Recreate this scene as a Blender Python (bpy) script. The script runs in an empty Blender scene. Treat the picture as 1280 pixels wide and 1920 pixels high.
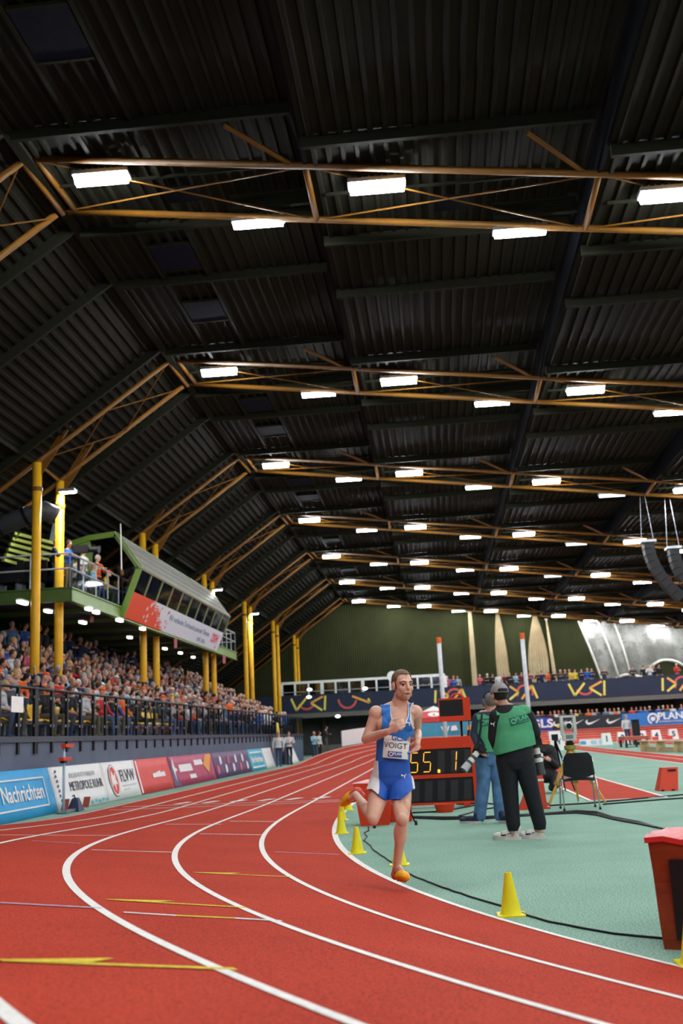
import bpy, bmesh, math, random
from mathutils import Matrix, Vector
from mathutils.bvhtree import BVHTree
import numpy as np
random.seed(7)
sc = bpy.context.scene
col = sc.collection
# ---------------------------------------------------------------- camera
CAM_H = 1.27
F_PX = 1916.73
RM = Matrix(((0.9944724857809452, 0.06829609267855986, 0.07975035266071939),
             (0.09247717796584638, -0.2100268965494578, -0.9733122182944568),
             (-0.04972370239775723, 0.975307308724099, -0.2151817998094039)))
cam_data = bpy.data.cameras.new('camera')
cam = bpy.data.objects.new('camera', cam_data)
col.objects.link(cam)
cam.matrix_world = Matrix.Translation((0, 0, CAM_H)) @ RM.to_4x4()
cam_data.sensor_fit = 'HORIZONTAL'
cam_data.sensor_width = 24.0
cam_data.lens = F_PX / 1280 * 24.0
cam_data.clip_start = 0.05
cam_data.clip_end = 400
cam_data.dof.use_dof = True
cam_data.dof.focus_distance = 9.3
cam_data.dof.aperture_fstop = 2.2
sc.camera = cam
# ---------------------------------------------------------------- world, exposure
w = bpy.data.worlds.new('world'); sc.world = w
w.use_nodes = True
w.node_tree.nodes['Background'].inputs[0].default_value = (0.02, 0.022, 0.03, 1)
w.node_tree.nodes['Background'].inputs[1].default_value = 0.2
sc.view_settings.view_transform = 'Standard'
sc.view_settings.look = 'None'
sc.view_settings.gamma = 1.0
sc.view_settings.use_curve_mapping = False
sc.view_settings.exposure = 0.0
LAMP_POWER = 150.0

# ---------------------------------------------------------------- helpers
def at(x, y, Y):
    """point at world depth Y that the photograph shows at pixel (x, y)"""
    r = RM @ Vector(((x - 640) / F_PX, -(y - 960) / F_PX, -1.0))
    return Vector((0, 0, CAM_H)) + r * (Y / r.y)
def gp(x, y, z=0.0):
    r = RM @ Vector(((x - 640) / F_PX, -(y - 960) / F_PX, -1.0))
    return Vector((0, 0, CAM_H)) + r * ((z - CAM_H) / r.z)
def axw(x, y, X):
    r = RM @ Vector(((x - 640) / F_PX, -(y - 960) / F_PX, -1.0))
    return Vector((0, 0, CAM_H)) + r * (X / r.x)

MATS = {}
def mat(name, c, rough=0.6, metal=0.0, var=0.12, scale=8.0, bump=0.0, bscale=60.0, emit=0.0, alpha=1.0, spec=0.28, detail=3.0):
    if name in MATS: return MATS[name]
    m = bpy.data.materials.new(name); m.use_nodes = True
    nt = m.node_tree; b = nt.nodes['Principled BSDF']
    c = tuple(c)[:3]
    b.inputs['Roughness'].default_value = rough
    b.inputs['Metallic'].default_value = metal
    b.inputs['Specular IOR Level'].default_value = spec
    tc = nt.nodes.new('ShaderNodeTexCoord')
    if var > 0:
        n = nt.nodes.new('ShaderNodeTexNoise'); n.inputs['Scale'].default_value = scale; n.inputs['Detail'].default_value = detail
        r = nt.nodes.new('ShaderNodeValToRGB')
        r.color_ramp.elements[0].position = 0.3; r.color_ramp.elements[1].position = 0.72
        r.color_ramp.elements[0].color = tuple(max(0, v * (1 - var)) for v in c) + (1,)
        r.color_ramp.elements[1].color = tuple(min(1, v * (1 + var)) for v in c) + (1,)
        nt.links.new(tc.outputs['Object'], n.inputs['Vector'])
        nt.links.new(n.outputs['Fac'], r.inputs['Fac'])
        nt.links.new(r.outputs['Color'], b.inputs['Base Color'])
    else:
        b.inputs['Base Color'].default_value = c + (1,)
    if bump > 0:
        n2 = nt.nodes.new('ShaderNodeTexNoise'); n2.inputs['Scale'].default_value = bscale; n2.inputs['Detail'].default_value = 2
        bp = nt.nodes.new('ShaderNodeBump'); bp.inputs['Strength'].default_value = bump; bp.inputs['Distance'].default_value = 0.01
        nt.links.new(tc.outputs['Object'], n2.inputs['Vector'])
        nt.links.new(n2.outputs['Fac'], bp.inputs['Height'])
        nt.links.new(bp.outputs['Normal'], b.inputs['Normal'])
    if emit > 0:
        b.inputs['Emission Color'].default_value = c + (1,)
        b.inputs['Emission Strength'].default_value = emit
    if alpha < 1:
        b.inputs['Alpha'].default_value = alpha
    MATS[name] = m
    return m
def glass(name, c=(0.8, 0.9, 1.0), amount=0.88):
    if name in MATS: return MATS[name]
    m = bpy.data.materials.new(name); m.use_nodes = True
    nt = m.node_tree; nt.nodes.clear()
    o = nt.nodes.new('ShaderNodeOutputMaterial'); mx = nt.nodes.new('ShaderNodeMixShader')
    t = nt.nodes.new('ShaderNodeBsdfTransparent'); g = nt.nodes.new('ShaderNodeBsdfGlossy')
    t.inputs[0].default_value = tuple(c) + (1,); g.inputs['Roughness'].default_value = 0.05
    fr = nt.nodes.new('ShaderNodeLayerWeight'); fr.inputs[0].default_value = 0.12
    mp = nt.nodes.new('ShaderNodeMath'); mp.operation = 'MULTIPLY_ADD'; mp.inputs[1].default_value = 0.10; mp.inputs[2].default_value = 1 - amount
    nt.links.new(fr.outputs['Facing'], mp.inputs[0]); nt.links.new(mp.outputs[0], mx.inputs[0])
    nt.links.new(t.outputs[0], mx.inputs[1]); nt.links.new(g.outputs[0], mx.inputs[2]); nt.links.new(mx.outputs[0], o.inputs[0])
    MATS[name] = m
    return m
def emitter(name, c, strength):
    if name in MATS: return MATS[name]
    m = bpy.data.materials.new(name); m.use_nodes = True
    nt = m.node_tree; nt.nodes.clear()
    o = nt.nodes.new('ShaderNodeOutputMaterial'); e = nt.nodes.new('ShaderNodeEmission')
    e.inputs[0].default_value = tuple(c) + (1,); e.inputs[1].default_value = strength
    nt.links.new(e.outputs[0], o.inputs[0]); MATS[name] = m
    return m

def frame_from(d):
    d = Vector(d).normalized()
    a = Vector((0, 0, 1)) if abs(d.z) < 0.95 else Vector((1, 0, 0))
    u = d.cross(a).normalized(); v = u.cross(d).normalized()
    return u, v
class MB:
    """mesh builder; everything added ends in ONE mesh"""
    def __init__(s): s.v = []; s.f = []; s.mi = []; s.cur = 0
    def add(s, vs, fs):
        o = len(s.v); s.v += [tuple(p) for p in vs]; s.f += [tuple(i + o for i in f) for f in fs]; s.mi += [s.cur] * len(fs)
        return s
    def box(s, lo, hi):
        (a, b, c), (d, e, f) = lo, hi
        return s.add([(a, b, c), (d, b, c), (d, e, c), (a, e, c), (a, b, f), (d, b, f), (d, e, f), (a, e, f)],
                     [(0, 3, 2, 1), (4, 5, 6, 7), (0, 1, 5, 4), (1, 2, 6, 5), (2, 3, 7, 6), (3, 0, 4, 7)])
    def hexa(s, b4, t4):
        return s.add(list(b4) + list(t4), [(3, 2, 1, 0), (4, 5, 6, 7), (0, 1, 5, 4), (1, 2, 6, 5), (2, 3, 7, 6), (3, 0, 4, 7)])
    def bar(s, p, q, wd, ht=None):
        p, q = Vector(p), Vector(q); ht = ht or wd; u, v = frame_from(q - p); u = u * wd / 2; v = v * ht / 2
        return s.hexa([p - u - v, p + u - v, p + u + v, p - u + v], [q - u - v, q + u - v, q + u + v, q - u + v])
    def tube(s, pts, r, n=8, cap=True):
        pts = [Vector(p) for p in pts]; rs = r if isinstance(r, (list, tuple)) else [r] * len(pts)
        vs = []; u = None
        for i, p in enumerate(pts):
            d = (pts[min(i + 1, len(pts) - 1)] - pts[max(i - 1, 0)]).normalized()
            if u is None: u, v = frame_from(d)
            else:
                u = (u - d * u.dot(d)).normalized(); v = d.cross(u) * -1
                v = u.cross(d)
            for k in range(n):
                a = 2 * math.pi * k / n; vs.append(p + (u * math.cos(a) + v * math.sin(a)) * rs[i])
        fs = []
        for i in range(len(pts) - 1):
            for k in range(n):
                k2 = (k + 1) % n; fs.append((i * n + k, (i + 1) * n + k, (i + 1) * n + k2, i * n + k2))
        if cap: fs.append(tuple(range(n))); fs.append(tuple(range((len(pts) - 1) * n + n - 1, (len(pts) - 1) * n - 1, -1)))
        return s.add(vs, fs)
    def lathe(s, prof, c=(0, 0, 0), n=16, M=None):
        vs = []; c = Vector(c)
        for r, z in prof:
            for k in range(n):
                a = 2 * math.pi * k / n; p = Vector((r * math.cos(a), r * math.sin(a), z)); vs.append((M @ p if M else p) + c)
        fs = []
        for i in range(len(prof) - 1):
            for k in range(n):
                k2 = (k + 1) % n; fs.append((i * n + k, i * n + k2, (i + 1) * n + k2, (i + 1) * n + k))
        fs.append(tuple(range(n - 1, -1, -1))); L = len(prof) - 1; fs.append(tuple(range(L * n, L * n + n)))
        return s.add(vs, fs)
    def prism(s, poly, d):
        """closed polygon (3-D points) extruded by vector d"""
        poly = [Vector(p) for p in poly]; d = Vector(d); n = len(poly)
        return s.add(poly + [p + d for p in poly], [tuple(range(n - 1, -1, -1)), tuple(range(n, 2 * n))] + [(i, (i + 1) % n, n + (i + 1) % n, n + i) for i in range(n)])
    def ell(s, c, r, M=None, n=14, m=9):
        c = Vector(c); vs = [None]; 
        pts = []
        for i in range(1, m):
            t = math.pi * i / m
            for k in range(n):
                a = 2 * math.pi * k / n; p = Vector((r[0] * math.sin(t) * math.cos(a), r[1] * math.sin(t) * math.sin(a), r[2] * math.cos(t))); pts.append((M @ p if M else p) + c)
        top = Vector((0, 0, r[2])); bot = Vector((0, 0, -r[2]))
        pts.append((M @ top if M else top) + c); pts.append((M @ bot if M else bot) + c)
        fs = []; T_ = (m - 1) * n; B_ = T_ + 1
        for i in range(m - 2):
            for k in range(n):
                k2 = (k + 1) % n; fs.append((i * n + k, (i + 1) * n + k, (i + 1) * n + k2, i * n + k2))
        for k in range(n):
            k2 = (k + 1) % n; fs.append((T_, k, k2)); fs.append((B_, (m - 2) * n + k2, (m - 2) * n + k))
        return s.add(pts, fs)
    def loft(s, secs, n=24):
        """elliptic cross-sections (centre, rx, ry) joined into one closed body"""
        vs = []
        for c, rx, ry in secs:
            for k in range(n):
                a = 2 * math.pi * k / n; vs.append((c[0] + rx * math.cos(a), c[1] + ry * math.sin(a), c[2]))
        fs = [(i * n + k, (i + 1) * n + k, (i + 1) * n + (k + 1) % n, i * n + (k + 1) % n) for i in range(len(secs) - 1) for k in range(n)]
        fs += [tuple(range(n)), tuple(range(len(secs) * n - 1, (len(secs) - 1) * n - 1, -1))]
        return s.add(vs, fs)
    def cap(s, p, r0, q, r1, n=12):
        """tapered capsule"""
        s.tube([p, q], [r0, r1], n); s.ell(p, (r0,) * 3, n=n, m=7); s.ell(q, (r1,) * 3, n=n, m=7); return s
    def mesh(s, name, mats, smooth=False, off=None):
        me = bpy.data.meshes.new(name)
        vs = s.v if off is None else [(p[0] - off[0], p[1] - off[1], p[2] - off[2]) for p in s.v]
        me.from_pydata(vs, [], s.f)
        for m in (mats if isinstance(mats, (list, tuple)) else [mats]): me.materials.append(m)
        if any(s.mi): me.polygons.foreach_set('material_index', s.mi)
        if smooth: me.polygons.foreach_set('use_smooth', [True] * len(me.polygons))
        me.update()
        return me
    def build(s, name, mats, parent=None, smooth=False, world=True, autosm=False):
        off = None
        if parent is not None and world: off = ROOT.get(parent.name, Vector((0, 0, 0)))
        me = s.mesh(name, mats, smooth, off)
        if autosm: me.set_sharp_from_angle(angle=math.radians(35))
        return link(name, me, parent)
ROOT = {}
def link(name, me, parent=None):
    o = bpy.data.objects.new(name, me); col.objects.link(o)
    if parent is not None:
        o.parent = parent; ROOT[o.name] = ROOT.get(parent.name, Vector((0, 0, 0)))
    return o
def tag(o, label, cat, group=None):
    o['label'] = label; o['category'] = cat
    if group: o['group'] = group
    return o
def thing(name, label, cat, loc=(0, 0, 0), rotz=0, group=None):
    o = bpy.data.objects.new(name, None); col.objects.link(o); o.location = loc; o.rotation_euler = (0, 0, rotz); o.empty_display_size = 0.1
    ROOT[o.name] = Vector(loc); return tag(o, label, cat, group)
def struct(o, label=None):
    o['kind'] = 'structure'
    if label: o['label'] = label
    return o
def sempty(name, loc=(0, 0, 0), label=None):
    o = bpy.data.objects.new(name, None); col.objects.link(o); o.location = loc; ROOT[o.name] = Vector(loc); return struct(o, label)
def dup(root, loc=None, rotz=None, label=None):
    r = root.copy(); col.objects.link(r)
    if loc is not None: r.location = loc
    if rotz is not None: r.rotation_euler = (0, 0, rotz)
    if label: r['label'] = label
    for ch in root.children:
        c = ch.copy(); col.objects.link(c); c.parent = r
        for g in ch.children:
            d = g.copy(); col.objects.link(d); d.parent = c
    return r
# scratch scene for text and remesh evaluation
TS = bpy.data.scenes.new('scratch')
def evaluated(ob):
    TS.collection.objects.link(ob)
    vl = TS.view_layers[0]; vl.update(); dg = vl.depsgraph; dg.update()
    me = bpy.data.meshes.new_from_object(ob.evaluated_get(dg), depsgraph=dg)
    TS.collection.objects.unlink(ob); bpy.data.objects.remove(ob)
    return me
def text_mesh(body, size=1.0, bold=0.0, ext=0.0, shear=0.0, space=1.0, sx=1.0):
    cu = bpy.data.curves.new('text', 'FONT'); cu.body = body; cu.size = size; cu.align_x = 'CENTER'; cu.align_y = 'CENTER'
    cu.offset = bold * size; cu.extrude = ext; cu.shear = shear; cu.space_character = space; cu.resolution_u = 3
    me = evaluated(bpy.data.objects.new('text', cu))
    if sx != 1.0:
        for v in me.vertices: v.co.x *= sx
    return me
def text_on(name, body, size, m, parent, origin, ux, uz, bold=0.0, shear=0.0, ext=0.004, fit=None, space=1.0):
    """flat lettering: origin = centre, ux = reading direction, uz = up (world vectors)"""
    me = text_mesh(body, size, bold, ext, shear, space)
    xs = [v.co.x for v in me.vertices]; k = 1.0
    if fit: k = fit / max(1e-6, max(xs) - min(xs))
    ux = Vector(ux).normalized(); uz = Vector(uz).normalized(); n = ux.cross(uz); off = ROOT.get(parent.name, Vector((0, 0, 0)))
    for v in me.vertices: v.co = Vector(origin) + ux * v.co.x * k + uz * v.co.y + n * v.co.z - off
    me.materials.clear(); me.materials.append(m); me.name = name
    return link(name, me, parent)
def flat(name, pts2, m, parent, origin, ux, uz, thick=0.006):
    """flat polygon emblem in the plane (ux, uz)"""
    ux = Vector(ux).normalized(); uz = Vector(uz).normalized(); n = ux.cross(uz); b = MB()
    b.prism([Vector(origin) + ux * p[0] + uz * p[1] - n * 0.001 for p in pts2], n * thick)
    return b.build(name, m, parent)
def ring2(r0, r1, a0=0, a1=360, n=24):
    return [(r1 * math.cos(math.radians(a0 + (a1 - a0) * i / n)), r1 * math.sin(math.radians(a0 + (a1 - a0) * i / n))) for i in range(n + 1)] + \
           [(r0 * math.cos(math.radians(a1 - (a1 - a0) * i / n)), r0 * math.sin(math.radians(a1 - (a1 - a0) * i / n))) for i in range(n + 1)]
SWOOSH = [(-0.5, 0.02), (-0.43, -0.12), (-0.3, -0.17), (-0.1, -0.12), (0.5, 0.16), (0.1, 0.03), (-0.15, -0.03), (-0.3, -0.045), (-0.37, 0.0), (-0.36, 0.09), (-0.34, 0.13), (-0.42, 0.1)]
PUMA = [(-0.5, 0.28), (-0.36, 0.33), (-0.16, 0.2), (0.08, 0.12), (0.28, 0.26), (0.42, 0.48), (0.5, 0.5), (0.38, 0.24), (0.26, 0.02), (0.3, -0.3), (0.2, -0.5), (0.14, -0.28), (0.06, -0.04), (-0.14, 0.0), (-0.3, -0.06), (-0.36, -0.2), (-0.42, -0.04), (-0.38, 0.12)]

# ---------------------------------------------------------------- materials
def ground_mat(name, c1, c2, c3, sp=140, bump=0.5):
    m = bpy.data.materials.new(name); m.use_nodes = True; nt = m.node_tree; b = nt.nodes['Principled BSDF']
    g = nt.nodes.new('ShaderNodeNewGeometry')
    n1 = nt.nodes.new('ShaderNodeTexNoise'); n1.inputs['Scale'].default_value = 0.9; n1.inputs['Detail'].default_value = 4
    n2 = nt.nodes.new('ShaderNodeTexNoise'); n2.inputs['Scale'].default_value = sp; n2.inputs['Detail'].default_value = 2
    r1 = nt.nodes.new('ShaderNodeValToRGB'); r2 = nt.nodes.new('ShaderNodeValToRGB')
    r1.color_ramp.elements[0].position = 0.35; r1.color_ramp.elements[1].position = 0.7
    r1.color_ramp.elements[0].color = c1 + (1,); r1.color_ramp.elements[1].color = c2 + (1,)
    r2.color_ramp.elements[0].position = 0.42; r2.color_ramp.elements[1].position = 0.62
    r2.color_ramp.elements[0].color = (1, 1, 1, 1); r2.color_ramp.elements[1].color = c3 + (1,)
    mx = nt.nodes.new('ShaderNodeMix'); mx.data_type = 'RGBA'; mx.blend_type = 'MULTIPLY'; mx.inputs[0].default_value = 1.0
    for n in (n1, n2): nt.links.new(g.outputs['Position'], n.inputs['Vector'])
    nt.links.new(n1.outputs['Fac'], r1.inputs['Fac']); nt.links.new(n2.outputs['Fac'], r2.inputs['Fac'])
    nt.links.new(r1.outputs['Color'], mx.inputs[6]); nt.links.new(r2.outputs['Color'], mx.inputs[7])
    nt.links.new(mx.outputs[2], b.inputs['Base Color'])
    bp = nt.nodes.new('ShaderNodeBump'); bp.inputs['Strength'].default_value = bump; bp.inputs['Distance'].default_value = 0.004
    nt.links.new(n2.outputs['Fac'], bp.inputs['Height']); nt.links.new(bp.outputs['Normal'], b.inputs['Normal'])
    b.inputs['Roughness'].default_value = 0.9; b.inputs['Specular IOR Level'].default_value = 0.12
    MATS[name] = m; return m
M_TRACK = ground_mat('red_track', (0.49, 0.043, 0.019), (0.57, 0.057, 0.025), (0.52, 0.46, 0.46), sp=85, bump=0.8)
M_GREEN = ground_mat('green_floor', (0.27, 0.43, 0.335), (0.33, 0.50, 0.395), (0.46, 0.55, 0.53), sp=72, bump=0.8)
M_LINE = mat('white_paint', (0.80, 0.76, 0.72), 0.8, var=0.14, scale=30)
M_YLINE = mat('yellow_paint', (0.72, 0.52, 0.03), 0.8, var=0.25, scale=40)
M_LILAC = mat('lilac_paint', (0.5, 0.35, 0.48), 0.8, var=0.3, scale=20)
M_DECK = mat('roof_deck', (0.013, 0.013, 0.009), 0.8, 0.0, var=0.25, scale=0.4, spec=0.08)
M_DECKD = mat('roof_step', (0.005, 0.006, 0.009), 0.9, var=0.2, scale=0.5, spec=0.03)
M_PURLIN = mat('purlin_green', (0.013, 0.014, 0.008), 0.8, var=0.15, spec=0.1)
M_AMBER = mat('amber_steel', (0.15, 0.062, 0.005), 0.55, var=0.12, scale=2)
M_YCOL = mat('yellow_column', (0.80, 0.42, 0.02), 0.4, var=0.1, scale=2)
M_OLIVE = mat('olive_wall', (0.026, 0.030, 0.006), 0.8, var=0.15, scale=0.6)
M_DARK = mat('dark_wall', (0.03, 0.032, 0.038), 0.7, var=0.2, scale=0.6)
M_GREYWALL = mat('grey_wall', (0.11, 0.11, 0.105), 0.7, var=0.2, scale=0.7)
M_NAVY = mat('navy_parapet', (0.012, 0.019, 0.048), 0.55, var=0.12, scale=1)
M_BLUEWALL = mat('blue_grey_wall', (0.085, 0.115, 0.175), 0.6, var=0.12, scale=1.5, bump=0.1, bscale=30)
M_BLACK = mat('black_metal', (0.009, 0.010, 0.014), 0.5, var=0.2, spec=0.12)
M_BLACKP = mat('black_plastic', (0.013, 0.013, 0.015), 0.5, var=0.15, spec=0.2)
M_STEEL = mat('grey_steel', (0.32, 0.34, 0.36), 0.35, 0.7, var=0.1)
M_GALV = mat('galvanised', (0.38, 0.42, 0.45), 0.45, 0.3, var=0.12)
M_WHITE = mat('white_gloss', (0.82, 0.82, 0.80), 0.4, var=0.05)
M_WHITEF = mat('white_fabric', (0.78, 0.77, 0.74), 0.8, var=0.06, scale=3, bump=0.3, bscale=6)
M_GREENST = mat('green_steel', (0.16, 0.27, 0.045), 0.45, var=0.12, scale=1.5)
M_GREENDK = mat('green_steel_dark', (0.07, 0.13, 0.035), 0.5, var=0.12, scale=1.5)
M_CONE = mat('yellow_cone', (0.80, 0.70, 0.015), 0.45, var=0.05)
M_RED = mat('red_casing', (0.62, 0.045, 0.012), 0.4, var=0.08, scale=3)
M_REDV = mat('red_vinyl', (0.60, 0.03, 0.03), 0.28, var=0.15, scale=4, bump=0.7, bscale=9)
M_RUST = mat('red_orange_tarpaulin', (0.23, 0.032, 0.006), 0.6, var=0.2, scale=5, bump=0.5, bscale=14)
M_SCREEN = mat('unlit_panel', (0.008, 0.008, 0.010), 0.45, var=0.2)
M_SEG = mat('unlit_segment', (0.028, 0.027, 0.03), 0.5, var=0.1)
M_LED = emitter('lamp_light', (0.93, 0.97, 1.0), LAMP_POWER)
M_DIM = emitter('lamp_light_dim', (0.8, 0.9, 1.0), 3.0)
M_FLOOD = emitter('flood_light', (0.95, 1.0, 0.92), 420.0)
M_SOFFIT = emitter('soffit_light', (1.0, 0.98, 0.85), 8.0)
M_GLASS = glass('clear_glass', (0.93, 0.95, 0.97), 0.985)
M_GLASSD = glass('tinted_glass', (0.35, 0.4, 0.46), 0.86)
# ================================================================ track and floor
R0, YS, TR, BANK, X0, LW, T2R = 17.843, 21.673, 12.892, 0.17394, -1.7577, 0.943, 19.12
LB = math.pi * R0 + TR
LS = (200.0 - 2 * LB) / 2
def smooth(u): u = min(1, max(0, u)); return u * u * (3 - 2 * u)
def integrate_track(ds=0.25):
    out = []; x, y, th = X0, YS, 0.0; n = int(round(200.0 / ds))
    for i in range(n):
        s = i * ds; t = s % (LB + LS)
        if t < LB:
            kap = min(1, t / TR, (LB - t) / TR) / R0; ramp = min(smooth(t / T2R), smooth((LB - t) / T2R))
        else: kap = 0; ramp = 0
        out.append((x, y, th, ramp))
        thm = th + kap * ds / 2; x += math.sin(thm) * ds; y -= math.cos(thm) * ds; th += kap * ds
    ex, ey = (x - X0) / n, (y - YS) / n
    return [(p[0] - ex * i, p[1] - ey * i, p[2], p[3]) for i, p in enumerate(out)]
TRK = integrate_track()
def tp(i, k, dz=0.0):
    x, y, th, ra = TRK[i % len(TRK)]; b = BANK * ra
    return Vector((x - math.cos(th) * LW * k * math.cos(b), y - math.sin(th) * LW * k * math.cos(b), LW * k * math.sin(b) + dz))
NT = len(TRK)
trk = MB(); ks = [0, 1, 2, 3, 4, 5, 6, 6.12]
vs = []; fs = []
for i in range(0, NT, 2):
    for k in ks: vs.append(tp(i, k))
    e = tp(i, 6.12); vs.append(Vector((e.x, e.y, -0.02)))
C = len(ks) + 1; NR = NT // 2
for i in range(NR):
    j = (i + 1) % NR
    for k in range(C - 1): fs.append((i * C + k, i * C + k + 1, j * C + k + 1, j * C + k))
trk.add(vs, fs)
track = struct(trk.build('running_track', M_TRACK, smooth=True), 'red banked six-lane running track sweeping around the green infield')
track.data.set_sharp_from_angle(angle=0.6)
TBVH = BVHTree.FromPolygons([tuple(v) for v in vs], fs)
for k in range(7):
    b = MB(); hw = 0.03 if k else 0.038; v2 = []
    for i in range(NT): v2 += [tp(i, k - hw / LW, 0.004), tp(i, k + hw / LW, 0.004)]
    b.add(v2, [(2 * i, 2 * ((i + 1) % NT), 2 * ((i + 1) % NT) + 1, 2 * i + 1) for i in range(NT)])
    b.build('lane_line', M_LINE, track)
def drop(x, y, dz=0.005):
    h = TBVH.ray_cast(Vector((x, y, 5)), Vector((0, 0, -1)))
    return Vector((x, y, (h[0].z if h[0] else 0.0) + dz))
def hit(px, py):
    r = (RM @ Vector(((px - 640) / F_PX, -(py - 960) / F_PX, -1.0))).normalized()
    h = TBVH.ray_cast(Vector((0, 0, CAM_H)), r)
    return h[0] if h[0] else gp(px, py)
def paint(name, m, pa, pb, wd, arrow=False, dz=0.005):
    a, b_ = hit(*pa), hit(*pb); d = (b_ - a); d.z = 0; L = d.length; d.normalize(); n = Vector((-d.y, d.x, 0)); q = MB(); v2 = []; N = max(2, int(L / 0.15))
    for i in range(N + 1):
        p = a + d * L * i / N
        v2 += [drop(p.x + n.x * wd / 2, p.y + n.y * wd / 2, dz), drop(p.x - n.x * wd / 2, p.y - n.y * wd / 2, dz)]
    q.add(v2, [(2 * i, 2 * i + 1, 2 * i + 3, 2 * i + 2) for i in range(N)])
    if arrow:
        sgn = 1 if n.y > 0 else -1
        pts = [a - d * 0.03, a + d * 0.42 + n * 0.16 * sgn, a + d * 0.3 + n * 0.02 * sgn, a + d * 0.05 - n * wd * 0.5 * sgn]
        q.add([drop(p.x, p.y, dz + 0.001) for p in pts], [(0, 1, 2, 3)])
    return q.build(name, m, track)
paint('lane_arrow', M_YLINE, (366, 1637), (546, 1645), 0.05, True)
paint('lane_arrow', M_YLINE, (203, 1688), (462, 1703), 0.05, True)
paint('lane_arrow', M_YLINE, (2, 1803), (442, 1819), 0.05, True)
paint('cross_line', M_LILAC, (0, 1694), (190, 1704), 0.05)
paint('cross_line', M_LINE, (232, 1712), (330, 1718), 0.05)
paint('cross_line', M_YLINE, (330, 1718), (440, 1723), 0.05)
paint('cross_line', M_LINE, (440, 1723), (528, 1728), 0.05)
paint('cross_line', M_LINE, (374, 1564), (494, 1566), 0.05)
paint('cross_line', M_LINE, (172, 1594), (330, 1599), 0.05)
paint('cross_line', M_LILAC, (515, 1598), (636, 1603), 0.04)
paint('cross_line', M_LILAC, (60, 1577), (150, 1582), 0.04)
paint('cross_line', M_LINE, (0, 1566), (215, 1567), 0.05)
paint('cross_line', M_LINE, (310, 1546), (415, 1546), 0.05)
paint('cross_line', M_LINE, (430, 1540), (520, 1541), 0.05)
for (a, b_) in (((205, 1519), (640, 1503)), ((230, 1513), (640, 1500))):
    paint('cross_line', M_LINE, a, b_, 0.06)
for i in range(6):
    paint('cross_line', M_LINE, (330 + 52 * i, 1508 - i * 2.0), (356 + 52 * i, 1504 - i * 2.0), 0.18)
# infield and surroundings
b = MB(); cx, cy = X0 + R0, YS + LS / 2
b.add([(cx, cy, 0)] + [tp(i, 0) for i in range(0, NT, 4)], [(0, 1 + i, 1 + (i + 1) % (NT // 4)) for i in range(NT // 4)])
floor = struct(b.build('floor', M_GREEN), 'grey-green sports floor of the infield')
b = MB(); b.add([(-21, -25, -0.012), (43.4, -25, -0.012), (43.4, 91.4, -0.012), (-21, 91.4, -0.012)], [(0, 1, 2, 3)])
struct(b.build('floor', M_GREEN), 'grey-green floor outside the running track')
# runways on the infield
def slab(name, m, x0, y0, x1, y1, z, parent=floor): return MB().box((x0, y0, z - 0.004), (x1, y1, z)).build(name, m, parent)
for (x0, x1, y0, y1) in ((2.5, 3.78, 18.45, 66), (7.2, 8.75, 14.0, 70), (12.5, 22.5, 12, 76)):
    slab('runway', M_TRACK, x0, y0, x1, y1, 0.006)
    for xx in (x0, x1): slab('runway_line', M_LINE, xx - 0.03, y0, xx + 0.03, y1, 0.0095)
    slab('runway_line', M_LINE, x0, y0 - 0.03, x1, y0 + 0.03, 0.010)
slab('runway_line', M_LINE, 7.95, 14, 7.99, 70, 0.0095)
for i in range(1, 8): slab('runway_line', M_LINE, 12.5 + 1.25 * i - 0.025, 12, 12.5 + 1.25 * i + 0.025, 76, 0.0095)

# ================================================================ roof
S_ = 11.5
def TY(k): return 6.576 + S_ * k
XK, ZK, DX, DZ = -7.465, 13.021, 5.615, 0.762
NSTRIP = 9
YB, YE = -25.0, 91.3
def chord_z(x): return ZK - DZ * (x - XK) / DX
ceiling = sempty('ceiling', label='dark corrugated stepped roof deck high over the hall')
def corrugated(name, m, p, q, y0, y1, nrm, pitch=0.28, dep=0.07):
    p, q = Vector(p), Vector(q); L = (q - p).length; d = (q - p) / L; nrm = Vector(nrm); n = int(L / pitch); prof = []
    for i in range(n):
        a = i * L / n; s = L / n
        prof += [(a, 0), (a + s * 0.55, 0), (a + s * 0.65, dep), (a + s * 0.9, dep)]
    prof.append((L, 0)); b = MB()
    vs = []
    for (a, h) in prof:
        c = p + d * a + nrm * h; vs += [Vector((c.x, y0, c.z)), Vector((c.x, y1, c.z))]
    b.add(vs, [(2 * i, 2 * i + 1, 2 * i + 3, 2 * i + 2) for i in range(len(prof) - 1)])
    return b.build(name, m, ceiling)
PY = []
for k in range(-2, 8):
    for d in (-1.0, 2.95, 5.75):
        if TY(k) + d < YE - 0.3: PY.append(TY(k) + d)
for j in range(NSTRIP):
    x0 = XK + DX * j; x1 = x0 + DX; z = ZK - DZ * j + 0.02
    corrugated('roof_panel', M_DECK, (x0, 0, z), (x1, 0, z), YB, YE, (0, 0, -1))
    MB().box((x1 - 0.03, YB, z - DZ - 0.02), (x1 + 0.03, YE, z + 0.1)).build('roof_step', M_DECKD, ceiling)
    for yy in PY:
        MB().box((x0 + 0.05, yy - 0.05, z - 0.26), (x1 - 0.15, yy + 0.05, z - 0.03)).build('purlin', M_PURLIN, ceiling)
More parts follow.
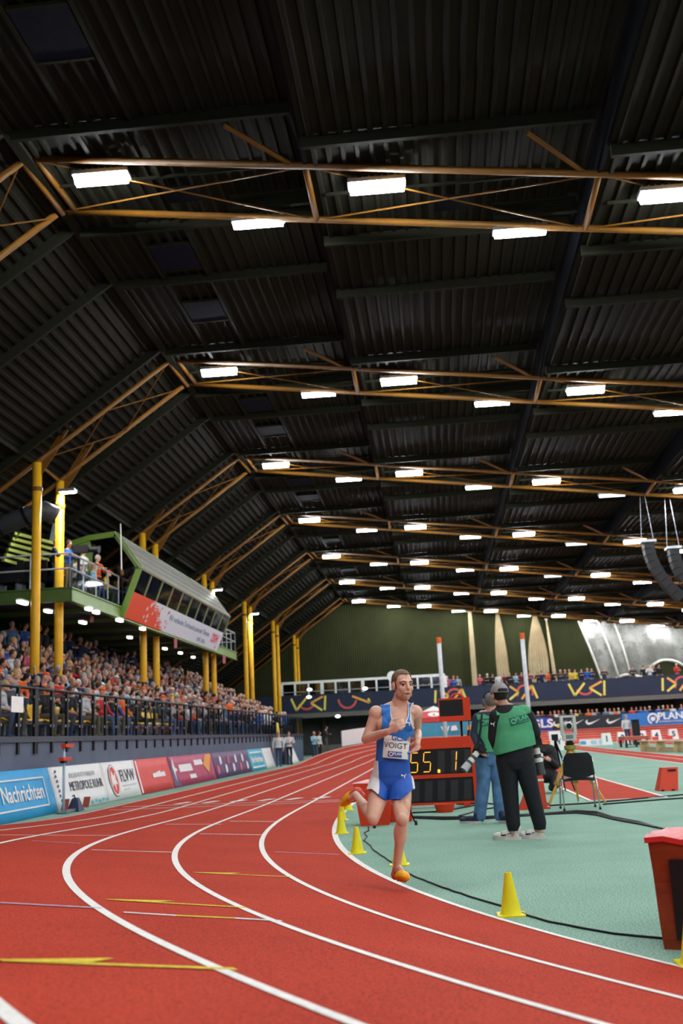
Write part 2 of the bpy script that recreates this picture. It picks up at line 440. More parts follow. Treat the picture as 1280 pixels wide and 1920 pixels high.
# left slope
SL = 0.70
XE = -20.5
def arm_z(x): return ZK + SL * (x - XK)
nv = Vector((SL, 0, -1)).normalized()
corrugated('roof_panel', M_DECK, (XE, 0, arm_z(XE) + 0.42), (XK, 0, ZK + 0.05 + 0.3), YB, YE, nv)
for yy in PY:
    MB().bar((XE, yy, arm_z(XE) + 0.2), (XK, yy, ZK + 0.12), 0.1, 0.24).build('purlin', M_PURLIN, ceiling)
MB().box((XK - 0.12, YB, ZK - 0.1), (XK + 0.1, YE, ZK + 0.3)).build('edge_beam', M_PURLIN, ceiling)
MB().bar((-11.95, YB, arm_z(-11.95) + 0.2), (-11.95, YE, arm_z(-11.95) + 0.2), 0.1, 0.14).build('eaves_rail', M_PURLIN, ceiling)
# roof lights between two rails in the first strip
for xx in (-6.17, -5.03): MB().box((xx - 0.04, YB, ZK - 0.12), (xx + 0.04, YE, ZK - 0.04)).build('rail', M_PURLIN, ceiling)
M_SKY = mat('roof_light_pane', (0.010, 0.012, 0.026), 0.8, var=0.2, spec=0.05)
for k in range(-1, 8):
    for d in (3.9, 7.2):
        y0 = TY(k) + d
        if y0 + 1.4 < YE:
            MB().box((-6.1, y0, ZK - 0.11), (-5.1, y0 + 1.3, ZK - 0.06)).build('roof_light', M_SKY, ceiling)
            for yy in (y0 - 0.05, y0 + 1.3): MB().box((-6.1, yy, ZK - 0.13), (-5.1, yy + 0.06, ZK - 0.06)).build('roof_light_frame', M_PURLIN, ceiling)

# ================================================================ walls
b = MB(); vsw = []; n = 640; 
for i in range(n + 1):
    x = -21 + (43.4 + 21) * i / n; yy = YE - (0.03 if i % 2 else 0.0)
    vsw += [(x, yy, 0), (x, yy, 13.6)]
b.add(vsw, [(2 * i, 2 * i + 2, 2 * i + 3, 2 * i + 1) for i in range(n)])
struct(b.build('wall_back', M_OLIVE), 'olive green ribbed end wall of the hall')
struct(MB().box((-21.2, YB, 0), (-21, YE, 6)).build('wall_left', M_DARK), 'dark outer wall behind the left stand')
struct(MB().box((43.3, YB, 0), (43.5, YE, 7)).build('wall_right', M_GREYWALL), 'grey side wall beyond the far straight')
struct(MB().box((-21, YB - 0.2, 0), (43.4, YB, 14)).build('wall_front', M_DARK), 'dark end wall of the hall')

# ================================================================ trusses
ORD = ['nearest', 'second', 'third', 'fourth', 'fifth', 'sixth', 'farthest']
def truss(k):
    y0 = TY(k); y1 = y0 + 1.95
    if k >= 1: lab = ('%s amber steel roof truss with twin chords and yellow columns' % ORD[k - 1]) if k in (1, 7) else ('%s amber steel roof truss from the photographer with twin chords and yellow columns' % ORD[k - 1])
    else: lab = 'amber steel roof truss above and behind the photographer'
    t = thing('roof_truss', lab, 'truss', (-11.76, y0, 0), 0, 'amber roof trusses')
    XR = XK + DX * NSTRIP
    for yy, dz in ((y0, 0.0), (y1, -0.11)):
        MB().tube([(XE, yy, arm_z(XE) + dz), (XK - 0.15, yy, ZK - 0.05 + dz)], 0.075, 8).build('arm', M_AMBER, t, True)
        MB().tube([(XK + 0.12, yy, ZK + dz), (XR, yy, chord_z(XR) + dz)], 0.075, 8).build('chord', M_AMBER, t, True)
    for j in range(0, NSTRIP + 1):
        x = XK + DX * j; z = chord_z(x)
        if j == 0:
            for xx, z2 in ((XK - 0.15, ZK - 0.05), (XK + 0.15, ZK - 0.02)): MB().tube([(xx, y0, z2), (xx + 0.15, y1, z2 - 0.11)], 0.065, 8).build('strut', M_AMBER, t, True)
        else: MB().tube([(x, y0, z), (x, y1, z - 0.11)], 0.065, 8).build('strut', M_AMBER, t, True)
        if j < NSTRIP:
            x2 = x + DX; z2 = chord_z(x2)
            MB().tube([(x, y0, z), (x2, y1, z2 - 0.11)], 0.018, 5).build('brace', M_AMBER, t)
            MB().tube([(x, y1, z - 0.11), (x2, y0, z2)], 0.018, 5).build('brace', M_AMBER, t)
            MB().tube([(x2 - 1.4, y0 - 1.0, z - 0.35), (x2 - 0.25, y0, z2 + 0.06)], 0.05, 6).build('hanger', M_AMBER, t)
            q = MB()
            for i in range(5): q.box((x + 3.75, y1 - 0.05, z2 + 0.3 + 0.07 * i), (x2 - 0.12, y1 + 0.03 * (i % 2), z2 + 0.36 + 0.07 * i))
            q.box((x + 3.75, y1 + 0.0, z2 + 0.3), (x2 - 0.12, y1 + 0.06, z2 + 0.66)); q.build('louvre_panel', M_PURLIN, t)
            MB().box((x + 0.3, y0 + 0.95, z - 0.12), (x2 - 0.3, y0 + 1.0, z - 0.06)).build('cable_tray', M_PURLIN, t)
            MB().box((x + 2.5, y0 + 1.1, z - 0.36), (x + 3.2, y0 + 1.6, z - 0.28)).build('vent_box', M_DECKD, t)
    for xa, xb in ((-11.6, -9.6), (-9.6, XK - 0.2)):
        MB().tube([(xa, y0, arm_z(xa)), (xb, y1, arm_z(xb) - 0.11)], 0.018, 5).build('brace', M_AMBER, t)
        MB().tube([(xa, y1, arm_z(xa) - 0.11), (xb, y0, arm_z(xb))], 0.018, 5).build('brace', M_AMBER, t)
    for yy, dz in ((y0, 0.0), (y1, -0.11)):
        zt = arm_z(-11.76) + dz
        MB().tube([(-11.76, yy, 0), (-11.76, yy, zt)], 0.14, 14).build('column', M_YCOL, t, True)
        MB().lathe([(0.17, 0), (0.17, 0.12)], (-11.76, yy, zt - 0.9), 14).build('collar', M_AMBER, t)
        MB().bar((-11.3, yy, arm_z(-11.3) + dz + 0.05), (-10.55, yy - 0.02, arm_z(-10.55) + dz + 0.62), 0.1, 0.16).build('bracket', M_AMBER, t)
        MB().prism([(-11.7, yy - 0.01, zt - 0.5), (-11.0, yy - 0.01, arm_z(-11.0) + dz), (-11.7, yy - 0.01, zt)], (0, 0.02, 0)).build('gusset', M_AMBER, t)
    MB().tube([(-11.76, y0, arm_z(-11.76)), (-11.76, y1, arm_z(-11.76) - 0.11)], 0.05, 6).build('strut', M_AMBER, t)
    return t
for k in range(-2, 8): truss(k)

# ================================================================ hall lamps
def lamp_proto(name, dep):
    hx = 0.54; t = bpy.data.objects.new(name, None); t.empty_display_size = 0.1
    col.objects.link(t)
    h = MB().box((-hx - 0.03, -dep / 2 - 0.02, 0.0), (hx + 0.03, dep / 2 + 0.02, 0.09)).build('housing', M_STEEL, t)
    fin = MB()
    for i in range(9): fin.box((-hx + i * hx / 4.2, -dep / 2, 0.09), (-hx + i * hx / 4.2 + 0.02, dep / 2, 0.13))
    fin.build('cooling_fins', M_STEEL, t)
    MB().bar((-0.35, 0, 0.1), (-0.35, 0.0, 0.16), 0.04).bar((0.35, 0, 0.1), (0.35, 0.0, 0.16), 0.04).bar((-0.35, 0, 0.15), (0.35, 0, 0.15), 0.03).build('bracket', M_STEEL, t)
    d = MB()
    for i in range(4):
        a = -hx + i * hx / 2 + 0.008; e = a + hx / 2 - 0.016; o2 = dep / 2; i2 = dep * 0.22; h2 = dep * 0.42
        d.add([(a, -o2, 0), (a, -i2, -h2), (a, i2, -h2), (a, o2, 0), (e, -o2, 0), (e, -i2, -h2), (e, i2, -h2), (e, o2, 0)], [(0, 1, 5, 4), (1, 2, 6, 5), (2, 3, 7, 6), (0, 3, 2, 1), (4, 5, 6, 7)])
    d.build('diffuser', M_LED, t)
    return t
ROWN = {1: 'nearest', 2: 'second nearest', 3: 'third nearest', 4: 'fourth nearest', 5: 'fifth nearest', 6: 'second farthest', 7: 'farthest'}
NUM = ['first', 'second', 'third', 'fourth', 'fifth', 'sixth', 'seventh', 'eighth', 'ninth']
LA = lamp_proto('hall_lamp', 0.34); LBp = lamp_proto('hall_lamp', 0.24)
usedA = usedB = False
DIMS = {(3, 2), (4, 2), (5, 2)}
for k in range(-2, 8):
    for row in (0, 1):
        for j in range(8):
            x = (-6.08 + 5.6 * j) if row == 0 else (-3.14 + 5.57 * j)
            y = TY(k) + (0.4 if row == 0 else 2.06); z = chord_z(x) - (0.13 if row == 0 else 0.16)
            if k >= 1:
                lab = '%s lamp from the left in the %s row on the %s truss' % (NUM[j], 'larger front' if row == 0 else 'slimmer rear', ROWN[k])
                px = None
            else: lab = 'white LED hall lamp on a truss above or behind the photographer'
            src = LA if row == 0 else LBp
            o = dup(src); o.location = (x, y, z); o.rotation_euler = (0, 0, math.radians(1.5))
            dim = row == 1 and (k, j) in DIMS
            if dim:
                lab = 'dimmed lamp with four visible segments on the %s truss' % ROWN[k]
                for c in o.children:
                    if c.name.startswith('diffuser'):
                        c.data = c.data.copy(); c.data.materials[0] = M_DIM
            tag(o, lab, 'lamp', 'hall lamps on the roof trusses')
for o in (LA, LBp):
    for c in list(o.children): bpy.data.objects.remove(c)
    bpy.data.objects.remove(o)
# ================================================================ left stand
ZF = 1.6
stand = sempty('stand_terrace', (-8.7, 19, 0), 'dark stepped concrete terrace of the left stand')
NROW = 9
for i in range(NROW):
    x1 = -8.75 - 0.8 * i - (0 if i == 0 else 0.25); x0 = -8.75 - 0.8 * (i + 1) - 0.25
    MB().box((x0, 2.0, 0), (x1, 66.0, ZF + 0.4 * i)).build('terrace_step', M_GREYWALL if i == 0 else M_DARK, stand)
fw = struct(MB().box((-8.75, 2.0, 0), (-8.6, 66.0, 1.5)).build('wall_left', M_BLUEWALL), 'blue-grey front wall of the left stand behind the advertising boards')
MB().box((-8.8, 2.0, 1.5), (-8.55, 66.0, 1.62)).build('ledge', mat('dark_ledge', (0.03, 0.04, 0.065), 0.5), fw)
rail = thing('glass_railing', 'black post and glass railing along the front of the left stand', 'railing', (-8.62, 19, 1.62))
ys = [2.8 + 0.945 * i for i in range(67)]
for i, y in enumerate(ys):
    if y < 14: continue
    wd = 0.095 if abs(y - 21.7) > 0.4 else 0.2
    MB().box((-8.62, y - wd / 2, 1.26), (-8.56, y + wd / 2, 2.62)).build('post', M_BLACK, rail)
    if i + 1 < len(ys):
        MB().box((-8.60, y + wd / 2 + 0.02, 1.72), (-8.59, ys[i + 1] - 0.07, 2.56)).build('pane', M_GLASS, rail)
        if y < 34:
            for z in (1.85, 2.45):
                for yy in (y + 0.09, ys[i + 1] - 0.09): MB().box((-8.585, yy - 0.025, z - 0.03), (-8.57, yy + 0.025, z + 0.03)).build('clamp', M_STEEL, rail)
MB().tube([(-8.6, 14, 2.63), (-8.6, 66, 2.63)], 0.035, 8).build('handrail', M_BLACK, rail)
# paper notice fixed to the railing
tag(MB().box((-8.525, 20.25, 2.1), (-8.515, 20.85, 2.42)).build('paper_notice', M_WHITE), 'blank white paper notice hung on the stand railing', 'notice')
# yellow seats
M_SEAT = mat('yellow_seat', (0.82, 0.46, 0.01), 0.4, var=0.06)
M_SEATG = mat('seat_support', (0.16, 0.19, 0.24), 0.5)
def seat_proto():
    t = bpy.data.objects.new('stadium_seat', None); col.objects.link(t)
    s = MB(); n = 6
    prof = [(0.24, 0.40), (0.20, 0.43), (0.05, 0.41), (-0.12, 0.41), (-0.20, 0.45)]
    bk = [(-0.19, 0.44), (-0.24, 0.56), (-0.27, 0.70), (-0.28, 0.80)]
    for nm, pr, wd in (('seat', prof, [0.2, 0.22, 0.22, 0.21, 0.19]), ('backrest', bk, [0.19, 0.21, 0.2, 0.13])):
        b = MB(); v = []
        for (x, z), hw in zip(pr, wd):
            for y in (-1, -0.6, 0, 0.6, 1): v.append((x + (0.03 * abs(y) if nm == 'backrest' else 0), y * hw, z + 0.02 * abs(y) ** 2))
        top = len(v); v += [(p[0] - 0.02 * (nm == 'backrest'), p[1], p[2] - 0.025 * (nm == 'seat')) for p in v]; f = []
        for i in range(len(pr) - 1):
            for j in range(4):
                a = i * 5 + j; f += [(a, a + 1, a + 6, a + 5), (top + a, top + a + 5, top + a + 6, top + a + 1)]
        ring = [j for j in range(5)] + [5 * i + 4 for i in range(1, len(pr))] + [5 * (len(pr) - 1) + j for j in (3, 2, 1, 0)] + [5 * i for i in range(len(pr) - 2, 0, -1)]
        for q in range(len(ring)): f.append((ring[q], top + ring[q], top + ring[(q + 1) % len(ring)], ring[(q + 1) % len(ring)]))
        b.add(v, f); b.build(nm, M_SEAT, t, True)
    MB().box((-0.2, -0.05, 0.0), (-0.1, 0.05, 0.41)).box((-0.2, -0.2, 0.33), (0.1, 0.2, 0.39)).build('support', M_SEATG, t)
    return t
SEAT = seat_proto()
seat_rows = [(0, y) for y in np.arange(19.3, 36, 0.6)] + [(1, y) for y in np.arange(19.5, 26, 0.62)]
for n_, (r, y) in enumerate(seat_rows):
    o = SEAT if n_ == 0 else dup(SEAT)
    o.location = (-9.42 - 0.8 * r - 0.1 * (r > 0), float(y), ZF + 0.4 * r)
    o.rotation_euler = (0, 0, 0)
    tag(o, ('%s yellow stadium seat from the left in the front row behind the glass railing' % (str(n_ + 1) + ('st' if n_ == 0 else 'nd' if n_ == 1 else 'rd' if n_ == 2 else 'th'))) if r == 0 else '%s yellow seat from the left in the second row of the stand' % (NUM + ['tenth', 'eleventh', 'twelfth', 'thirteenth', 'fourteenth'])[n_ - len([1 for q in seat_rows if q[0] == 0])], 'seat', 'yellow stadium seats')
SEATYS = [float(y) for r, y in seat_rows if r == 0]

# ================================================================ upper platform and commentary booth
XP = -11.1
YP0, YP1 = 30.75, 57.6
pl = thing('spectator_platform', 'green steel upper platform on the yellow columns above the stand', 'platform', (XP, YP0, 5.85))
MB().box((XP - 0.12, YP0 + 0.01, 5.88), (XP, YP1, 6.26)).build('edge_beam', M_GREENST, pl)
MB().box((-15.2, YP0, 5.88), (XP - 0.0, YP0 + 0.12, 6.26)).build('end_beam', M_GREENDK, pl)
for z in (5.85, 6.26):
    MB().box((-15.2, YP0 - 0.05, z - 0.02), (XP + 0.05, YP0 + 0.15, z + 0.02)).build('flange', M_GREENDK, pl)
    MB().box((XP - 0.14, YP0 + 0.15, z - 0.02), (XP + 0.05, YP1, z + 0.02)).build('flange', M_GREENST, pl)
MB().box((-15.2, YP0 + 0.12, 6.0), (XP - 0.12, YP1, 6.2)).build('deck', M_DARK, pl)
for y in np.arange(YP0 + 3, YP1, 3.0): MB().box((-15.2, y - 0.08, 5.86), (XP - 0.12, y + 0.08, 6.0)).build('joist', M_GREENDK, pl)
def rail_run(pts, parent, nm=True, glassy=True):
    for a, b_ in zip(pts[:-1], pts[1:]):
        a, b_ = Vector(a), Vector(b_); L = (b_ - a).length; n = max(1, int(round(L / 1.3)))
        for z in (1.1, 0.62): MB().tube([a + Vector((0, 0, z)), b_ + Vector((0, 0, z))], 0.03, 6).build('handrail', M_GALV, parent)
        for i in range(n + 1):
            p = a.lerp(b_, i / n); MB().tube([p, p + Vector((0, 0, 1.1))], 0.025, 6).build('post', M_GALV, parent)
        if glassy:
            for i in range(n):
                p, q = a.lerp(b_, (i + 0.05) / n), a.lerp(b_, (i + 0.95) / n)
                MB().hexa([p + Vector((0, 0, 0.05)), q + Vector((0, 0, 0.05)), q + Vector((0.02, 0.02, 0.05)), p + Vector((0.02, 0.02, 0.05))],
                          [p + Vector((0, 0, 0.58)), q + Vector((0, 0, 0.58)), q + Vector((0.02, 0.02, 0.58)), p + Vector((0.02, 0.02, 0.58))]).build('pane', M_GLASS, parent)
        
pr = thing('platform_railing', 'grey pipe railing with clear panels around the near end of the upper platform', 'railing', (XP, YP0, 6.26))
rail_run([(-15.0, YP0 + 0.06, 6.26), (XP - 0.05, YP0 + 0.06, 6.26), (XP - 0.05, 35.8, 6.26)], pr)
pr = thing('platform_railing', 'grey pipe railing at the far end of the upper platform beyond the booth', 'railing', (XP, 52.6, 6.26))
rail_run([(XP - 0.05, 52.7, 6.26), (XP - 0.05, YP1 - 0.05, 6.26), (XP - 1.5, YP1 - 0.05, 6.26)], pr)

Y0B, Y1B = 36.0, 52.4
booth = thing('commentary_booth', 'green framed glass commentary booth with slanted grey roof on the platform', 'booth', (XP, Y0B, 6.0))
SEC = [(-11.1, 5.95), (-10.76, 6.82), (-10.42, 7.68), (-11.30, 8.98), (-12.3, 8.9), (-13.1, 8.7), (-13.1, 6.26), (-11.2, 6.26)]
def sec(i, y): return Vector((SEC[i][0], y, SEC[i][1]))
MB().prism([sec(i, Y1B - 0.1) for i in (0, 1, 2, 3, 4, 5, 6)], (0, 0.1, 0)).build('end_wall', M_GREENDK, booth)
MB().hexa([sec(5, Y0B), sec(5, Y1B), sec(5, Y1B) + Vector((-.1, 0, 0)), sec(5, Y0B) + Vector((-.1, 0, 0))], [sec(6, Y0B), sec(6, Y1B), sec(6, Y1B) + Vector((-.1, 0, 0)), sec(6, Y0B) + Vector((-.1, 0, 0))]).build('back_wall', M_DARK, booth)
# near end: green frame around a dark window
fr = MB()
for a, b_ in ((0, 1), (1, 2), (2, 3), (3, 4), (4, 5)): fr.bar(sec(a, Y0B), sec(b_, Y0B), 0.12, 0.2)
fr.build('end_frame', M_GREENST, booth)
MB().prism([(-12.35, Y0B, 6.3), (-13.1, Y0B, 6.3), (-13.1, Y0B, 8.7), (-12.35, Y0B, 8.95), (-12.2, Y0B, 8.5), (-12.2, Y0B, 6.3)], (0, 0.08, 0)).build('end_panel', M_GREENST, booth)
MB().prism([(-11.15, Y0B + 0.03, 6.3), (-12.2, Y0B + 0.03, 6.3), (-12.2, Y0B + 0.03, 8.9), (-11.32, Y0B + 0.03, 8.9), (-10.5, Y0B + 0.03, 7.66)], (0, 0.02, 0)).build('pane', M_GLASSD, booth)
# sloping roof of lapped sheets
NB = 14
M_BROOF = mat('booth_roof_sheet', (0.30, 0.30, 0.26), 0.5, var=0.12, scale=3, bump=0.4, bscale=25)
u = (sec(3, 0) - sec(2, 0)); nrm = Vector((u.z, 0, -u.x)).normalized()
for i in range(NB):
    ya = Y0B - 0.15 + (Y1B - Y0B + 0.3) * i / NB; yb = Y0B - 0.15 + (Y1B - Y0B + 0.3) * (i + 1) / NB
    for q in range(4):
        lo = 0.25 * q; hi = 0.25 * (q + 1)
        a = sec(2, ya) + u * lo - u * 0.02; c = sec(2, yb) + u * lo - u * 0.02; d = sec(2, yb) + u * hi; e = sec(2, ya) + u * hi
        a.y += 0.01; e.y += 0.01; c.y -= 0.01; d.y -= 0.01
        MB().hexa([a, c, d, e], [a + nrm * 0.05, c + nrm * 0.05, d + nrm * 0.03, e + nrm * 0.03]).build('roof_sheet', M_BROOF, booth)
MB().hexa([sec(3, Y0B), sec(3, Y1B), sec(5, Y1B), sec(5, Y0B)], [sec(3, Y0B) + Vector((0, 0, .08)), sec(3, Y1B) + Vector((0, 0, .08)), sec(5, Y1B) + Vector((0, 0, .08)), sec(5, Y0B) + Vector((0, 0, .08))]).build('flat_roof', M_GREENDK, booth)
MB().tube([sec(2, Y0B - .1), sec(2, Y1B + .1)], 0.05, 6).build('gutter', mat('booth_trim', (0.35, 0.33, 0.16), 0.5), booth)
NP = 10
M_MULL = mat('booth_mullion', (0.22, 0.24, 0.10), 0.5)
for i in range(NP + 1):
    y = Y0B + (Y1B - Y0B) * i / NP
    MB().bar(sec(1, y), sec(2, y), 0.09, 0.07).build('mullion', M_MULL, booth)
    if i < NP:
        y2 = Y0B + (Y1B - Y0B) * (i + 1) / NP
        a, c, d, e = sec(1, y + 0.05), sec(1, y2 - 0.05), sec(2, y2 - 0.05), sec(2, y + 0.05)
        MB().hexa([a, c, d, e], [p + Vector((-0.02, 0, 0)) for p in (a, c, d, e)]).build('pane', M_GLASSD, booth)
        if i % 2 == 0: MB().box((-11.9, y + 0.3, 6.3), (-11.4, y + 1.2, 7.0)).build('desk', M_GREYWALL, booth)
# banner on the booth
ban = thing('booth_banner', 'red and white printed banner along the lower front of the booth', 'banner', (XP, Y0B, 5.95))
bu = (sec(1, 0) - sec(0, 0)).normalized(); bn = Vector((0, 1, 0)).cross(bu); BL = (sec(1, 0) - sec(0, 0)).length
def bp(y, h, o=0.06): return sec(0, y) + bu * h + bn * o
YBN = Y1B - 0.3
MB().hexa([bp(Y0B - .02, -0.02, 0.03), bp(YBN, -0.02, 0.03), bp(YBN, BL + .04, 0.03), bp(Y0B - .02, BL + .04, 0.03)], [bp(Y0B - .02, -0.02), bp(YBN, -0.02), bp(YBN, BL + .04), bp(Y0B - .02, BL + .04)]).build('sheet', mat('banner_white', (0.60, 0.62, 0.68), 0.6, var=0.04), ban)
M_BRED = mat('banner_red', (0.72, 0.06, 0.01), 0.55, var=0.06)
splash = [(Y0B - .02, -0.02)]; rnd = random.Random(3)
edge = []
for i in range(23):
    h = -0.02 + (BL + .06) * i / 22; base = Y0B + 5.0 - 1.9 * (h / BL) ; edge.append((base + (0.55 if i % 2 else -0.25) * rnd.uniform(0.5, 1.3), h))
splash += edge + [(Y0B - .02, BL + 0.04)]
flat('red_splash', splash, M_BRED, ban, bn * 0.062 + Vector((SEC[0][0], 0, SEC[0][1])), (0, 1, 0), bu, 0.004)
for q in range(26):
    y = Y0B + rnd.uniform(2.2, 5.6); h = rnd.uniform(0.1, BL - 0.05); wd = rnd.uniform(0.05, 0.11); ln = rnd.uniform(0.05, 0.12)
    inside = y < Y0B + 5.0 - 1.9 * (h / BL)
    flat('paint_drop', [(-wd, 0), (0, -ln), (wd, 0), (0, ln)], mat('banner_white', (0, 0, 0)) if inside else M_BRED, ban, bp(y, h, 0.068 if inside else 0.062), (0, 1, 0), bu + Vector((0, 0.2, 0)), 0.003)
M_BTXT = mat('banner_blue_grey', (0.16, 0.22, 0.32), 0.6)
text_on('lettering', 'Wir verbinden Dortmunds passende Themen', 0.36, M_BTXT, ban, bp(Y0B + 9.5, BL * 0.66, 0.064), (0, 1, 0), bu, fit=7.6)
text_on('lettering', 'mit uns.', 0.36, M_BTXT, ban, bp(Y0B + 12.1, BL * 0.25, 0.064), (0, 1, 0), bu, fit=1.7)
text_on('logo', 'DSW', 0.62, mat('banner_logo_red', (0.62, 0.03, 0.06), 0.5), ban, bp(Y0B + 14.7, BL * 0.55, 0.064), (0, 1, 0), bu, bold=0.03, fit=1.5)
text_on('logo', '21', 0.2, mat('banner_logo_red', (0, 0, 0)), ban, bp(Y0B + 15.3, BL * 0.14, 0.064), (0, 1, 0), bu, fit=0.35)
# lights under the platform
for i, (px, py, L) in enumerate([(42, 1131, 0.5), (90, 1147, 0.35), (155, 1168, 0.4), (166, 1143, 0.3), (180, 1149, 0.3), (224, 1164, 0.4), (267, 1180, 0.34), (243, 1196, 0.3), (309, 1217, 0.34), (338, 1225, 0.3), (362, 1233, 0.26)]):
    p = gp(px, py, 5.72)
    t = thing('ceiling_light', '%s oval light from the left under the upper platform' % ['first', 'second', 'third', 'fourth', 'fifth', 'sixth', 'seventh', 'eighth', 'ninth', 'tenth', 'eleventh'][i], 'light', p, 0, 'oval lights under the platform')
    rr = [(math.cos(a) * 0.075, math.sin(a) * 0.075) for a in np.linspace(0, math.pi, 7)]
    poly = [(x_, L / 2 + y_) for x_, y_ in rr] + [(-x_, -L / 2 - y_) for x_, y_ in rr]
    MB().prism([p + Vector((a * 1.25, b_ * 1.1, 0.05)) for a, b_ in poly], (0, 0, 0.05)).build('housing', M_WHITE, t)
    MB().prism([p + Vector((a, b_, -0.02)) for a, b_ in poly], (0, 0, 0.07)).build('diffuser', M_SOFFIT, t)
for i, (px, py) in enumerate([(172, 1156), (329, 1206), (420, 1236)]):
    p = at(px, py, 34 + 6 * i + 2)
    t = thing('hanging_pennant', ['red and white pennant hanging under the near end of the platform', 'red pennant hanging below the middle of the booth banner', 'small red pennant hanging below the far end of the banner'][i], 'pennant', p)
    MB().prism([p + Vector((-0.06, 0, 0.2)), p + Vector((0.06, 0, 0.2)), p + Vector((0.06, 0, -0.2)), p + Vector((-0.06, 0, -0.2))], (0, 0.02, 0)).build('cloth', mat('pennant_pink', (0.62, 0.2, 0.22), 0.7), t)
    MB().tube([p + Vector((0, 0, 0.2)), Vector((p.x, p.y, 5.85))], 0.008, 5).build('cord', M_GALV, t)
# flood lamps on the columns
for i, (k, zz) in enumerate(((2, 9.45), (4, 9.4), (5, 9.4))):
    y = TY(k) + 1.95; lab = ['flood lamp glaring at the top of the nearest inner yellow column', 'flood lamp on the column above the middle of the booth roof', 'flood lamp on the column just beyond the far end of the platform'][i]
    t = thing('flood_lamp', lab, 'lamp', (-11.4, y - 0.25, zz), 0, 'flood lamps on the columns')
    MB().box((-11.68, y - 0.42, zz), (-11.14, y - 0.10, zz + 0.1)).build('housing', M_STEEL, t)
    MB().add([(-11.64, y - 0.38, zz - 0.005), (-11.64, y - 0.14, zz - 0.005), (-11.18, y - 0.14, zz - 0.005), (-11.18, y - 0.38, zz - 0.005)], [(0, 1, 2, 3)]).build('diffuser', M_FLOOD, t)
    MB().bar((-11.45, y - 0.25, zz + 0.05), (-11.7, y, zz + 0.15), 0.06).build('bracket', M_STEEL, t)
# things on the platform
t = thing('air_duct', 'dark round ventilation duct beneath the sloping roof at left', 'duct', at(0, 985, 30.2))
MB().tube([at(-60, 1010, 30.2), at(50, 968, 30.2), at(85, 957, 30.3), at(104, 968, 30.5)], 0.30, 14).build('pipe', mat('duct_grey', (0.05, 0.055, 0.065), 0.45, var=0.1), t, True)
for q_ in (at(0, 987, 30.2), at(50, 968, 30.2)): MB().tube([q_ + Vector((-0.05, 0, -0.02)), q_ + Vector((0.05, 0, 0.02))], 0.32, 14).build('joint_band', M_BLACK, t)
t = thing('slatted_ceiling', 'row of lit yellow-green slats behind the near column', 'slats', at(40, 1040, 31.8))
M_SLAT = mat('slat_green', (0.36, 0.42, 0.08), 0.5)
for i in range(6):
    a, b_ = at(18 + 4 * i - 12, 1046 - 10 * i + 4, 31.6), at(62 + 9 * i + 10, 1062 - 9 * i + 6, 33.4)
    MB().bar(a, b_, 0.1, 0.1).build('slat', M_SLAT, t)
MB().bar(at(4, 1052, 31.7), at(36, 998, 31.7), 0.06, 0.06).build('crossbar', M_GREENDK, t)
MB().bar(at(66, 1066, 33.5), at(120, 1019, 33.5), 0.06, 0.06).build('crossbar', M_GREENDK, t)
def bench_seat(px, py, Y, lab):
    p = at(px, py, Y); p.z = 6.27
    t = thing('folded_seat_row', lab, 'seats', p)
    MB().box((p.x - 0.75, p.y, 6.85), (p.x + 0.75, p.y + 0.08, 7.5)).build('backrest', M_BLACKP, t)
    MB().box((p.x - 0.75, p.y - 0.45, 6.72), (p.x + 0.75, p.y + 0.04, 6.82)).build('seat', M_BLACKP, t)
    for s in (-0.65, 0, 0.65): MB().box((p.x + s - 0.03, p.y - 0.3, 6.27), (p.x + s + 0.03, p.y + 0.05, 6.74)).build('leg', M_STEEL, t)
bench_seat(2, 1080, 32.2, 'black seat row at the left edge of the upper platform'); bench_seat(46, 1088, 32.4, 'black seat row on the platform just left of the yellow column')
t = thing('hanging_microphone', 'thin white microphone rod hanging in front of the booth end window', 'microphone', at(228, 1068, 34.6))
MB().tube([at(226, 982, 34.6), at(228, 1070, 34.6)], 0.02, 6).build('rod', M_WHITE, t)
MB().lathe([(0.02, 0.12), (0.05, 0.08), (0.05, -0.06), (0.02, -0.1)], at(229, 1074, 34.6), 10).build('tip', M_AMBER, t)
MB().tube([at(226, 982, 34.6), Vector((at(226, 982, 34.6).x, 34.6, arm_z(at(226, 982, 34.6).x) + 0.1))], 0.008, 5).build('cable', M_BLACK, t)
for i, (px, py) in enumerate(((100, 1000), (112, 1003))):
    p = at(px, py, 34)
    t = thing('line_speaker', ['left one of two slim white column speakers hung near the lit column', 'right one of two slim white column speakers hung near the lit column'][i], 'speaker', p)
    MB().bar(p + Vector((-0.08, 0, -0.35)), p + Vector((0.06, 0, 0.35)), 0.1, 0.12).build('cabinet', M_GALV, t)
    MB().tube([p + Vector((0.06, 0, 0.35)), Vector((p.x + 0.06, p.y, arm_z(p.x) + 0.1))], 0.01, 5).build('cable', M_BLACK, t)

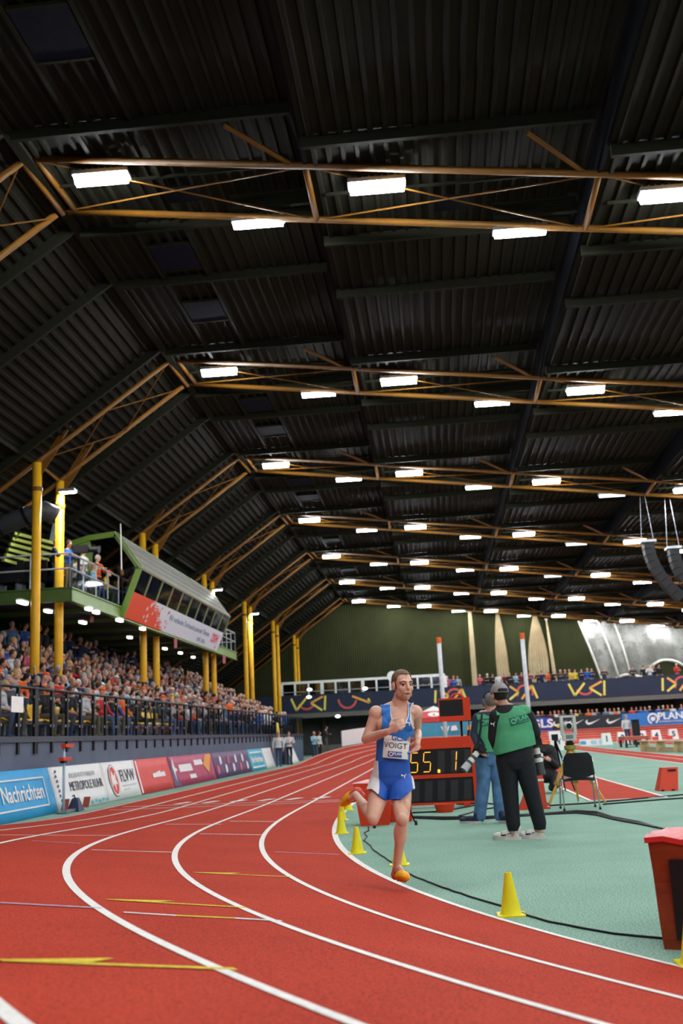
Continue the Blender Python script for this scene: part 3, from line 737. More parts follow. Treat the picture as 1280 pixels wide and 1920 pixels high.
# ================================================================ advertising boards on the left
def ad_board(y0, y1, colr, lab, zb=0.0, h=0.95, xb=-8.28, lean=0.26, wave=True):
    t = thing('advertising_board', lab, 'board', (xb, (y0 + y1) / 2, zb))
    uz = Vector((-lean, 0, h)).normalized(); L = math.hypot(lean, h); n = Vector((0, 1, 0)).cross(uz)
    b = MB(); N = max(4, int((y1 - y0) / 0.3)); v = []; M_ = 4
    for i in range(N + 1):
        for j in range(M_ + 1):
            y = y0 + (y1 - y0) * i / N + (0.0 if 0 < i < N else (0.015 if i == 0 else -0.015)); hh = L * j / M_
            wv = 0.012 * math.sin(i * 1.7 + j) * (1 if 0 < j < M_ and wave else 0)
            v.append(Vector((xb, y, zb)) + uz * hh + n * wv)
    f = [(i * (M_ + 1) + j, (i + 1) * (M_ + 1) + j, (i + 1) * (M_ + 1) + j + 1, i * (M_ + 1) + j + 1) for i in range(N) for j in range(M_)]
    k0 = len(v); v += [p - n * 0.03 for p in v]; f += [tuple(k0 + q for q in reversed(ff)) for ff in f]
    rim = [j for j in range(M_ + 1)] + [i * (M_ + 1) + M_ for i in range(1, N + 1)] + [N * (M_ + 1) + j for j in range(M_ - 1, -1, -1)] + [i * (M_ + 1) for i in range(N - 1, 0, -1)]
    for q in range(len(rim)): f.append((rim[q], rim[(q + 1) % len(rim)], k0 + rim[(q + 1) % len(rim)], k0 + rim[q]))
    b.add(v, f); b.build('panel', colr, t, True)
    for y in (y0 + 0.2, y1 - 0.2): MB().bar((xb - lean, y, zb + h * 0.95), (xb - lean - 0.02, y, zb + 0.02), 0.03).build('strut', M_STEEL, t)
    def P(y, hh, o=0.016): return Vector((xb, y, zb)) + uz * (hh * L) + n * o
    return t, P, uz
M_CYAN = mat('board_blue', (0.03, 0.32, 0.62), 0.6, var=0.05)
M_BWH = mat('board_white', (0.74, 0.73, 0.72), 0.6, var=0.03)
M_INK = mat('board_ink', (0.05, 0.06, 0.09), 0.6)
M_GREYT = mat('board_grey_print', (0.45, 0.48, 0.50), 0.6)
M_BDR = mat('board_red', (0.62, 0.05, 0.045), 0.55, var=0.06)
M_MAG = mat('board_magenta', (0.40, 0.03, 0.10), 0.55, var=0.1)
M_PURP = mat('board_purple', (0.10, 0.035, 0.12), 0.55, var=0.1)
M_ORNG = mat('board_orange', (0.72, 0.30, 0.04), 0.55)
M_TEAL = mat('board_teal', (0.03, 0.36, 0.50), 0.6)
YX = (0, 1, 0)
def frame_lines(t, P, uz, y0, y1, h0, h1, m, wd=0.03):
    L = 0.985
    for hh in (h0, h1): flat('border_line', [(y0, -wd / 2), (y1, -wd / 2), (y1, wd / 2), (y0, wd / 2)], m, t, P(0, hh), YX, uz, 0.004)
    for y in (y0, y1): flat('border_line', [(y - wd / 2, (h0 - 0.5) * L - wd / 2), (y + wd / 2, (h0 - 0.5) * L - wd / 2), (y + wd / 2, (h1 - 0.5) * L + wd / 2), (y - wd / 2, (h1 - 0.5) * L + wd / 2)], m, t, P(0, 0.5), YX, uz, 0.004)
t, P, uz = ad_board(17.6, 22.3, M_CYAN, 'light blue advertising board with white newspaper lettering, nearest of all')
text_on('lettering', 'Ruhr Nachrichten', 0.46, M_BWH, t, P(20.15, 0.5), YX, uz, bold=0.012, fit=3.1)
frame_lines(t, P, uz, 18.3, 21.85, 0.2, 0.8, M_BWH)
t, P, uz = ad_board(22.3, 25.8, M_BWH, 'white advertising board with dark METROPOLE RUHR lettering')
text_on('lettering', 'METROPOLE RUHR', 0.3, M_INK, t, P(24.45, 0.5), YX, uz, fit=2.3)
for q in range(8): flat('side_mark', [(-0.05, -0.03), (0.05, -0.035), (0.045, 0.03), (-0.02, 0.035)], M_INK, t, P(22.6 + 0.025 * (q % 2), 0.12 + 0.11 * q), YX, uz, 0.003)
for q in range(12): flat('pale_print', [(0, 0), (0.09, 0), (0.09, 0.1), (0, 0.1)], M_GREYT, t, P(23.45 + 0.15 * q, 0.72), YX, uz, 0.003)
for q in range(5): flat('pattern_square', [(0, 0), (0.14, 0), (0.14, 0.06), (0, 0.06)], M_TEAL, t, P(24.5 + 0.28 * q, 0.04 + 0.02 * (q % 2)), YX, uz, 0.003)
t, P, uz = ad_board(25.8, 28.7, M_BWH, 'white advertising board with red oval emblem and FLVW lettering')
flat('emblem', [(0.36 * math.cos(a), 0.42 * math.sin(a)) for a in np.linspace(0, 2 * math.pi, 25)[:-1]], M_INK, t, P(26.55, 0.5), YX, uz, 0.003)
flat('emblem', [(0.34 * math.cos(a), 0.4 * math.sin(a)) for a in np.linspace(0, 2 * math.pi, 25)[:-1]], M_BWH, t, P(26.55, 0.5, 0.018), YX, uz, 0.004)
flat('emblem', [(0.30 * math.cos(a), 0.36 * math.sin(a)) for a in np.linspace(0, 2 * math.pi, 25)[:-1]], M_BDR, t, P(26.55, 0.5, 0.021), YX, uz, 0.004)
flat('emblem_horse', [(-0.2, 0.1), (-0.1, 0.26), (0.02, 0.1), (0.2, 0.22), (0.12, 0.02), (0.22, -0.12), (0.05, -0.08), (-0.02, -0.26), (-0.08, -0.06), (-0.24, -0.16)], M_BWH, t, P(26.55, 0.5, 0.025), YX, uz, 0.004)
text_on('lettering', 'FLVW', 0.46, M_INK, t, P(27.75, 0.58), YX, uz, fit=1.25)
flat('pale_print', [(0, 0), (1.3, 0), (1.3, 0.025), (0, 0.025)], M_GREYT, t, P(27.15, 0.32), YX, uz, 0.003)
flat('pale_print', [(0, 0), (0.5, 0), (0.5, 0.025), (0, 0.025)], M_GREYT, t, P(27.2, 0.22), YX, uz, 0.003)
t, P, uz = ad_board(28.7, 32.3, M_BDR, 'plain red advertising board with one small white print line')
flat('print_line', [(0, 0), (1.4, 0), (1.35, 0.14), (0.9, 0.12), (0.85, 0.18), (0.4, 0.13), (0, 0.11)], M_BWH, t, P(30.2, 0.42), YX, uz, 0.003)
flat('edge_stripe', [(0, -0.46), (0.12, -0.46), (0.12, 0.46), (0, 0.46)], M_BWH, t, P(28.74, 0.5), YX, uz, 0.003)
t, P, uz = ad_board(32.3, 38.6, M_MAG, 'magenta and purple advertising board with orange slanted stripe')
flat('purple_field', [(0.02, -0.46), (0.9, -0.46), (0.1, 0.46), (0.02, 0.46)], M_PURP, t, P(32.3, 0.5), YX, uz, 0.003)
flat('orange_field', [(5.2, -0.2), (6.25, 0.46), (5.3, 0.46), (4.6, 0.1)], M_ORNG, t, P(32.3, 0.5), YX, uz, 0.003)
flat('star_mark', [(0.3, 0.1), (0.5, 0.42), (0.55, 0.1), (0.85, 0.0), (0.5, -0.08), (0.45, -0.4), (0.35, -0.05)], M_BWH, t, P(32.3, 0.55), YX, uz, 0.004)
for (a, c, e, g) in ((1.1, 2.9, 0.46, 0.7), (2.3, 3.2, 0.2, 0.34), (3.3, 4.6, 0.62, 0.8)): flat('print_block', [(a, (e - .5)), (c, (e - .5)), (c - 0.1, (g - .5)), (a, (g - .5))], M_BWH, t, P(32.3, 0.5), YX, uz, 0.003)
t, P, uz = ad_board(38.6, 46.0, M_PURP, 'dark purple advertising board with small white and pink prints')
for q in range(9):
    y = 39.0 + 0.75 * q
    flat('print_mark', [(0, 0), (0.3, 0.05), (0.42, 0.28), (0.15, 0.36), (0.02, 0.2)], M_BWH if q % 3 else mat('board_pink', (0.62, 0.12, 0.2), 0.6), t, P(y, 0.5 if q % 2 else 0.15), YX, uz, 0.003)
t, P, uz = ad_board(46.0, 49.9, M_TEAL, 'far teal advertising board with white stripes and lettering')
text_on('lettering', 'Ruhr Nachrichten', 0.4, M_BWH, t, P(47.9, 0.5), YX, uz, bold=0.02, fit=2.8)
frame_lines(t, P, uz, 46.4, 49.5, 0.16, 0.84, M_BWH, 0.07)
t, P, uz = ad_board(49.9, 52.6, M_BWH, 'plain white advertising board at the far end of the left row')
t, P, uz = ad_board(56.4, 58.8, M_BWH, 'tilted white placard beside the people at the far track edge', xb=-7.9, lean=0.4)
# tall yellow and white beach flag
p = Vector((-8.2, 52.75, 0)); t = thing('beach_flag', 'yellow and white flag standing behind the last white board', 'flag', p)
MB().tube([p, p + Vector((0, 0, 2.2))], 0.015, 6).build('pole', M_STEEL, t)
MB().prism([p + Vector((0, 0.02, 1.0)), p + Vector((0, 0.9, 1.0)), p + Vector((0, 0.85, 1.7)), p + Vector((0, 0.5, 2.15)), p + Vector((0, 0.02, 2.2))], (0.02, 0, 0)).build('cloth', M_CONE, t)
MB().prism([p + Vector((0.025, 0.2, 1.5)), p + Vector((0.025, 0.6, 1.4)), p + Vector((0.025, 0.45, 1.9))], (0.006, 0, 0)).build('print', M_BDR, t)

# ================================================================ gallery across the end
YG = 83.9
gal = sempty('gallery', (0, YG, 3.4), 'spectator gallery across the far end of the hall')
MB().box((-20.9, YG, 3.38), (43.2, YE - 0.1, 3.6)).build('slab', M_GREYWALL, gal)
MB().box((-20.9, YG - 0.12, 3.36), (43.2, YG, 4.74)).build('parapet', M_NAVY, gal)
MB().box((-20.9, YG - 0.05, 2.95), (43.2, YG + 0.4, 3.38)).build('fascia_beam', mat('beam_grey', (0.12, 0.115, 0.105), 0.6), gal)
MB().box((-20.9, YG - 0.16, 4.74), (43.2, YG + 0.04, 4.8)).build('coping', M_NAVY, gal)
MB().box((-20.9, YE - 0.6, 0), (43.2, YE - 0.5, 3.4)).build('rear_wall', M_GREYWALL, gal)
for i in range(10): MB().box((-16 + 6 * i, YE - 1.2, 0), (-15.6 + 6 * i, YE - 0.7, 3.38)).build('pier', M_GREYWALL, gal)
M_SY = mat('graphic_yellow', (0.72, 0.60, 0.10), 0.6); M_SO = mat('graphic_orange', (0.75, 0.36, 0.06), 0.6); M_SR = mat('graphic_red', (0.60, 0.09, 0.07), 0.6)
def stroke(a, b_, m, wd=0.17):
    d = Vector((b_[0] - a[0], 0, b_[1] - a[1])).normalized(); n = Vector((-d.z, 0, d.x)) * wd / 2
    A, B = Vector((a[0], YG - 0.122, a[1])), Vector((b_[0], YG - 0.122, b_[1]))
    MB().prism([A - n, B - n, B + n, A + n], (0, -0.008, 0)).build('graphic_stroke', m, gal)
def arc(cx_, cz_, r, a0, a1, m, wd=0.16):
    pts = ring2(r - wd / 2, r + wd / 2, a0, a1, 14)
    b = MB(); n = 14; v = [Vector((cx_ + p[0], YG - 0.124, cz_ + p[1])) for p in pts]
    b.add(v, [(i, i + 1, 2 * n + 1 - i - 1, 2 * n + 1 - i) for i in range(n)]); b.build('graphic_arc', m, gal)
def gx(px): return at(px, 1310, YG - 0.12).x
def motif(px):
    x = gx(px); z0, z1 = 3.5, 4.55
    stroke((x - 1.15, z1), (x - 0.75, z0 + 0.1), M_SY); stroke((x - 0.75, z0 + 0.1), (x + 0.1, z1), M_SY)
    arc(x + 0.1, z1 - 0.25, 0.65, 200, 340, M_SR)
    stroke((x + 1.45, z1 + 0.05), (x + 0.45, z0 + 0.62), M_SO); stroke((x + 0.45, z0 + 0.62), (x + 1.35, z0 + 0.0), M_SY); stroke((x + 1.65, z1 + 0.1), (x + 1.55, z0 + 0.0), M_SY)
def motif2(px):
    x = gx(px); z0, z1 = 3.5, 4.6
    stroke((x - 1.4, z0 + 0.1), (x - 1.3, z1), M_SY); stroke((x - 0.95, z1), (x - 0.3, z0 + 0.6), M_SO); stroke((x - 0.3, z0 + 0.6), (x - 1.05, z0 + 0.05), M_SY)
    arc(x + 0.2, z1 - 0.6, 0.62, -20, 200, M_SR); stroke((x - 0.1, z0 + 0.05), (x + 0.8, z1), M_SO); stroke((x + 0.8, z1), (x + 1.15, z0 + 0.05), M_SY)
for px in (572, 1096): motif(px)
for px in (848, 980, 1278, 1420): motif2(px)
x = gx(651); arc(x, 4.3, 0.72, 180, 350, M_SR); stroke((x + 0.4, 4.5), (x + 1.8, 3.9), M_SO); stroke((x + 1.8, 3.9), (x + 1.7, 4.25), M_SY)
stroke((gx(742), 4.6), (gx(748), 3.7), M_SY)
# white framed glazing on the gallery
gw = thing('glazed_screen', 'white framed glass screen on the gallery left of the runner', 'screen', (-6, YG + 0.3, 4.8))
xa, xb = at(527, 1275, YG + 0.3).x, at(834, 1270, YG + 0.3).x
MB().box((xa, YG + 0.25, 5.72), (xb, YG + 0.4, 5.92)).build('top_rail', M_WHITE, gw)
nn = 12
for i in range(nn + 1):
    x = xa + (xb - xa) * i / nn; wd = 0.13 if i % 3 == 0 else 0.07
    MB().box((x - wd, YG + 0.26, 4.8), (x + wd, YG + 0.38, 5.74)).build('upright', M_WHITE, gw)
    if i < nn: MB().box((x + wd, YG + 0.3, 4.85), (xa + (xb - xa) * (i + 1) / nn - 0.07, YG + 0.33, 5.72)).build('pane', M_GLASSD, gw)
MB().box((xa, YG + 0.26, 5.05), (xb, YG + 0.34, 5.1)).build('mid_rail', M_GALV, gw)
p = at(735, 1268, YG + 0.2); t = thing('round_sign', 'round white sign standing on the gallery behind the runner\'s head', 'sign', p)
MB().lathe([(0.42, -0.03), (0.42, 0.03)], p, 24, Matrix.Rotation(math.pi / 2, 3, 'X')).build('disc', M_WHITE, t)
MB().tube([p + Vector((0, 0.05, -0.3)), Vector((p.x, p.y + 0.05, 4.6))], 0.03, 6).build('post', M_GALV, t)
for i, (px, py) in enumerate(((580, 1293), (684, 1291), (579, 1307), (633, 1343), (834, 1267), (840, 1265))[:4]):
    p = at(px, py, YG - 0.25); lab = ['small oval lamp on the gallery under the left of the glazed screen', 'small oval lamp on the gallery left of the runner\'s head', 'bluish oval lamp on the parapet above the end of the stand', 'oval lamp below the parapet left of the runner\'s shoulder'][i]
    t = thing('bulkhead_lamp', lab, 'lamp', p)
    MB().ell(p, (0.2, 0.06, 0.11), n=14, m=8).build('diffuser', M_SOFFIT, t, True)
    MB().ell(p + Vector((0, 0.05, 0)), (0.24, 0.05, 0.14), n=14, m=8).build('housing', M_GALV, t, True)
# curtains gathered against the end wall
M_CURT = mat('beige_curtain', (0.50, 0.40, 0.24), 0.8, var=0.12, scale=2)
def curtain(lab, xc, zt, zb, wt, wm, wb, dep=0.25, nf=7, xs=0.0, y=YE - 1.0):
    t = thing('gathered_curtain', lab, 'curtain', (xc, y, zb)); b = MB(); nz = 12; nu = nf * 4; v = []
    for i in range(nz + 1):
        u = i / nz; wd = wt + (wm - wt) * math.sin(min(1, u / 0.6) * math.pi / 2) if u < 0.6 else wm + (wb - wm) * smooth((u - 0.6) / 0.4)
        z = zt + (zb - zt) * u; xx = xc + xs * u
        for j in range(nu + 1):
            s = j / nu - 0.5; v.append((xx + s * wd, y - dep * (0.5 + 0.5 * math.cos(2 * math.pi * nf * (s + 0.5))) * min(1, wd) - 0.2 * (0.25 - s * s), z))
    k0 = len(v); f = [(i * (nu + 1) + j, (i + 1) * (nu + 1) + j, (i + 1) * (nu + 1) + j + 1, i * (nu + 1) + j + 1) for i in range(nz) for j in range(nu)]
    b.add(v, f); b.build('cloth', M_CURT, t, True)
    MB().box((xc - wt, y - 0.1, zt), (xc + wt, y + 0.1, zt + 0.08)).build('hook_rail', M_STEEL, t)
cX = lambda px, py: at(px, py, YE - 1.0).x
cZ = lambda px, py: at(px, py, YE - 1.0).z
curtain('narrow beige curtain strip, leftmost on the end wall', cX(884, 1200), cZ(884, 1147), 3.62, 0.3, 0.45, 0.5, nf=3)
curtain('beige curtain flaring from a point beside the leftmost strip', cX(936, 1200), cZ(936, 1147), 3.62, 0.25, 1.05, 1.1, nf=5, xs=0.1)
curtain('widest beige curtain hanging on the end wall behind the photographers', cX(1006, 1200), cZ(1006, 1155), 3.62, 0.35, 1.75, 1.3, nf=8, xs=-0.1)
curtain('thin beige curtain fold right of the widest curtain', cX(1027, 1200), cZ(1027, 1162), 3.62, 0.12, 0.3, 0.35, nf=2, xs=0.4)
# draped white net
M_NET = bpy.data.materials.new('white_net'); M_NET.use_nodes = True
nt = M_NET.node_tree; pbs = nt.nodes['Principled BSDF']; pbs.inputs['Base Color'].default_value = (0.5, 0.49, 0.46, 1); pbs.inputs['Roughness'].default_value = 0.9
nz_ = nt.nodes.new('ShaderNodeTexNoise'); nz_.inputs['Scale'].default_value = 1.2; rp = nt.nodes.new('ShaderNodeMapRange'); tcc = nt.nodes.new('ShaderNodeTexCoord')
rp.inputs[1].default_value = 0.3; rp.inputs[2].default_value = 0.7; rp.inputs[3].default_value = 0.28; rp.inputs[4].default_value = 0.55
nt.links.new(tcc.outputs['Object'], nz_.inputs['Vector']); nt.links.new(nz_.outputs['Fac'], rp.inputs[0]); nt.links.new(rp.outputs[0], pbs.inputs['Alpha'])
net = thing('draped_net', 'white net draped in swags across the right of the end wall', 'net', (16, YE - 1.2, 3.7))
MB().box((-20.8, YG + 0.25, 3.6), (43.1, YE - 1.4, 4.0)).build('viewing_step', M_DARK, gal)
b = MB(); nu, nz2 = 60, 14; v = []
xl, xr = cX(1083, 1165), cX(1340, 1200)
for i in range(nu + 1):
    s = i / nu; xt = xl + (xr - xl) * s; xbm = xt + 1.7 * (1 - s) ** 2
    zt = cZ(1083, 1165) - 0.08 * (xt - xl); sw = 4.1 + 1.7 * smooth(s * 1.4) + 0.9 * abs(math.sin(s * 8.5)) * (1 - 0.3 * s)
    for j in range(nz2 + 1):
        u = j / nz2; v.append((xt + (xbm - xt) * u, YE - 1.1 - 0.5 * math.sin(u * 3.1) - 0.15 * math.sin(s * 40), zt + (sw - zt) * u))
b.add(v, [(i * (nz2 + 1) + j, i * (nz2 + 1) + j + 1, (i + 1) * (nz2 + 1) + j + 1, (i + 1) * (nz2 + 1) + j) for i in range(nu) for j in range(nz2)])
b.build('mesh_cloth', M_NET, net, True)
M_ROPE = mat('net_rope', (0.66, 0.62, 0.54), 0.8)
hem = [Vector(v[i * (nz2 + 1) + nz2]) for i in range(nu + 1)]
MB().tube(hem, 0.12, 6).build('hem_rope', M_ROPE, net, True)
for i in (0, 9, 16): MB().tube([Vector(v[i * (nz2 + 1) + j]) + Vector((0, -0.1, 0)) for j in range(nz2 + 1)], 0.09, 6).build('gather_rope', M_ROPE, net, True)
# boards around the outside of the far bend
def bend_board(i0, i1, m, lab, h=0.98, out=6.5):
    p = tp(i0, out); t = thing('advertising_board', lab, 'board', (p.x, p.y, p.z)); N = 10; v = []; f = []
    for q in range(N + 1):
        ii = int(round(i0 + (i1 - i0) * q / N)); a = tp(ii, 6.13); a2 = tp(ii, out); z0 = max(0, a.z)
        v += [Vector((a2.x, a2.y, z0)), Vector((a2.x, a2.y, z0 + h))]
    f = [(2 * q, 2 * q + 1, 2 * q + 3, 2 * q + 2) for q in range(N)]; k0 = len(v)
    v2 = [tp(int(round(i0 + (i1 - i0) * q / N)), out + 0.06) for q in range(N + 1)]
    for q in range(N + 1): v += [Vector((v2[q].x, v2[q].y, v[2 * q].z)), Vector((v2[q].x, v2[q].y, v[2 * q + 1].z))]
    f += [(k0 + 2 * q, k0 + 2 * q + 2, k0 + 2 * q + 3, k0 + 2 * q + 1) for q in range(N)]
    f += [(2 * q + 1, k0 + 2 * q + 1, k0 + 2 * q + 3, 2 * q + 3) for q in range(N)] + [(0, k0, k0 + 1, 1), (2 * N, 2 * N + 1, k0 + 2 * N + 1, k0 + 2 * N)]
    b = MB().add(v, f); b.build('panel', m, t)
    for q in (1, N - 1):
        pz = v[2 * q]; MB().box((pz.x - 0.03, pz.y + 0.1, 0), (pz.x + 0.03, pz.y + 0.16, pz.z + h * 0.9)).build('strut', M_STEEL, t)
    mid = int(round((i0 + i1) / 2)); c = tp(mid, out - 0.02); z0 = max(0, tp(mid, 6.13).z)
    ta = tp(i0, out); tb = tp(i1, out); dr = (ta - tb); dr.z = 0; dr.normalize()
    return t, c, z0 + h / 2, dr
def track_index(x, y): return min(range(NT), key=lambda i: (tp(i, 6.5).x - x) ** 2 + (tp(i, 6.5).y - y) ** 2)
def bend_ix(px):
    best = None
    for i in range(NT):
        p_ = tp(i, 6.5)
        if p_.y < 56: continue
        c = RM.transposed() @ (Vector((p_.x, p_.y, 1.4)) - Vector((0, 0, CAM_H))); X_ = 640 + F_PX * c.x / -c.z
        if best is None or abs(X_ - px) < best[0]: best = (abs(X_ - px), i)
    return best[1]
M_NKB = mat('board_black', (0.022, 0.024, 0.032), 0.5); M_PLAN = mat('board_plan_blue', (0.03, 0.17, 0.50), 0.5); M_GLSB = mat('board_royal_blue', (0.03, 0.07, 0.33), 0.5)
t, c, zc, dr = bend_board(bend_ix(704), bend_ix(640), M_BWH, 'white board curving round the far bend left of the runner')
t, c, zc, dr = bend_board(bend_ix(905), bend_ix(770), mat('board_sky', (0.06, 0.28, 0.42), 0.6), 'sky blue board behind the lap counter')
flat('print_mark', [(-0.7, 0.2), (-0.45, -0.2), (-0.25, 0.1), (-0.05, -0.2), (0.2, 0.22), (0.02, 0.2), (-0.08, 0.0), (-0.25, 0.22), (-0.42, 0.0), (-0.52, 0.2)], M_BWH, t, c + Vector((0, -0.03, zc - c.z)), dr, (0, 0, 1), 0.01)
for q in range(3): flat('print_patch', [(0, 0), (0.7, 0.05), (0.55, 0.4), (0.1, 0.35)], M_BWH if q != 1 else M_ORNG, t, Vector((c.x + 0.2 + 1.2 * q, c.y - 0.05, zc - 0.15)), dr, (0, 0, 1), 0.01)
t, c, zc, dr = bend_board(bend_ix(1033), bend_ix(915), M_GLSB, 'royal blue board with white GLS lettering and yellow dot')
text_on('lettering', 'GLS', 0.85, M_BWH, t, Vector((gx(1003), c.y - 0.25, zc + 0.03)), dr, (0, 0, 1), bold=0.03, fit=2.0)
flat('yellow_dot', [(-0.1, -0.1), (0.1, -0.1), (0.1, 0.1), (-0.1, 0.1)], M_SY, t, Vector((gx(1003) + 1.2, c.y - 0.25, zc - 0.2)), dr, (0, 0, 1), 0.01)
ia, ib = bend_ix(1167), bend_ix(1034)
t, c, zc, dr = bend_board(ia, ib, M_NKB, 'black board with four white tick shaped swooshes')
for px in (1047, 1082, 1115, 1148):
    ii = bend_ix(px); pc = tp(ii, 6.42); zz = max(0, tp(ii, 6.13).z) + 0.5
    d2 = tp(ii - 4, 6.5) - tp(ii + 4, 6.5); d2.z = 0; d2.normalize()
    flat('swoosh', [(a * 1.25, b_ * 1.35) for a, b_ in SWOOSH], M_BWH, t, Vector((pc.x, pc.y, zz)), d2, (0, 0, 1), 0.01)
t, c, zc, dr = bend_board(bend_ix(1300), bend_ix(1168), M_PLAN, 'blue board with white round emblem and PLAN lettering')
ii = bend_ix(1221); pc = tp(ii, 6.42); d2 = tp(ii - 4, 6.5) - tp(ii + 4, 6.5); d2.z = 0; d2.normalize(); zz = max(0, tp(ii, 6.13).z) + 0.5
flat('emblem', ring2(0.3, 0.43, -60, 250), M_BWH, t, Vector((pc.x, pc.y, zz)), d2, (0, 0, 1), 0.01)
flat('emblem', [(-0.2, 0.0), (-0.08, 0.16), (0.08, 0.1), (0.2, 0.18), (0.14, -0.14), (-0.1, -0.2)], M_BWH, t, Vector((pc.x, pc.y, zz)), d2, (0, 0, 1), 0.01)
ii = bend_ix(1256); pc = tp(ii, 6.42)
text_on('lettering', 'PLAN', 0.72, M_BWH, t, Vector((pc.x, pc.y, zz + 0.14)), d2, (0, 0, 1), bold=0.03, fit=1.9, ext=0.01)
text_on('lettering', 'INTERNATIONAL', 0.18, M_BWH, t, Vector((pc.x, pc.y, zz - 0.26)), d2, (0, 0, 1), fit=1.8, ext=0.01)
# ================================================================ organic bodies
def organic(b, voxel, smooth_n=6, mats=None, name='body'):
    me = b.mesh('prims', [])
    ob = bpy.data.objects.new('prims', me)
    r = ob.modifiers.new('r', 'REMESH'); r.mode = 'VOXEL'; r.voxel_size = voxel; r.use_smooth_shade = True
    if smooth_n:
        s = ob.modifiers.new('s', 'SMOOTH'); s.factor = 0.5; s.iterations = smooth_n
    out = evaluated(ob); out.name = name
    bpy.data.meshes.remove(me)
    out.materials.clear()
    for m in (mats or []): out.materials.append(m)
    out.polygons.foreach_set('use_smooth', [True] * len(out.polygons))
    return out
def centers(me):
    c = np.empty(len(me.polygons) * 3); me.polygons.foreach_get('center', c); return c.reshape(-1, 3)
def assign(me, rules):
    """rules: list of (material index, function(centers) -> bool array)"""
    c = centers(me); mi = np.zeros(len(c), int)
    for k, fn in rules: mi[fn(c)] = k
    me.polygons.foreach_set('material_index', mi.tolist()); me.update()
def shell(me, fn, offset, name, m, parent, smooth_n=2, inner=0.002, flare=None):
    """clothing: the part of a body surface selected by fn, lifted off along its normals, with a hem"""
    nv = len(me.vertices); co = np.empty(nv * 3); me.vertices.foreach_get('co', co); co = co.reshape(-1, 3)
    no = np.empty(nv * 3); me.vertices.foreach_get('normal', no); no = no.reshape(-1, 3)
    sel = fn(centers(me)); faces = [tuple(p.vertices) for p, s in zip(me.polygons, sel) if s]
    if not faces: return None
    used = sorted({v for f in faces for v in f}); ix = {v: i for i, v in enumerate(used)}
    off = offset if not callable(offset) else None
    base = co[used]; nn = no[used]; d = (np.full(len(used), offset) if off is not None else offset(base))
    out = base + nn * d[:, None]
    if flare is not None: out = flare(out)
    fs = [tuple(ix[v] for v in f) for f in faces]
    edges = {}
    for f in fs:
        for a, c in zip(f, f[1:] + f[:1]):
            k = (min(a, c), max(a, c)); edges[k] = (a, c) if k not in edges else None
    bnd = [e for e in edges.values() if e]
    # smooth the boundary so that hems run clean
    nb = {}
    for a, c in bnd: nb.setdefault(a, []).append(c); nb.setdefault(c, []).append(a)
    for _ in range(smooth_n * 3):
        new = out.copy()
        for v, l in nb.items():
            if len(l) == 2: new[v] = 0.5 * out[v] + 0.25 * (out[l[0]] + out[l[1]])
        out = new
    inn = base + nn * inner
    k0 = len(out); bv = sorted(nb); bi = {v: k0 + i for i, v in enumerate(bv)}
    verts = out.tolist() + [inn[v].tolist() for v in bv]
    fs += [(c, a, bi[a], bi[c]) for a, c in bnd]
    mesh = bpy.data.meshes.new(name); mesh.from_pydata(verts, [], fs); mesh.materials.append(m)
    mesh.polygons.foreach_set('use_smooth', [True] * len(mesh.polygons)); mesh.update()
    return link(name, mesh, parent)
M_SKIN = [mat('skin_%d' % i, c, 0.5, var=0.08, scale=14) for i, c in enumerate([(0.55, 0.28, 0.19), (0.62, 0.34, 0.25), (0.48, 0.23, 0.15), (0.58, 0.30, 0.22)])]
HAIRC = {'grey': (0.30, 0.29, 0.28), 'white': (0.6, 0.58, 0.55), 'dark': (0.018, 0.014, 0.012), 'brown': (0.07, 0.038, 0.02), 'blond': (0.36, 0.24, 0.10)}
M_HAIR = {k: mat(k + '_hair', v, 0.65, var=0.25, scale=40) for k, v in HAIRC.items()}
TOPC = {'black': (0.012, 0.012, 0.016), 'navy': (0.012, 0.02, 0.06), 'blue': (0.02, 0.09, 0.36), 'steel blue': (0.06, 0.13, 0.26), 'red': (0.52, 0.03, 0.03), 'orange': (0.70, 0.11, 0.01), 'white': (0.58, 0.58, 0.58), 'light grey': (0.32, 0.33, 0.36), 'maroon': (0.12, 0.02, 0.025), 'light blue': (0.25, 0.45, 0.58), 'olive': (0.10, 0.10, 0.04), 'pink': (0.55, 0.08, 0.15), 'brown': (0.11, 0.06, 0.03), 'charcoal': (0.035, 0.037, 0.042), 'yellow': (0.66, 0.48, 0.06), 'teal': (0.03, 0.22, 0.25)}
M_TOP = {k: mat(k.replace(' ', '_') + '_clothes', v, 0.8, var=0.15, scale=9) for k, v in TOPC.items()}
M_TROU = [mat('trousers_%d' % i, c, 0.8, var=0.15) for i, c in enumerate([(0.015, 0.016, 0.022), (0.03, 0.05, 0.11), (0.08, 0.13, 0.24), (0.12, 0.10, 0.07)])]
M_CAPC = {'orange': mat('orange_cap', (0.72, 0.10, 0.015), 0.7), 'white': mat('white_cap', (0.7, 0.68, 0.64), 0.7), 'black': mat('black_cap', (0.015, 0.015, 0.02), 0.7), 'blue': mat('blue_cap', (0.03, 0.14, 0.40), 0.7)}

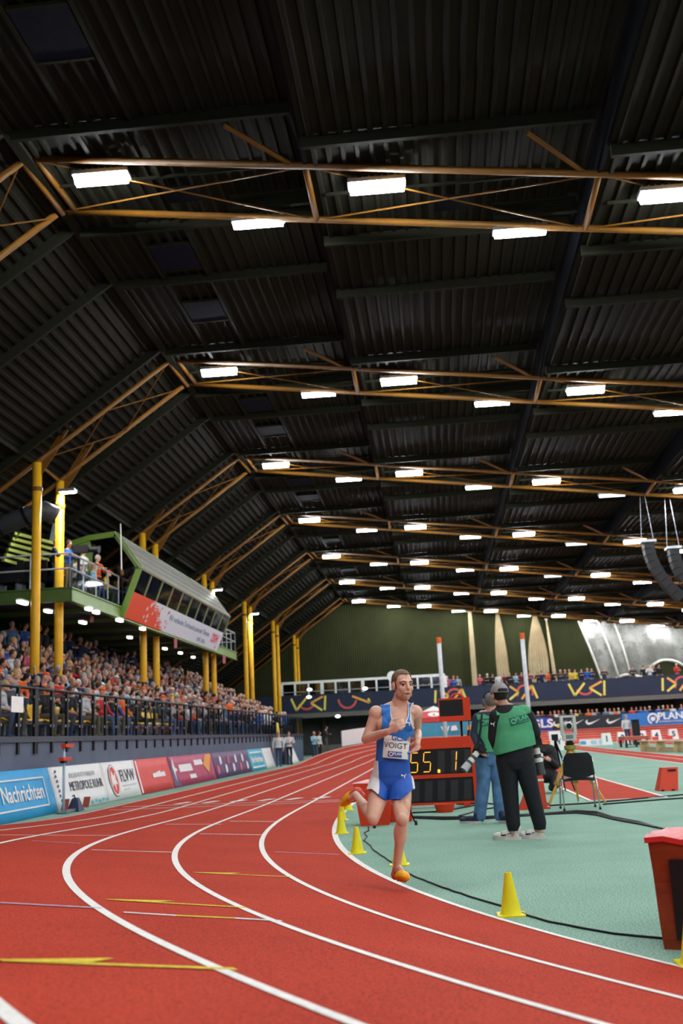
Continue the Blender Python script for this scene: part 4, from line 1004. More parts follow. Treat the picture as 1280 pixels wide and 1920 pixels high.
def head_prims(b, c, M, k=1.0, nose=True):
    """head in a frame M (columns: right, forward, up) centred on c"""
    P = lambda x, y, z: Vector(c) + M @ (Vector((x, y, z)) * k)
    E = lambda p, r: b.ell(P(*p), tuple(q * k for q in r), M, n=16, m=10)
    E((0, -0.012, 0.028), (0.077, 0.098, 0.094)); E((0, 0.03, -0.03), (0.064, 0.066, 0.085)); E((0, 0.058, -0.088), (0.034, 0.034, 0.034))
    E((0.048, 0.02, -0.07), (0.02, 0.04, 0.03)); E((-0.048, 0.02, -0.07), (0.02, 0.04, 0.03))
    b.cap(P(-0.038, 0.078, 0.028), 0.018 * k, P(0.038, 0.078, 0.028), 0.018 * k, 8)
    for s in (-1, 1): E((0.04 * s, 0.066, -0.025), (0.024, 0.024, 0.024)); E((0.079 * s, -0.008, -0.008), (0.012, 0.022, 0.034))
    if nose: b.cap(P(0, 0.09, 0.012), 0.011 * k, P(0, 0.112, -0.026), 0.016 * k, 8); b.cap(P(-0.02, 0.085, -0.058), 0.011 * k, P(0.02, 0.085, -0.058), 0.011 * k, 8)
def frame(fwd, up=(0, 0, 1)):
    f = Vector(fwd).normalized(); u = Vector(up); r = f.cross(u).normalized(); u = r.cross(f).normalized()
    return Matrix((r, f, u)).transposed()

# ---- spectators: four seated poses and three standing poses, each one continuous mesh
def seated(pose):
    b = MB(); rx = lambda x, y, z: Vector((x, y, z))
    lean = (0.0, 0.08, 0.16, -0.03)[pose]; hz = 1.24 - 0.03 * pose
    # faces +X, seat at z 0.43
    pel = rx(-0.08, 0, 0.52); ch = rx(-0.06 + lean * 0.7, 0, 0.86); nk = rx(-0.05 + lean, 0, 1.06); hd = rx(-0.01 + lean * 1.2, 0, hz)
    b.ell(pel, (0.15, 0.19, 0.13)); b.ell(rx((pel.x + ch.x) / 2, 0, 0.68), (0.125, 0.165, 0.17)); b.ell(ch, (0.125, 0.185, 0.17)); b.ell(rx(nk.x - 0.01, 0, 0.99), (0.09, 0.19, 0.07))
    b.cap(nk, 0.055, hd, 0.055, 8)
    head_prims(b, hd, frame((1, (0.0, -0.3, 0.25, -0.5)[pose], -0.08)), 1.0)
    for s in (-1, 1):
        kn = rx(0.4, 0.13 * s + 0.02 * pose, 0.5); an = rx(0.38 + 0.05 * s * (pose - 1), 0.12 * s, 0.1)
        b.cap(rx(-0.05, 0.1 * s, 0.49), 0.085, kn, 0.062, 10); b.cap(kn, 0.06, an, 0.042, 10); b.cap(rx(an.x - 0.04, an.y, 0.05), 0.045, rx(an.x + 0.14, an.y, 0.04), 0.04, 8)
        sh = rx(nk.x - 0.02, 0.185 * s, 0.98)
        if pose == 1: el, wr = rx(0.08 + lean, 0.235 * s, 0.76), rx(0.3, 0.06 * s, 0.86)      # hands together, clapping
        elif pose == 2: el, wr = rx(0.12, 0.225 * s, 0.72), rx(0.36, 0.1 * s, 0.62)
        elif pose == 3 and s == 1: el, wr = rx(0.18, 0.25, 0.85), rx(0.32, 0.14, 1.1)            # one hand raised
        else: el, wr = rx(0.02, 0.24 * s, 0.72), rx(0.24, 0.14 * s, 0.6)
        b.cap(sh, 0.062, el, 0.05, 10); b.cap(el, 0.048, wr, 0.035, 10)
        d = (wr - el).normalized(); b.ell(wr + d * 0.06, (0.05, 0.035, 0.045))
        for q in range(3): b.cap(wr + d * 0.08 + rx(0, (q - 1) * 0.022, 0), 0.012, wr + d * 0.14 + rx(0, (q - 1) * 0.026, -0.01), 0.01, 6)
    return b, hd, nk
def standing(pose):
    b = MB(); rx = lambda x, y, z: Vector((x, y, z)); hd = rx(0.03, 0, 1.62); nk = rx(-0.01, 0, 1.45)
    b.ell(rx(0, 0, 0.95), (0.13, 0.18, 0.13)); b.ell(rx(0, 0, 1.12), (0.12, 0.165, 0.17)); b.ell(rx(0, 0, 1.28), (0.13, 0.19, 0.15)); b.ell(rx(-0.01, 0, 1.39), (0.09, 0.2, 0.07)); b.cap(nk, 0.055, hd, 0.055, 8)
    head_prims(b, hd, frame((1, (0.1, -0.3, 0.3)[pose], -0.05)))
    for s in (-1, 1):
        b.cap(rx(0, 0.095 * s, 0.92), 0.09, rx(0.03, 0.1 * s, 0.5), 0.062, 10); b.cap(rx(0.03, 0.1 * s, 0.5), 0.06, rx(-0.01, 0.1 * s, 0.1), 0.042, 10); b.cap(rx(-0.05, 0.1 * s, 0.05), 0.045, rx(0.14, 0.11 * s, 0.04), 0.04, 8)
        sh = rx(-0.01, 0.21 * s, 1.38)
        if pose == 0: el, wr = rx(-0.02, 0.27 * s, 1.12), rx(0.06, 0.26 * s, 0.88)
        elif pose == 1: el, wr = rx(0.05, 0.28 * s, 1.14), rx(0.26, -0.06 * s, 1.16)
        else: el, wr = rx(0.1, 0.27 * s, 1.14), rx(0.32, 0.1 * s, 1.2)
        b.cap(sh, 0.065, el, 0.05, 10); b.cap(el, 0.048, wr, 0.036, 10); d = (wr - el).normalized(); b.ell(wr + d * 0.06, (0.045, 0.035, 0.05))
        for q in range(3): b.cap(wr + d * 0.08 + rx(0, (q - 1) * 0.022, 0), 0.012, wr + d * 0.14 + rx(0, (q - 1) * 0.026, -0.01), 0.01, 6)
    return b, hd, nk
SPEC = []
for kind, fn, n in (('sit', seated, 4), ('stand', standing, 3)):
    for q in range(n):
        b, hd, nk = fn(q); me = organic(b, 0.02, 3, [M_SKIN[0], M_TOP['navy'], M_TROU[0]], 'spectator_%s_%d' % (kind, q))
        zt = 0.60 if kind == 'sit' else 0.98; zn = nk.z - 0.03; shz = 0.12
        if kind == 'sit': assign(me, [(1, lambda c: (c[:, 2] < zn) & ((c[:, 2] > 0.58) | (c[:, 0] < -0.05)) & (c[:, 0] < 0.27)), (2, lambda c: (c[:, 2] <= 0.585) & (c[:, 0] > -0.12)), (2, lambda c: c[:, 2] < 0.5)])
        else: assign(me, [(1, lambda c: (c[:, 2] < zn) & (c[:, 2] > 0.93) & ((c[:, 0] < 0.27) | (np.abs(c[:, 1]) > 0.2))), (2, lambda c: (c[:, 2] <= 0.93) & (np.abs(c[:, 1]) < 0.2))])
        # hair and cap meshes of this pose, from the head surface
        hair = shell(me, lambda c: (np.linalg.norm(c - np.array([hd.x - 0.03, hd.y, hd.z + 0.04]), axis=1) < 0.125) & (c[:, 2] > hd.z - 0.03 + 0.6 * (c[:, 0] - hd.x - 0.01)) & (c[:, 0] < hd.x + 0.075), 0.012, 'hair', M_HAIR['dark'], None, 1)
        capm = shell(me, lambda c: (c[:, 2] > hd.z + 0.045) & (np.linalg.norm(c - np.array(hd), axis=1) < 0.15), 0.016, 'cap', M_CAPC['orange'], None, 1)
        bm_ = bmesh.new(); bm_.from_mesh(capm.data)
        for a in range(1):
            f_ = Vector((1, (0.0, -0.3, 0.25, -0.5)[q] if kind == 'sit' else (0.1, -0.3, 0.3)[q], 0)).normalized(); s_ = Vector((-f_.y, f_.x, 0)); c_ = hd + Vector((0, 0, 0.055))
            vv = [bm_.verts.new(c_ + f_ * d + s_ * e + Vector((0, 0, h))) for d, e, h in ((0.08, -0.07, 0), (0.15, -0.05, -0.012), (0.165, 0, -0.012), (0.15, 0.05, -0.012), (0.08, 0.07, 0), (0.08, -0.07, 0.012), (0.15, -0.05, 0.0), (0.165, 0, 0), (0.15, 0.05, 0.0), (0.08, 0.07, 0.012))]
            for fa in ((4, 3, 2, 1, 0), (5, 6, 7, 8, 9), (0, 1, 6, 5), (1, 2, 7, 6), (2, 3, 8, 7), (3, 4, 9, 8)): bm_.faces.new([vv[i] for i in fa])
        bm_.to_mesh(capm.data); bm_.free()
        SPEC.append((kind, me, hair.data, capm.data)); bpy.data.objects.remove(hair); bpy.data.objects.remove(capm)
SIT = [s for s in SPEC if s[0] == 'sit']; STD = [s for s in SPEC if s[0] == 'stand']
def setslot(o, i, m): o.material_slots[i].link = 'OBJECT'; o.material_slots[i].material = m
used_labels = {}
def spectator(rng, proto, loc, rotz, where, group, top=None, hair=None, cap=None, scale=1.0, near=False):
    kind, me, hm, cm = proto
    top = top or rng.choices(list(TOPC), [26, 20, 4, 7, 7, 6, 10, 8, 5, 4, 4, 3, 4, 12, 2, 1])[0]
    o = bpy.data.objects.new('person', me); col.objects.link(o); o.location = loc; o.rotation_euler = (0, 0, rotz); o.scale = (scale,) * 3
    setslot(o, 0, rng.choice(M_SKIN)); setslot(o, 1, M_TOP[top]); setslot(o, 2, rng.choice(M_TROU))
    if cap is None and hair is None:
        if rng.random() < 0.13: cap = rng.choices(['orange', 'white', 'black', 'blue'], [6, 2, 2, 1])[0]
        else: hair = rng.choices(['grey', 'white', 'dark', 'brown', 'blond', 'bald'], [6, 3, 6, 6, 3, 2])[0]
    if cap:
        c = link('cap', cm, o); setslot(c, 0, M_CAPC[cap]); hd = '%s cap' % cap
    elif hair == 'bald': hd = 'bald head'
    else:
        c = link('hair', hm, o); setslot(c, 0, M_HAIR[hair]); hd = '%s hair' % hair
    lab = 'spectator with %s, %s top, %s' % (hd, top, where)
    tag(o, lab, 'person', group)
    return o
rng = random.Random(11)
cand = []
SECT = lambda y: 'left of the near column' if y < 27.5 else ('between near and second columns' if y < 38 else ('below the commentary booth' if y < 52 else 'at the far end'))
ROWW = ['front', 'second', 'third', 'fourth', 'fifth', 'sixth', 'seventh', 'back']
for r in range(8):
    if r == 0: ysl = SEATYS + list(np.arange(36.4, 64.8, 0.62))
    else: ysl = list(np.arange(18.6 + 0.27 * (r % 2), 65, 0.62))
    for y in ysl:
        if r == 0 and rng.random() < (0.75 if y < 21.6 or 23.0 < y < 24.6 else 0.25): continue
        if r > 0 and rng.random() < 0.07: continue
        x = -9.46 - 0.8 * r - (0.1 if r else 0); 
        if r >= 2 and abs(x + 11.76) < 0.35 and any(abs(y - yy) < 0.35 for k in range(1, 7) for yy in (TY(k), TY(k) + 1.95)): continue
        if r >= 5 and y < 21.5: continue
        cand.append((r, float(y) + (rng.uniform(-0.07, 0.07) if r else 0), x))
# those outside the picture to the left are not needed
def pix(p):
    c = RM.transposed() @ (Vector(p) - Vector((0, 0, CAM_H))); return 640 + F_PX * c.x / -c.z, 960 - F_PX * c.y / -c.z
cand = [c for c in cand if pix((c[2], c[1], ZF + 0.4 * c[0] + 1.2))[0] > -14]
cand.sort(key=lambda c: c[1])
NEAR = cand[:290]; REST = cand[290:]
blue_std = {(6, 0): 'steel blue', (6, 1): 'navy', (6, 2): 'navy', (6, 3): 'blue'}
rowcount = {}
def ordn(n): return str(n) + ('th' if 10 <= n % 100 <= 20 else {1: 'st', 2: 'nd', 3: 'rd'}.get(n % 10, 'th'))
for n_, (r, y, x) in enumerate(NEAR):
    rowcount[r] = rowcount.get(r, 0) + 1
    st = ((r == 6 or (r > 6 and y < 30)) and rng.random() < 0.45) or (r == 0 and rng.random() < 0.04)
    pro = rng.choice(STD if st else SIT); z = ZF + 0.4 * r + (0 if st or r < 2 else 0.0)
    top = None
    if r >= 4 and st: top = rng.choice(['steel blue', 'navy', 'navy', 'blue', 'black'])
    spectator(rng, pro, (x + (0.2 if st and r else 0.0), y, z), rng.uniform(-0.75, 0.1), '%s from left in the %s stand row' % (ordn(rowcount[r]), ROWW[r]), 'spectators in the left stand', top=top, scale=rng.uniform(0.96, 1.05))
# the farther spectators of the stand, too many to hold one by one
b = MB(); cm_ = [M_SKIN[0], M_SKIN[1]] + [M_TOP[k] for k in ('black', 'navy', 'blue', 'red', 'orange', 'white', 'light grey', 'charcoal')] + [M_HAIR[k] for k in ('grey', 'white', 'dark', 'brown', 'blond')] + [M_TROU[0]]
for (r, y, x) in REST:
    z = ZF + 0.4 * r; st = r == 6 and rng.random() < 0.3; hz = z + (1.62 if st else 1.24) + rng.uniform(-0.05, 0.05); hx = x + rng.uniform(-0.02, 0.1)
    b.cur = 2 + rng.choices(range(8), [6, 6, 3, 2, 2, 3, 3, 4])[0]
    b.tube([(x - 0.06, y, z + 0.42), (x - 0.06, y, z + 0.7), (x - 0.03, y, hz - 0.3), (x - 0.02, y, hz - 0.19), (x - 0.02, y, hz - 0.14)], [0.17, 0.18, 0.2, 0.15, 0.06], 8)
    for s in (-1, 1): b.tube([(x, y + 0.2 * s, hz - 0.25), (x + 0.05, y + 0.26 * s, hz - 0.5), (x + 0.26, y + 0.1 * s, hz - 0.5)], [0.06, 0.05, 0.035], 5)
    b.cur = 15; b.tube([(x - 0.05, y - 0.1, z + 0.48), (x + 0.38, y - 0.12, z + 0.48), (x + 0.36, y - 0.12, z + 0.05)], [0.09, 0.07, 0.05], 5); b.tube([(x - 0.05, y + 0.1, z + 0.48), (x + 0.38, y + 0.12, z + 0.48), (x + 0.36, y + 0.12, z + 0.05)], [0.09, 0.07, 0.05], 5)
    b.cur = rng.choice([0, 1]); b.ell((hx, y, hz), (0.095, 0.078, 0.12), n=8, m=6)
    b.cur = 10 + rng.choices(range(5), [4, 3, 4, 4, 3])[0]; b.ell((hx - 0.025, y, hz + 0.03), (0.095, 0.085, 0.105), n=8, m=6)
crowd = b.build('seated_crowd', cm_, None, True); crowd['kind'] = 'stuff'; crowd['label'] = 'dense far part of the seated crowd in the left stand'; crowd['category'] = 'crowd'
# spectators on the upper platform behind its railing
for i in range(11):
    y = 31.9 + 0.36 * i; x = -11.6 - 0.6 * (i % 2)
    spectator(rng, rng.choice(SIT if i % 4 else STD), (x, y, 6.27), rng.uniform(-0.6, 0.2), '%s from the column on the upper platform' % ordn(i + 1), 'spectators on the upper platform')
# gallery spectators
for i in range(66):
    px = 585 + i * 10.6 + rng.uniform(-3, 3)
    if 868 < px < 900 or (1148 < px < 1180): continue
    if rng.random() < 0.08: continue
    p = at(px, 1300, YG + 0.55 + 0.5 * rng.random()); side = 'left of the runner' if px < 715 else ('between the runner and the first white pole' if px < 830 else ('between the two white poles' if px < 985 else ('right of the second pole' if px < 1130 else 'under the draped net')))
    spectator(rng, rng.choice(STD), (p.x, p.y, 4.0), -math.pi / 2 + rng.uniform(-0.5, 0.5), '%s from left on the end gallery' % ordn(i + 1), 'spectators on the end gallery', top=('blue' if 600 < px < 620 or 790 < px < 825 else None))
# spectators behind the boards of the far bend
for i in range(30):
    px = 998 + i * 10.0 + rng.uniform(-2, 2); ii = bend_ix(px); p = tp(ii, 7.4)
    nmb = 'the GLS board' if px < 1034 else ('the black swoosh board' if px < 1167 else 'the PLAN board')
    spectator(rng, rng.choice(STD), (p.x, p.y, 0.75), -math.pi / 2 + rng.uniform(-0.4, 0.4), '%s from left behind %s' % (ordn(i + 1), nmb), 'spectators behind the far boards', top=('orange' if i in (11, 16) else None))
bk = struct(MB().box((-10, 83.6, 0), (40, 86.5, 0.75)).build('floor', M_GREYWALL), 'raised grey walkway behind the far bend')
# officials on the far left by the track edge
for i, (px, py, top) in enumerate(((523, 1436, 'white'), (543, 1433, 'white'), (590, 1424, 'light blue'), (600, 1423, 'white'), (613, 1421, 'charcoal'))):
    p = axw(px, 1400, -8.0); Yd = min(p.y, 64 + i); p = at(px, py, Yd)
    spectator(rng, STD[i % 3], (p.x, Yd, 0.0 if p.x < -7.6 else 0.35), -math.pi / 2 + 0.4 * i, ['standing left of the far tilted placard', 'standing directly behind the far tilted placard', 'at the far track edge beside two others', 'in the middle of the far track edge group', 'rightmost at the far track edge'][i], 'people at the far track edge', top=top)
p = at(109, 1092, 31.9)
spectator(rng, STD[2], (p.x, 31.6, 6.27), 0.3, 'standing with a video camera beside the lit column', 'spectators on the upper platform', top='navy', cap='white')
# ================================================================ infield equipment
def cone(px, py, lab, k=1.0):
    p = gp(px, py); t = thing('marker_cone', lab, 'cone', p, 0, 'yellow marker cones along the inner kerb')
    MB().lathe([(0.078 * k, 0.008), (0.07 * k, 0.03), (0.026 * k, 0.265 * k), (0.024 * k, 0.285 * k), (0.018 * k, 0.286 * k), (0.016 * k, 0.2 * k)], p, 20).build('cone_body', M_CONE, t, True, autosm=True)
    s = 0.098 * k; c_ = 0.02
    poly = [(s, -s + c_), (s, s - c_), (s - c_, s), (-s + c_, s), (-s, s - c_), (-s, -s + c_), (-s + c_, -s), (s - c_, -s)]
    MB().prism([p + Vector((a, b_, 0.0)) for a, b_ in poly], (0, 0, 0.011)).build('base', M_CONE, t)
for (px, py, lab) in ((958, 1716, 'yellow cone standing alone on the kerb line in the foreground'), (670, 1600, 'yellow cone just left of the runner\'s front shin'), (640, 1563, 'yellow cone at the tip of the bend, below the raised shoe'), (641, 1538, 'yellow cone directly behind the one at the bend tip'), (653, 1519, 'farthest yellow cone, partly hidden by the raised shoe'), (749, 1622, 'yellow cone hidden behind the runner\'s front shoe'), (1303, 1808, 'yellow cone cut off by the right edge beside the red cover')): cone(px, py, lab)
def cable(name, lab, pts, r, m=None, wig=0.0):
    P = []; rg = random.Random(5)
    for a, b_ in zip(pts[:-1], pts[1:]):
        A, B = gp(*a, r), gp(*b_, r); n = max(2, int((B - A).length / 0.12))
        for i in range(n): q = A.lerp(B, i / n); P.append(q + Vector((rg.uniform(-wig, wig), rg.uniform(-wig, wig), 0)))
    P.append(gp(*pts[-1], r))
    return tag(MB().tube(P, r, 6).build(name, m or M_BLACKP, None, True), lab, 'cable')
cable('floor_cable', 'thin black cable winding along the infield edge behind the runner', [(690, 1550), (691, 1557), (683, 1561), (688, 1568), (682, 1576), (694, 1585), (700, 1593), (715, 1604), (737, 1618), (770, 1640), (800, 1652), (840, 1667), (890, 1684), (937, 1697), (990, 1716), (1030, 1728), (1090, 1740), (1150, 1750), (1240, 1759), (1290, 1763), (1500, 1770), (1800, 1740)], 0.0075, wig=0.006)
for i in range(3): cable('floor_cable', ['thick black cable sweeping right past the chair', 'black cable running beside the thick one past the chair', 'outermost black cable of the bundle near the red cover'][i], [(740, 1530 + i), (830, 1532 + 2 * i), (910, 1531 + 2 * i), (1020, 1525 + i), (1080, 1520 + 2 * i), (1118, 1522 + 3 * i), (1150, 1532 + 2 * i), (1200, 1541 + 2 * i), (1235, 1552), (1290, 1566 - 2 * i), (1420, 1585 - 6 * i), (1700, 1590 - 20 * i)], 0.012)
for i, (a, b_, c_) in enumerate((((905, 1505), (960, 1512), (1030, 1506)), ((1000, 1512), (1100, 1506), (1500, 1470)), ((770, 1524), (830, 1521), (905, 1507)), ((860, 1530), (900, 1518), (940, 1512)), ((1130, 1508), (1200, 1502), (1500, 1480)))):
    cable('floor_cable', ['black cable lying between the photographers\' legs', 'black cable along the near end of the red runway', 'black cable passing behind the red basin', 'short black cable beside the blue jeans', 'black cable at the runway corner right of the chair'][i], [a, b_, c_], 0.013, wig=0.01)

# --- red covered lap board, right foreground
d_ = Vector((0.94, -0.34, 0)); e_ = Vector((0.34, 0.94, 0)); BL_ = Vector((1.195, 6.37, 0)); W_, D_, Hh = 0.95, 0.42, 0.60
t = thing('covered_display', 'red tarpaulin covered display with black panel at the right edge', 'display', BL_)
b = MB(); n = 10; v = []; f = []
def cpt(u, w_, h):
    bul = 0.02 * math.sin(h * 3.1); bow = 0.012 * math.sin(h * 7 + u * 5)
    return BL_ + d_ * (u * W_ - 0.012 * (h) + 0.03 * (1 - u) * (1 - h) * 0) + e_ * (w_ * D_ - (bow if w_ == 0 else 0)) + Vector((0, 0, h * Hh))
for j in range(n + 1):
    h = j / n
    for (u, w_) in ((0, 0), (0.25, 0), (0.5, 0), (0.75, 0), (1, 0), (1, 1), (0.5, 1), (0, 1), (0, 0.5)): v.append(cpt(u, w_, h) + d_ * (-0.015 * h if u == 0 else 0.04 * h if u == 1 else 0) )
for j in range(n):
    for q in range(9): f.append((j * 9 + q, j * 9 + (q + 1) % 9, (j + 1) * 9 + (q + 1) % 9, (j + 1) * 9 + q))
f.append(tuple(range(8, -1, -1))); b.add(v, f); b.build('side_cover', M_RUST, t)
b = MB(); nu, nw = 10, 6; v = []
for i in range(nu + 1):
    for j in range(nw + 1):
        u, w_ = -0.045 + 1.09 * i / nu, -0.05 + 1.1 * j / nw
        v.append(BL_ + d_ * (u * W_) + e_ * (w_ * D_) + Vector((0, 0, Hh + 0.012 + 0.055 * math.sin(math.pi * min(1, max(0, w_))) * math.sin(math.pi * min(1, max(0, u))) ** 0.5 + 0.012 * math.sin(i * 2.3 + j * 1.9))))
k0 = len(v); fs_ = [(i * (nw + 1) + j, (i + 1) * (nw + 1) + j, (i + 1) * (nw + 1) + j + 1, i * (nw + 1) + j + 1) for i in range(nu) for j in range(nw)]
v += [p - Vector((0, 0, 0.03)) for p in v]; rim = [j for j in range(nw + 1)] + [i * (nw + 1) + nw for i in range(1, nu + 1)] + [nu * (nw + 1) + j for j in range(nw - 1, -1, -1)] + [i * (nw + 1) for i in range(nu - 1, 0, -1)]
fs_ += [tuple(reversed([k0 + q for q in ff])) for ff in fs_[:nu * nw]] + [(rim[q], rim[(q + 1) % len(rim)], k0 + rim[(q + 1) % len(rim)], k0 + rim[q]) for q in range(len(rim))]
b.add(v, fs_); b.build('top_cover', M_REDV, t, True, autosm=True)
pn = [(0.085, 0.09), (0.92, 0.09), (0.92, 0.82), (0.085, 0.82)]
MB().prism([BL_ + d_ * (u * W_) - e_ * 0.016 + Vector((0, 0, h * Hh)) for u, h in pn], -e_ * 0.006).build('black_panel', M_SCREEN, t)

# --- timing scoreboard
ysb = 18.5
xl_, xr_ = at(712, 1450, ysb).x, at(888, 1450, ysb).x
Zp = lambda py: at(860, py, ysb).z
t = thing('timing_scoreboard', 'orange-red timing scoreboard showing yellow digits beside the runner', 'scoreboard', ((xl_ + xr_) / 2, ysb, 0))
zt = Zp(1381)
fr_ = MB()
MB().box((xl_, ysb + 0.02, 0.09), (xr_, ysb + 0.16, zt)).build('casing', M_RED, t)
MB().box((xl_, ysb - 0.02, Zp(1402)), (xr_, ysb + 0.03, zt)).build('top_panel', M_RED, t)
MB().box((xl_, ysb - 0.02, Zp(1457)), (xr_, ysb + 0.03, Zp(1450))).build('middle_bar', M_RED, t)
MB().box((xl_, ysb - 0.02, 0.05), (xr_, ysb + 0.03, 0.09)).build('bottom_bar', M_RED, t)
MB().box((xl_, ysb - 0.018, 0.09), (xl_ + 0.04, ysb + 0.03, zt)).build('side_bar', M_RED, t)
MB().box((xr_ - 0.02, ysb - 0.018, 0.09), (xr_ + 0.09, ysb + 0.14, zt)).build('side_bar', M_RED, t)
MB().box((xl_ + 0.04, ysb, Zp(1450)), (xr_ - 0.02, ysb + 0.02, Zp(1402))).build('digit_panel', M_SCREEN, t)
MB().box((xl_ + 0.04, ysb, 0.09), (xr_ - 0.02, ysb + 0.02, Zp(1457))).build('lower_panel', M_SCREEN, t)
for s in (xl_ + 0.15, xr_ - 0.15): MB().box((s - 0.05, ysb - 0.1, 0), (s + 0.05, ysb + 0.3, 0.06)).build('foot', M_RED, t)
M_DIG = emitter('digit_light', (1.0, 0.42, 0.03), 2.6)
SEG = {'5': 'afgcd', '1': 'bc'}
def digit(ch, xc, w_=0.125, h=0.33, zc=None):
    zc = zc or (Zp(1450) + Zp(1402)) / 2; b = MB(); sh = 0.12
    def q(x, z): return Vector((xc + x * w_ + z * h * sh, ysb - 0.006, zc + z * h))
    L = {'a': ((-.5, .5), (.5, .5)), 'g': ((-.5, 0), (.5, 0)), 'd': ((-.5, -.5), (.5, -.5)), 'f': ((-.5, .5), (-.5, 0)), 'e': ((-.5, 0), (-.5, -.5)), 'b': ((.5, .5), (.5, 0)), 'c': ((.5, 0), (.5, -.5))}
    for s in SEG[ch]:
        a, c_ = q(*L[s][0]), q(*L[s][1]); d = (c_ - a).normalized() * 0.012; MB().bar(a + d, c_ - d, 0.026, 0.01).build('lit_segment', M_DIG, t)
X_ = lambda px: at(px, 1425, ysb).x
digit('5', X_(776)); digit('5', X_(800)); digit('1', X_(848))
MB().box((X_(819), ysb - 0.008, Zp(1447)), (X_(823.5), ysb - 0.002, Zp(1441))).build('lit_point', M_DIG, t)
for px in (735, 752, 826, 851, 876): MB().hexa([(X_(px) - 0.07, ysb - 0.004, Zp(1448)), (X_(px) + 0.05, ysb - 0.004, Zp(1448)), (X_(px) + 0.05, ysb, Zp(1448)), (X_(px) - 0.07, ysb, Zp(1448))], [(X_(px) - 0.04, ysb - 0.004, Zp(1406)), (X_(px) + 0.08, ysb - 0.004, Zp(1406)), (X_(px) + 0.08, ysb, Zp(1406)), (X_(px) - 0.04, ysb, Zp(1406))]).build('unlit_digit', M_SEG, t)
for px in (727, 751, 775, 799, 823, 847, 872): MB().hexa([(X_(px) - 0.075, ysb - 0.004, Zp(1500)), (X_(px) + 0.055, ysb - 0.004, Zp(1500)), (X_(px) + 0.055, ysb, Zp(1500)), (X_(px) - 0.075, ysb, Zp(1500))], [(X_(px) - 0.045, ysb - 0.004, Zp(1462)), (X_(px) + 0.085, ysb - 0.004, Zp(1462)), (X_(px) + 0.085, ysb, Zp(1462)), (X_(px) - 0.045, ysb, Zp(1462))]).build('unlit_digit', M_SEG, t)
# lap counter on a post with a bell
yc = 19.0
t = thing('lap_counter', 'orange framed lap counter with dark face on a post above the scoreboard', 'counter', (0.3, yc, 0))
za, zb_ = 1.46, 1.87
MB().box((0.03, yc, za), (0.60, yc + 0.16, zb_)).build('casing', M_RED, t)
MB().box((0.03, yc - 0.02, za), (0.60, yc, za + 0.09)).build('frame', M_RED, t); MB().box((0.03, yc - 0.02, zb_ - 0.03), (0.60, yc, zb_)).build('frame', M_RED, t); MB().box((0.47, yc - 0.02, za + 0.09), (0.60, yc, zb_ - 0.03)).build('frame', M_RED, t); MB().box((0.03, yc - 0.02, za + 0.09), (0.045, yc, zb_ - 0.03)).build('frame', M_RED, t)
MB().box((0.045, yc - 0.008, za + 0.09), (0.47, yc - 0.001, zb_ - 0.03)).build('face', M_SCREEN, t)
MB().tube([(0.37 + 0.11 * math.cos(a), yc + 0.08, zb_ + 0.075 * math.sin(a)) for a in np.linspace(math.pi, 0, 10)], 0.014, 8).build('handle', M_RED, t, True)
MB().tube([(0.42, yc + 0.1, 0), (0.42, yc + 0.1, za)], 0.022, 8).build('post', M_BLACK, t, True)
MB().lathe([(0.2, 0), (0.2, 0.03), (0.04, 0.06)], (0.42, yc + 0.1, 0), 16).build('base', M_BLACK, t)
bc = Vector((0.555, yc + 0.02, 1.2)); t2 = thing('finish_bell', 'dark bronze bell hanging under the right side of the lap counter', 'bell', bc)
MB().lathe([(0.065, -0.06), (0.06, -0.04), (0.045, 0.0), (0.04, 0.06), (0.03, 0.09), (0.008, 0.1)], bc, 16).build('bell_body', mat('bronze', (0.06, 0.05, 0.04), 0.4, 0.6), t2, True)
MB().tube([bc + Vector((0, 0, 0.1)), bc + Vector((0, 0, 0.26))], 0.008, 6).build('hanger', M_BLACK, t2); MB().ell(bc + Vector((0, 0, -0.075)), (0.015, 0.015, 0.02)).build('clapper', M_BLACK, t2)
# red basin, red padded boxes, tripod
p = gp(834, 1523); t = tag(MB().lathe([(0.13, 0), (0.17, 0.12), (0.185, 0.13), (0.175, 0.135), (0.165, 0.125), (0.12, 0.02)], p, 24, Matrix.Diagonal((1, 0.8, 1))).build('plastic_basin', M_RED, None, True, autosm=True), 'red plastic basin on the floor below the scoreboard', 'basin')
def padded(px0, px1, pyb, pyt, lab, depth=0.4, taper=0.04, top=True):
    a, c_ = gp(px0, pyb), gp(px1, pyb); Y = (a.y + c_.y) / 2; h = at(px0, pyt, Y).z; t = thing('covered_equipment_box', lab, 'box', ((a.x + c_.x) / 2, Y, 0))
    MB().hexa([(a.x + taper, Y, 0), (c_.x - taper, Y, 0), (c_.x - taper, Y + depth, 0), (a.x + taper, Y + depth, 0)], [(a.x - taper, Y, h), (c_.x + taper * 0.5, Y, h), (c_.x + taper * 0.5, Y + depth, h), (a.x - taper, Y + depth, h)]).build('cover', M_RED, t)
    if top:
        b = MB(); v = []
        for i in range(7):
            for j in range(5): u, w_ = i / 6, j / 4; v.append((a.x - taper - 0.01 + (c_.x - a.x + 1.6 * taper) * u, Y - 0.01 + (depth + 0.02) * w_, h + 0.004 + 0.05 * math.sin(math.pi * w_) * math.sin(math.pi * u) + 0.006 * math.sin(i * 2 + j)))
        k0 = len(v); f = [(i * 5 + j, (i + 1) * 5 + j, (i + 1) * 5 + j + 1, i * 5 + j + 1) for i in range(6) for j in range(4)]
        b.add(v, f); b.build('top_cover', M_REDV, t, True)
    return t
padded(672, 734, 1548, 1470, 'red covered box right behind the runner\'s raised leg', 0.45)
padded(728, 772, 1541, 1508, 'low red box between the runner\'s knees and the scoreboard', 0.3, 0.0, False)
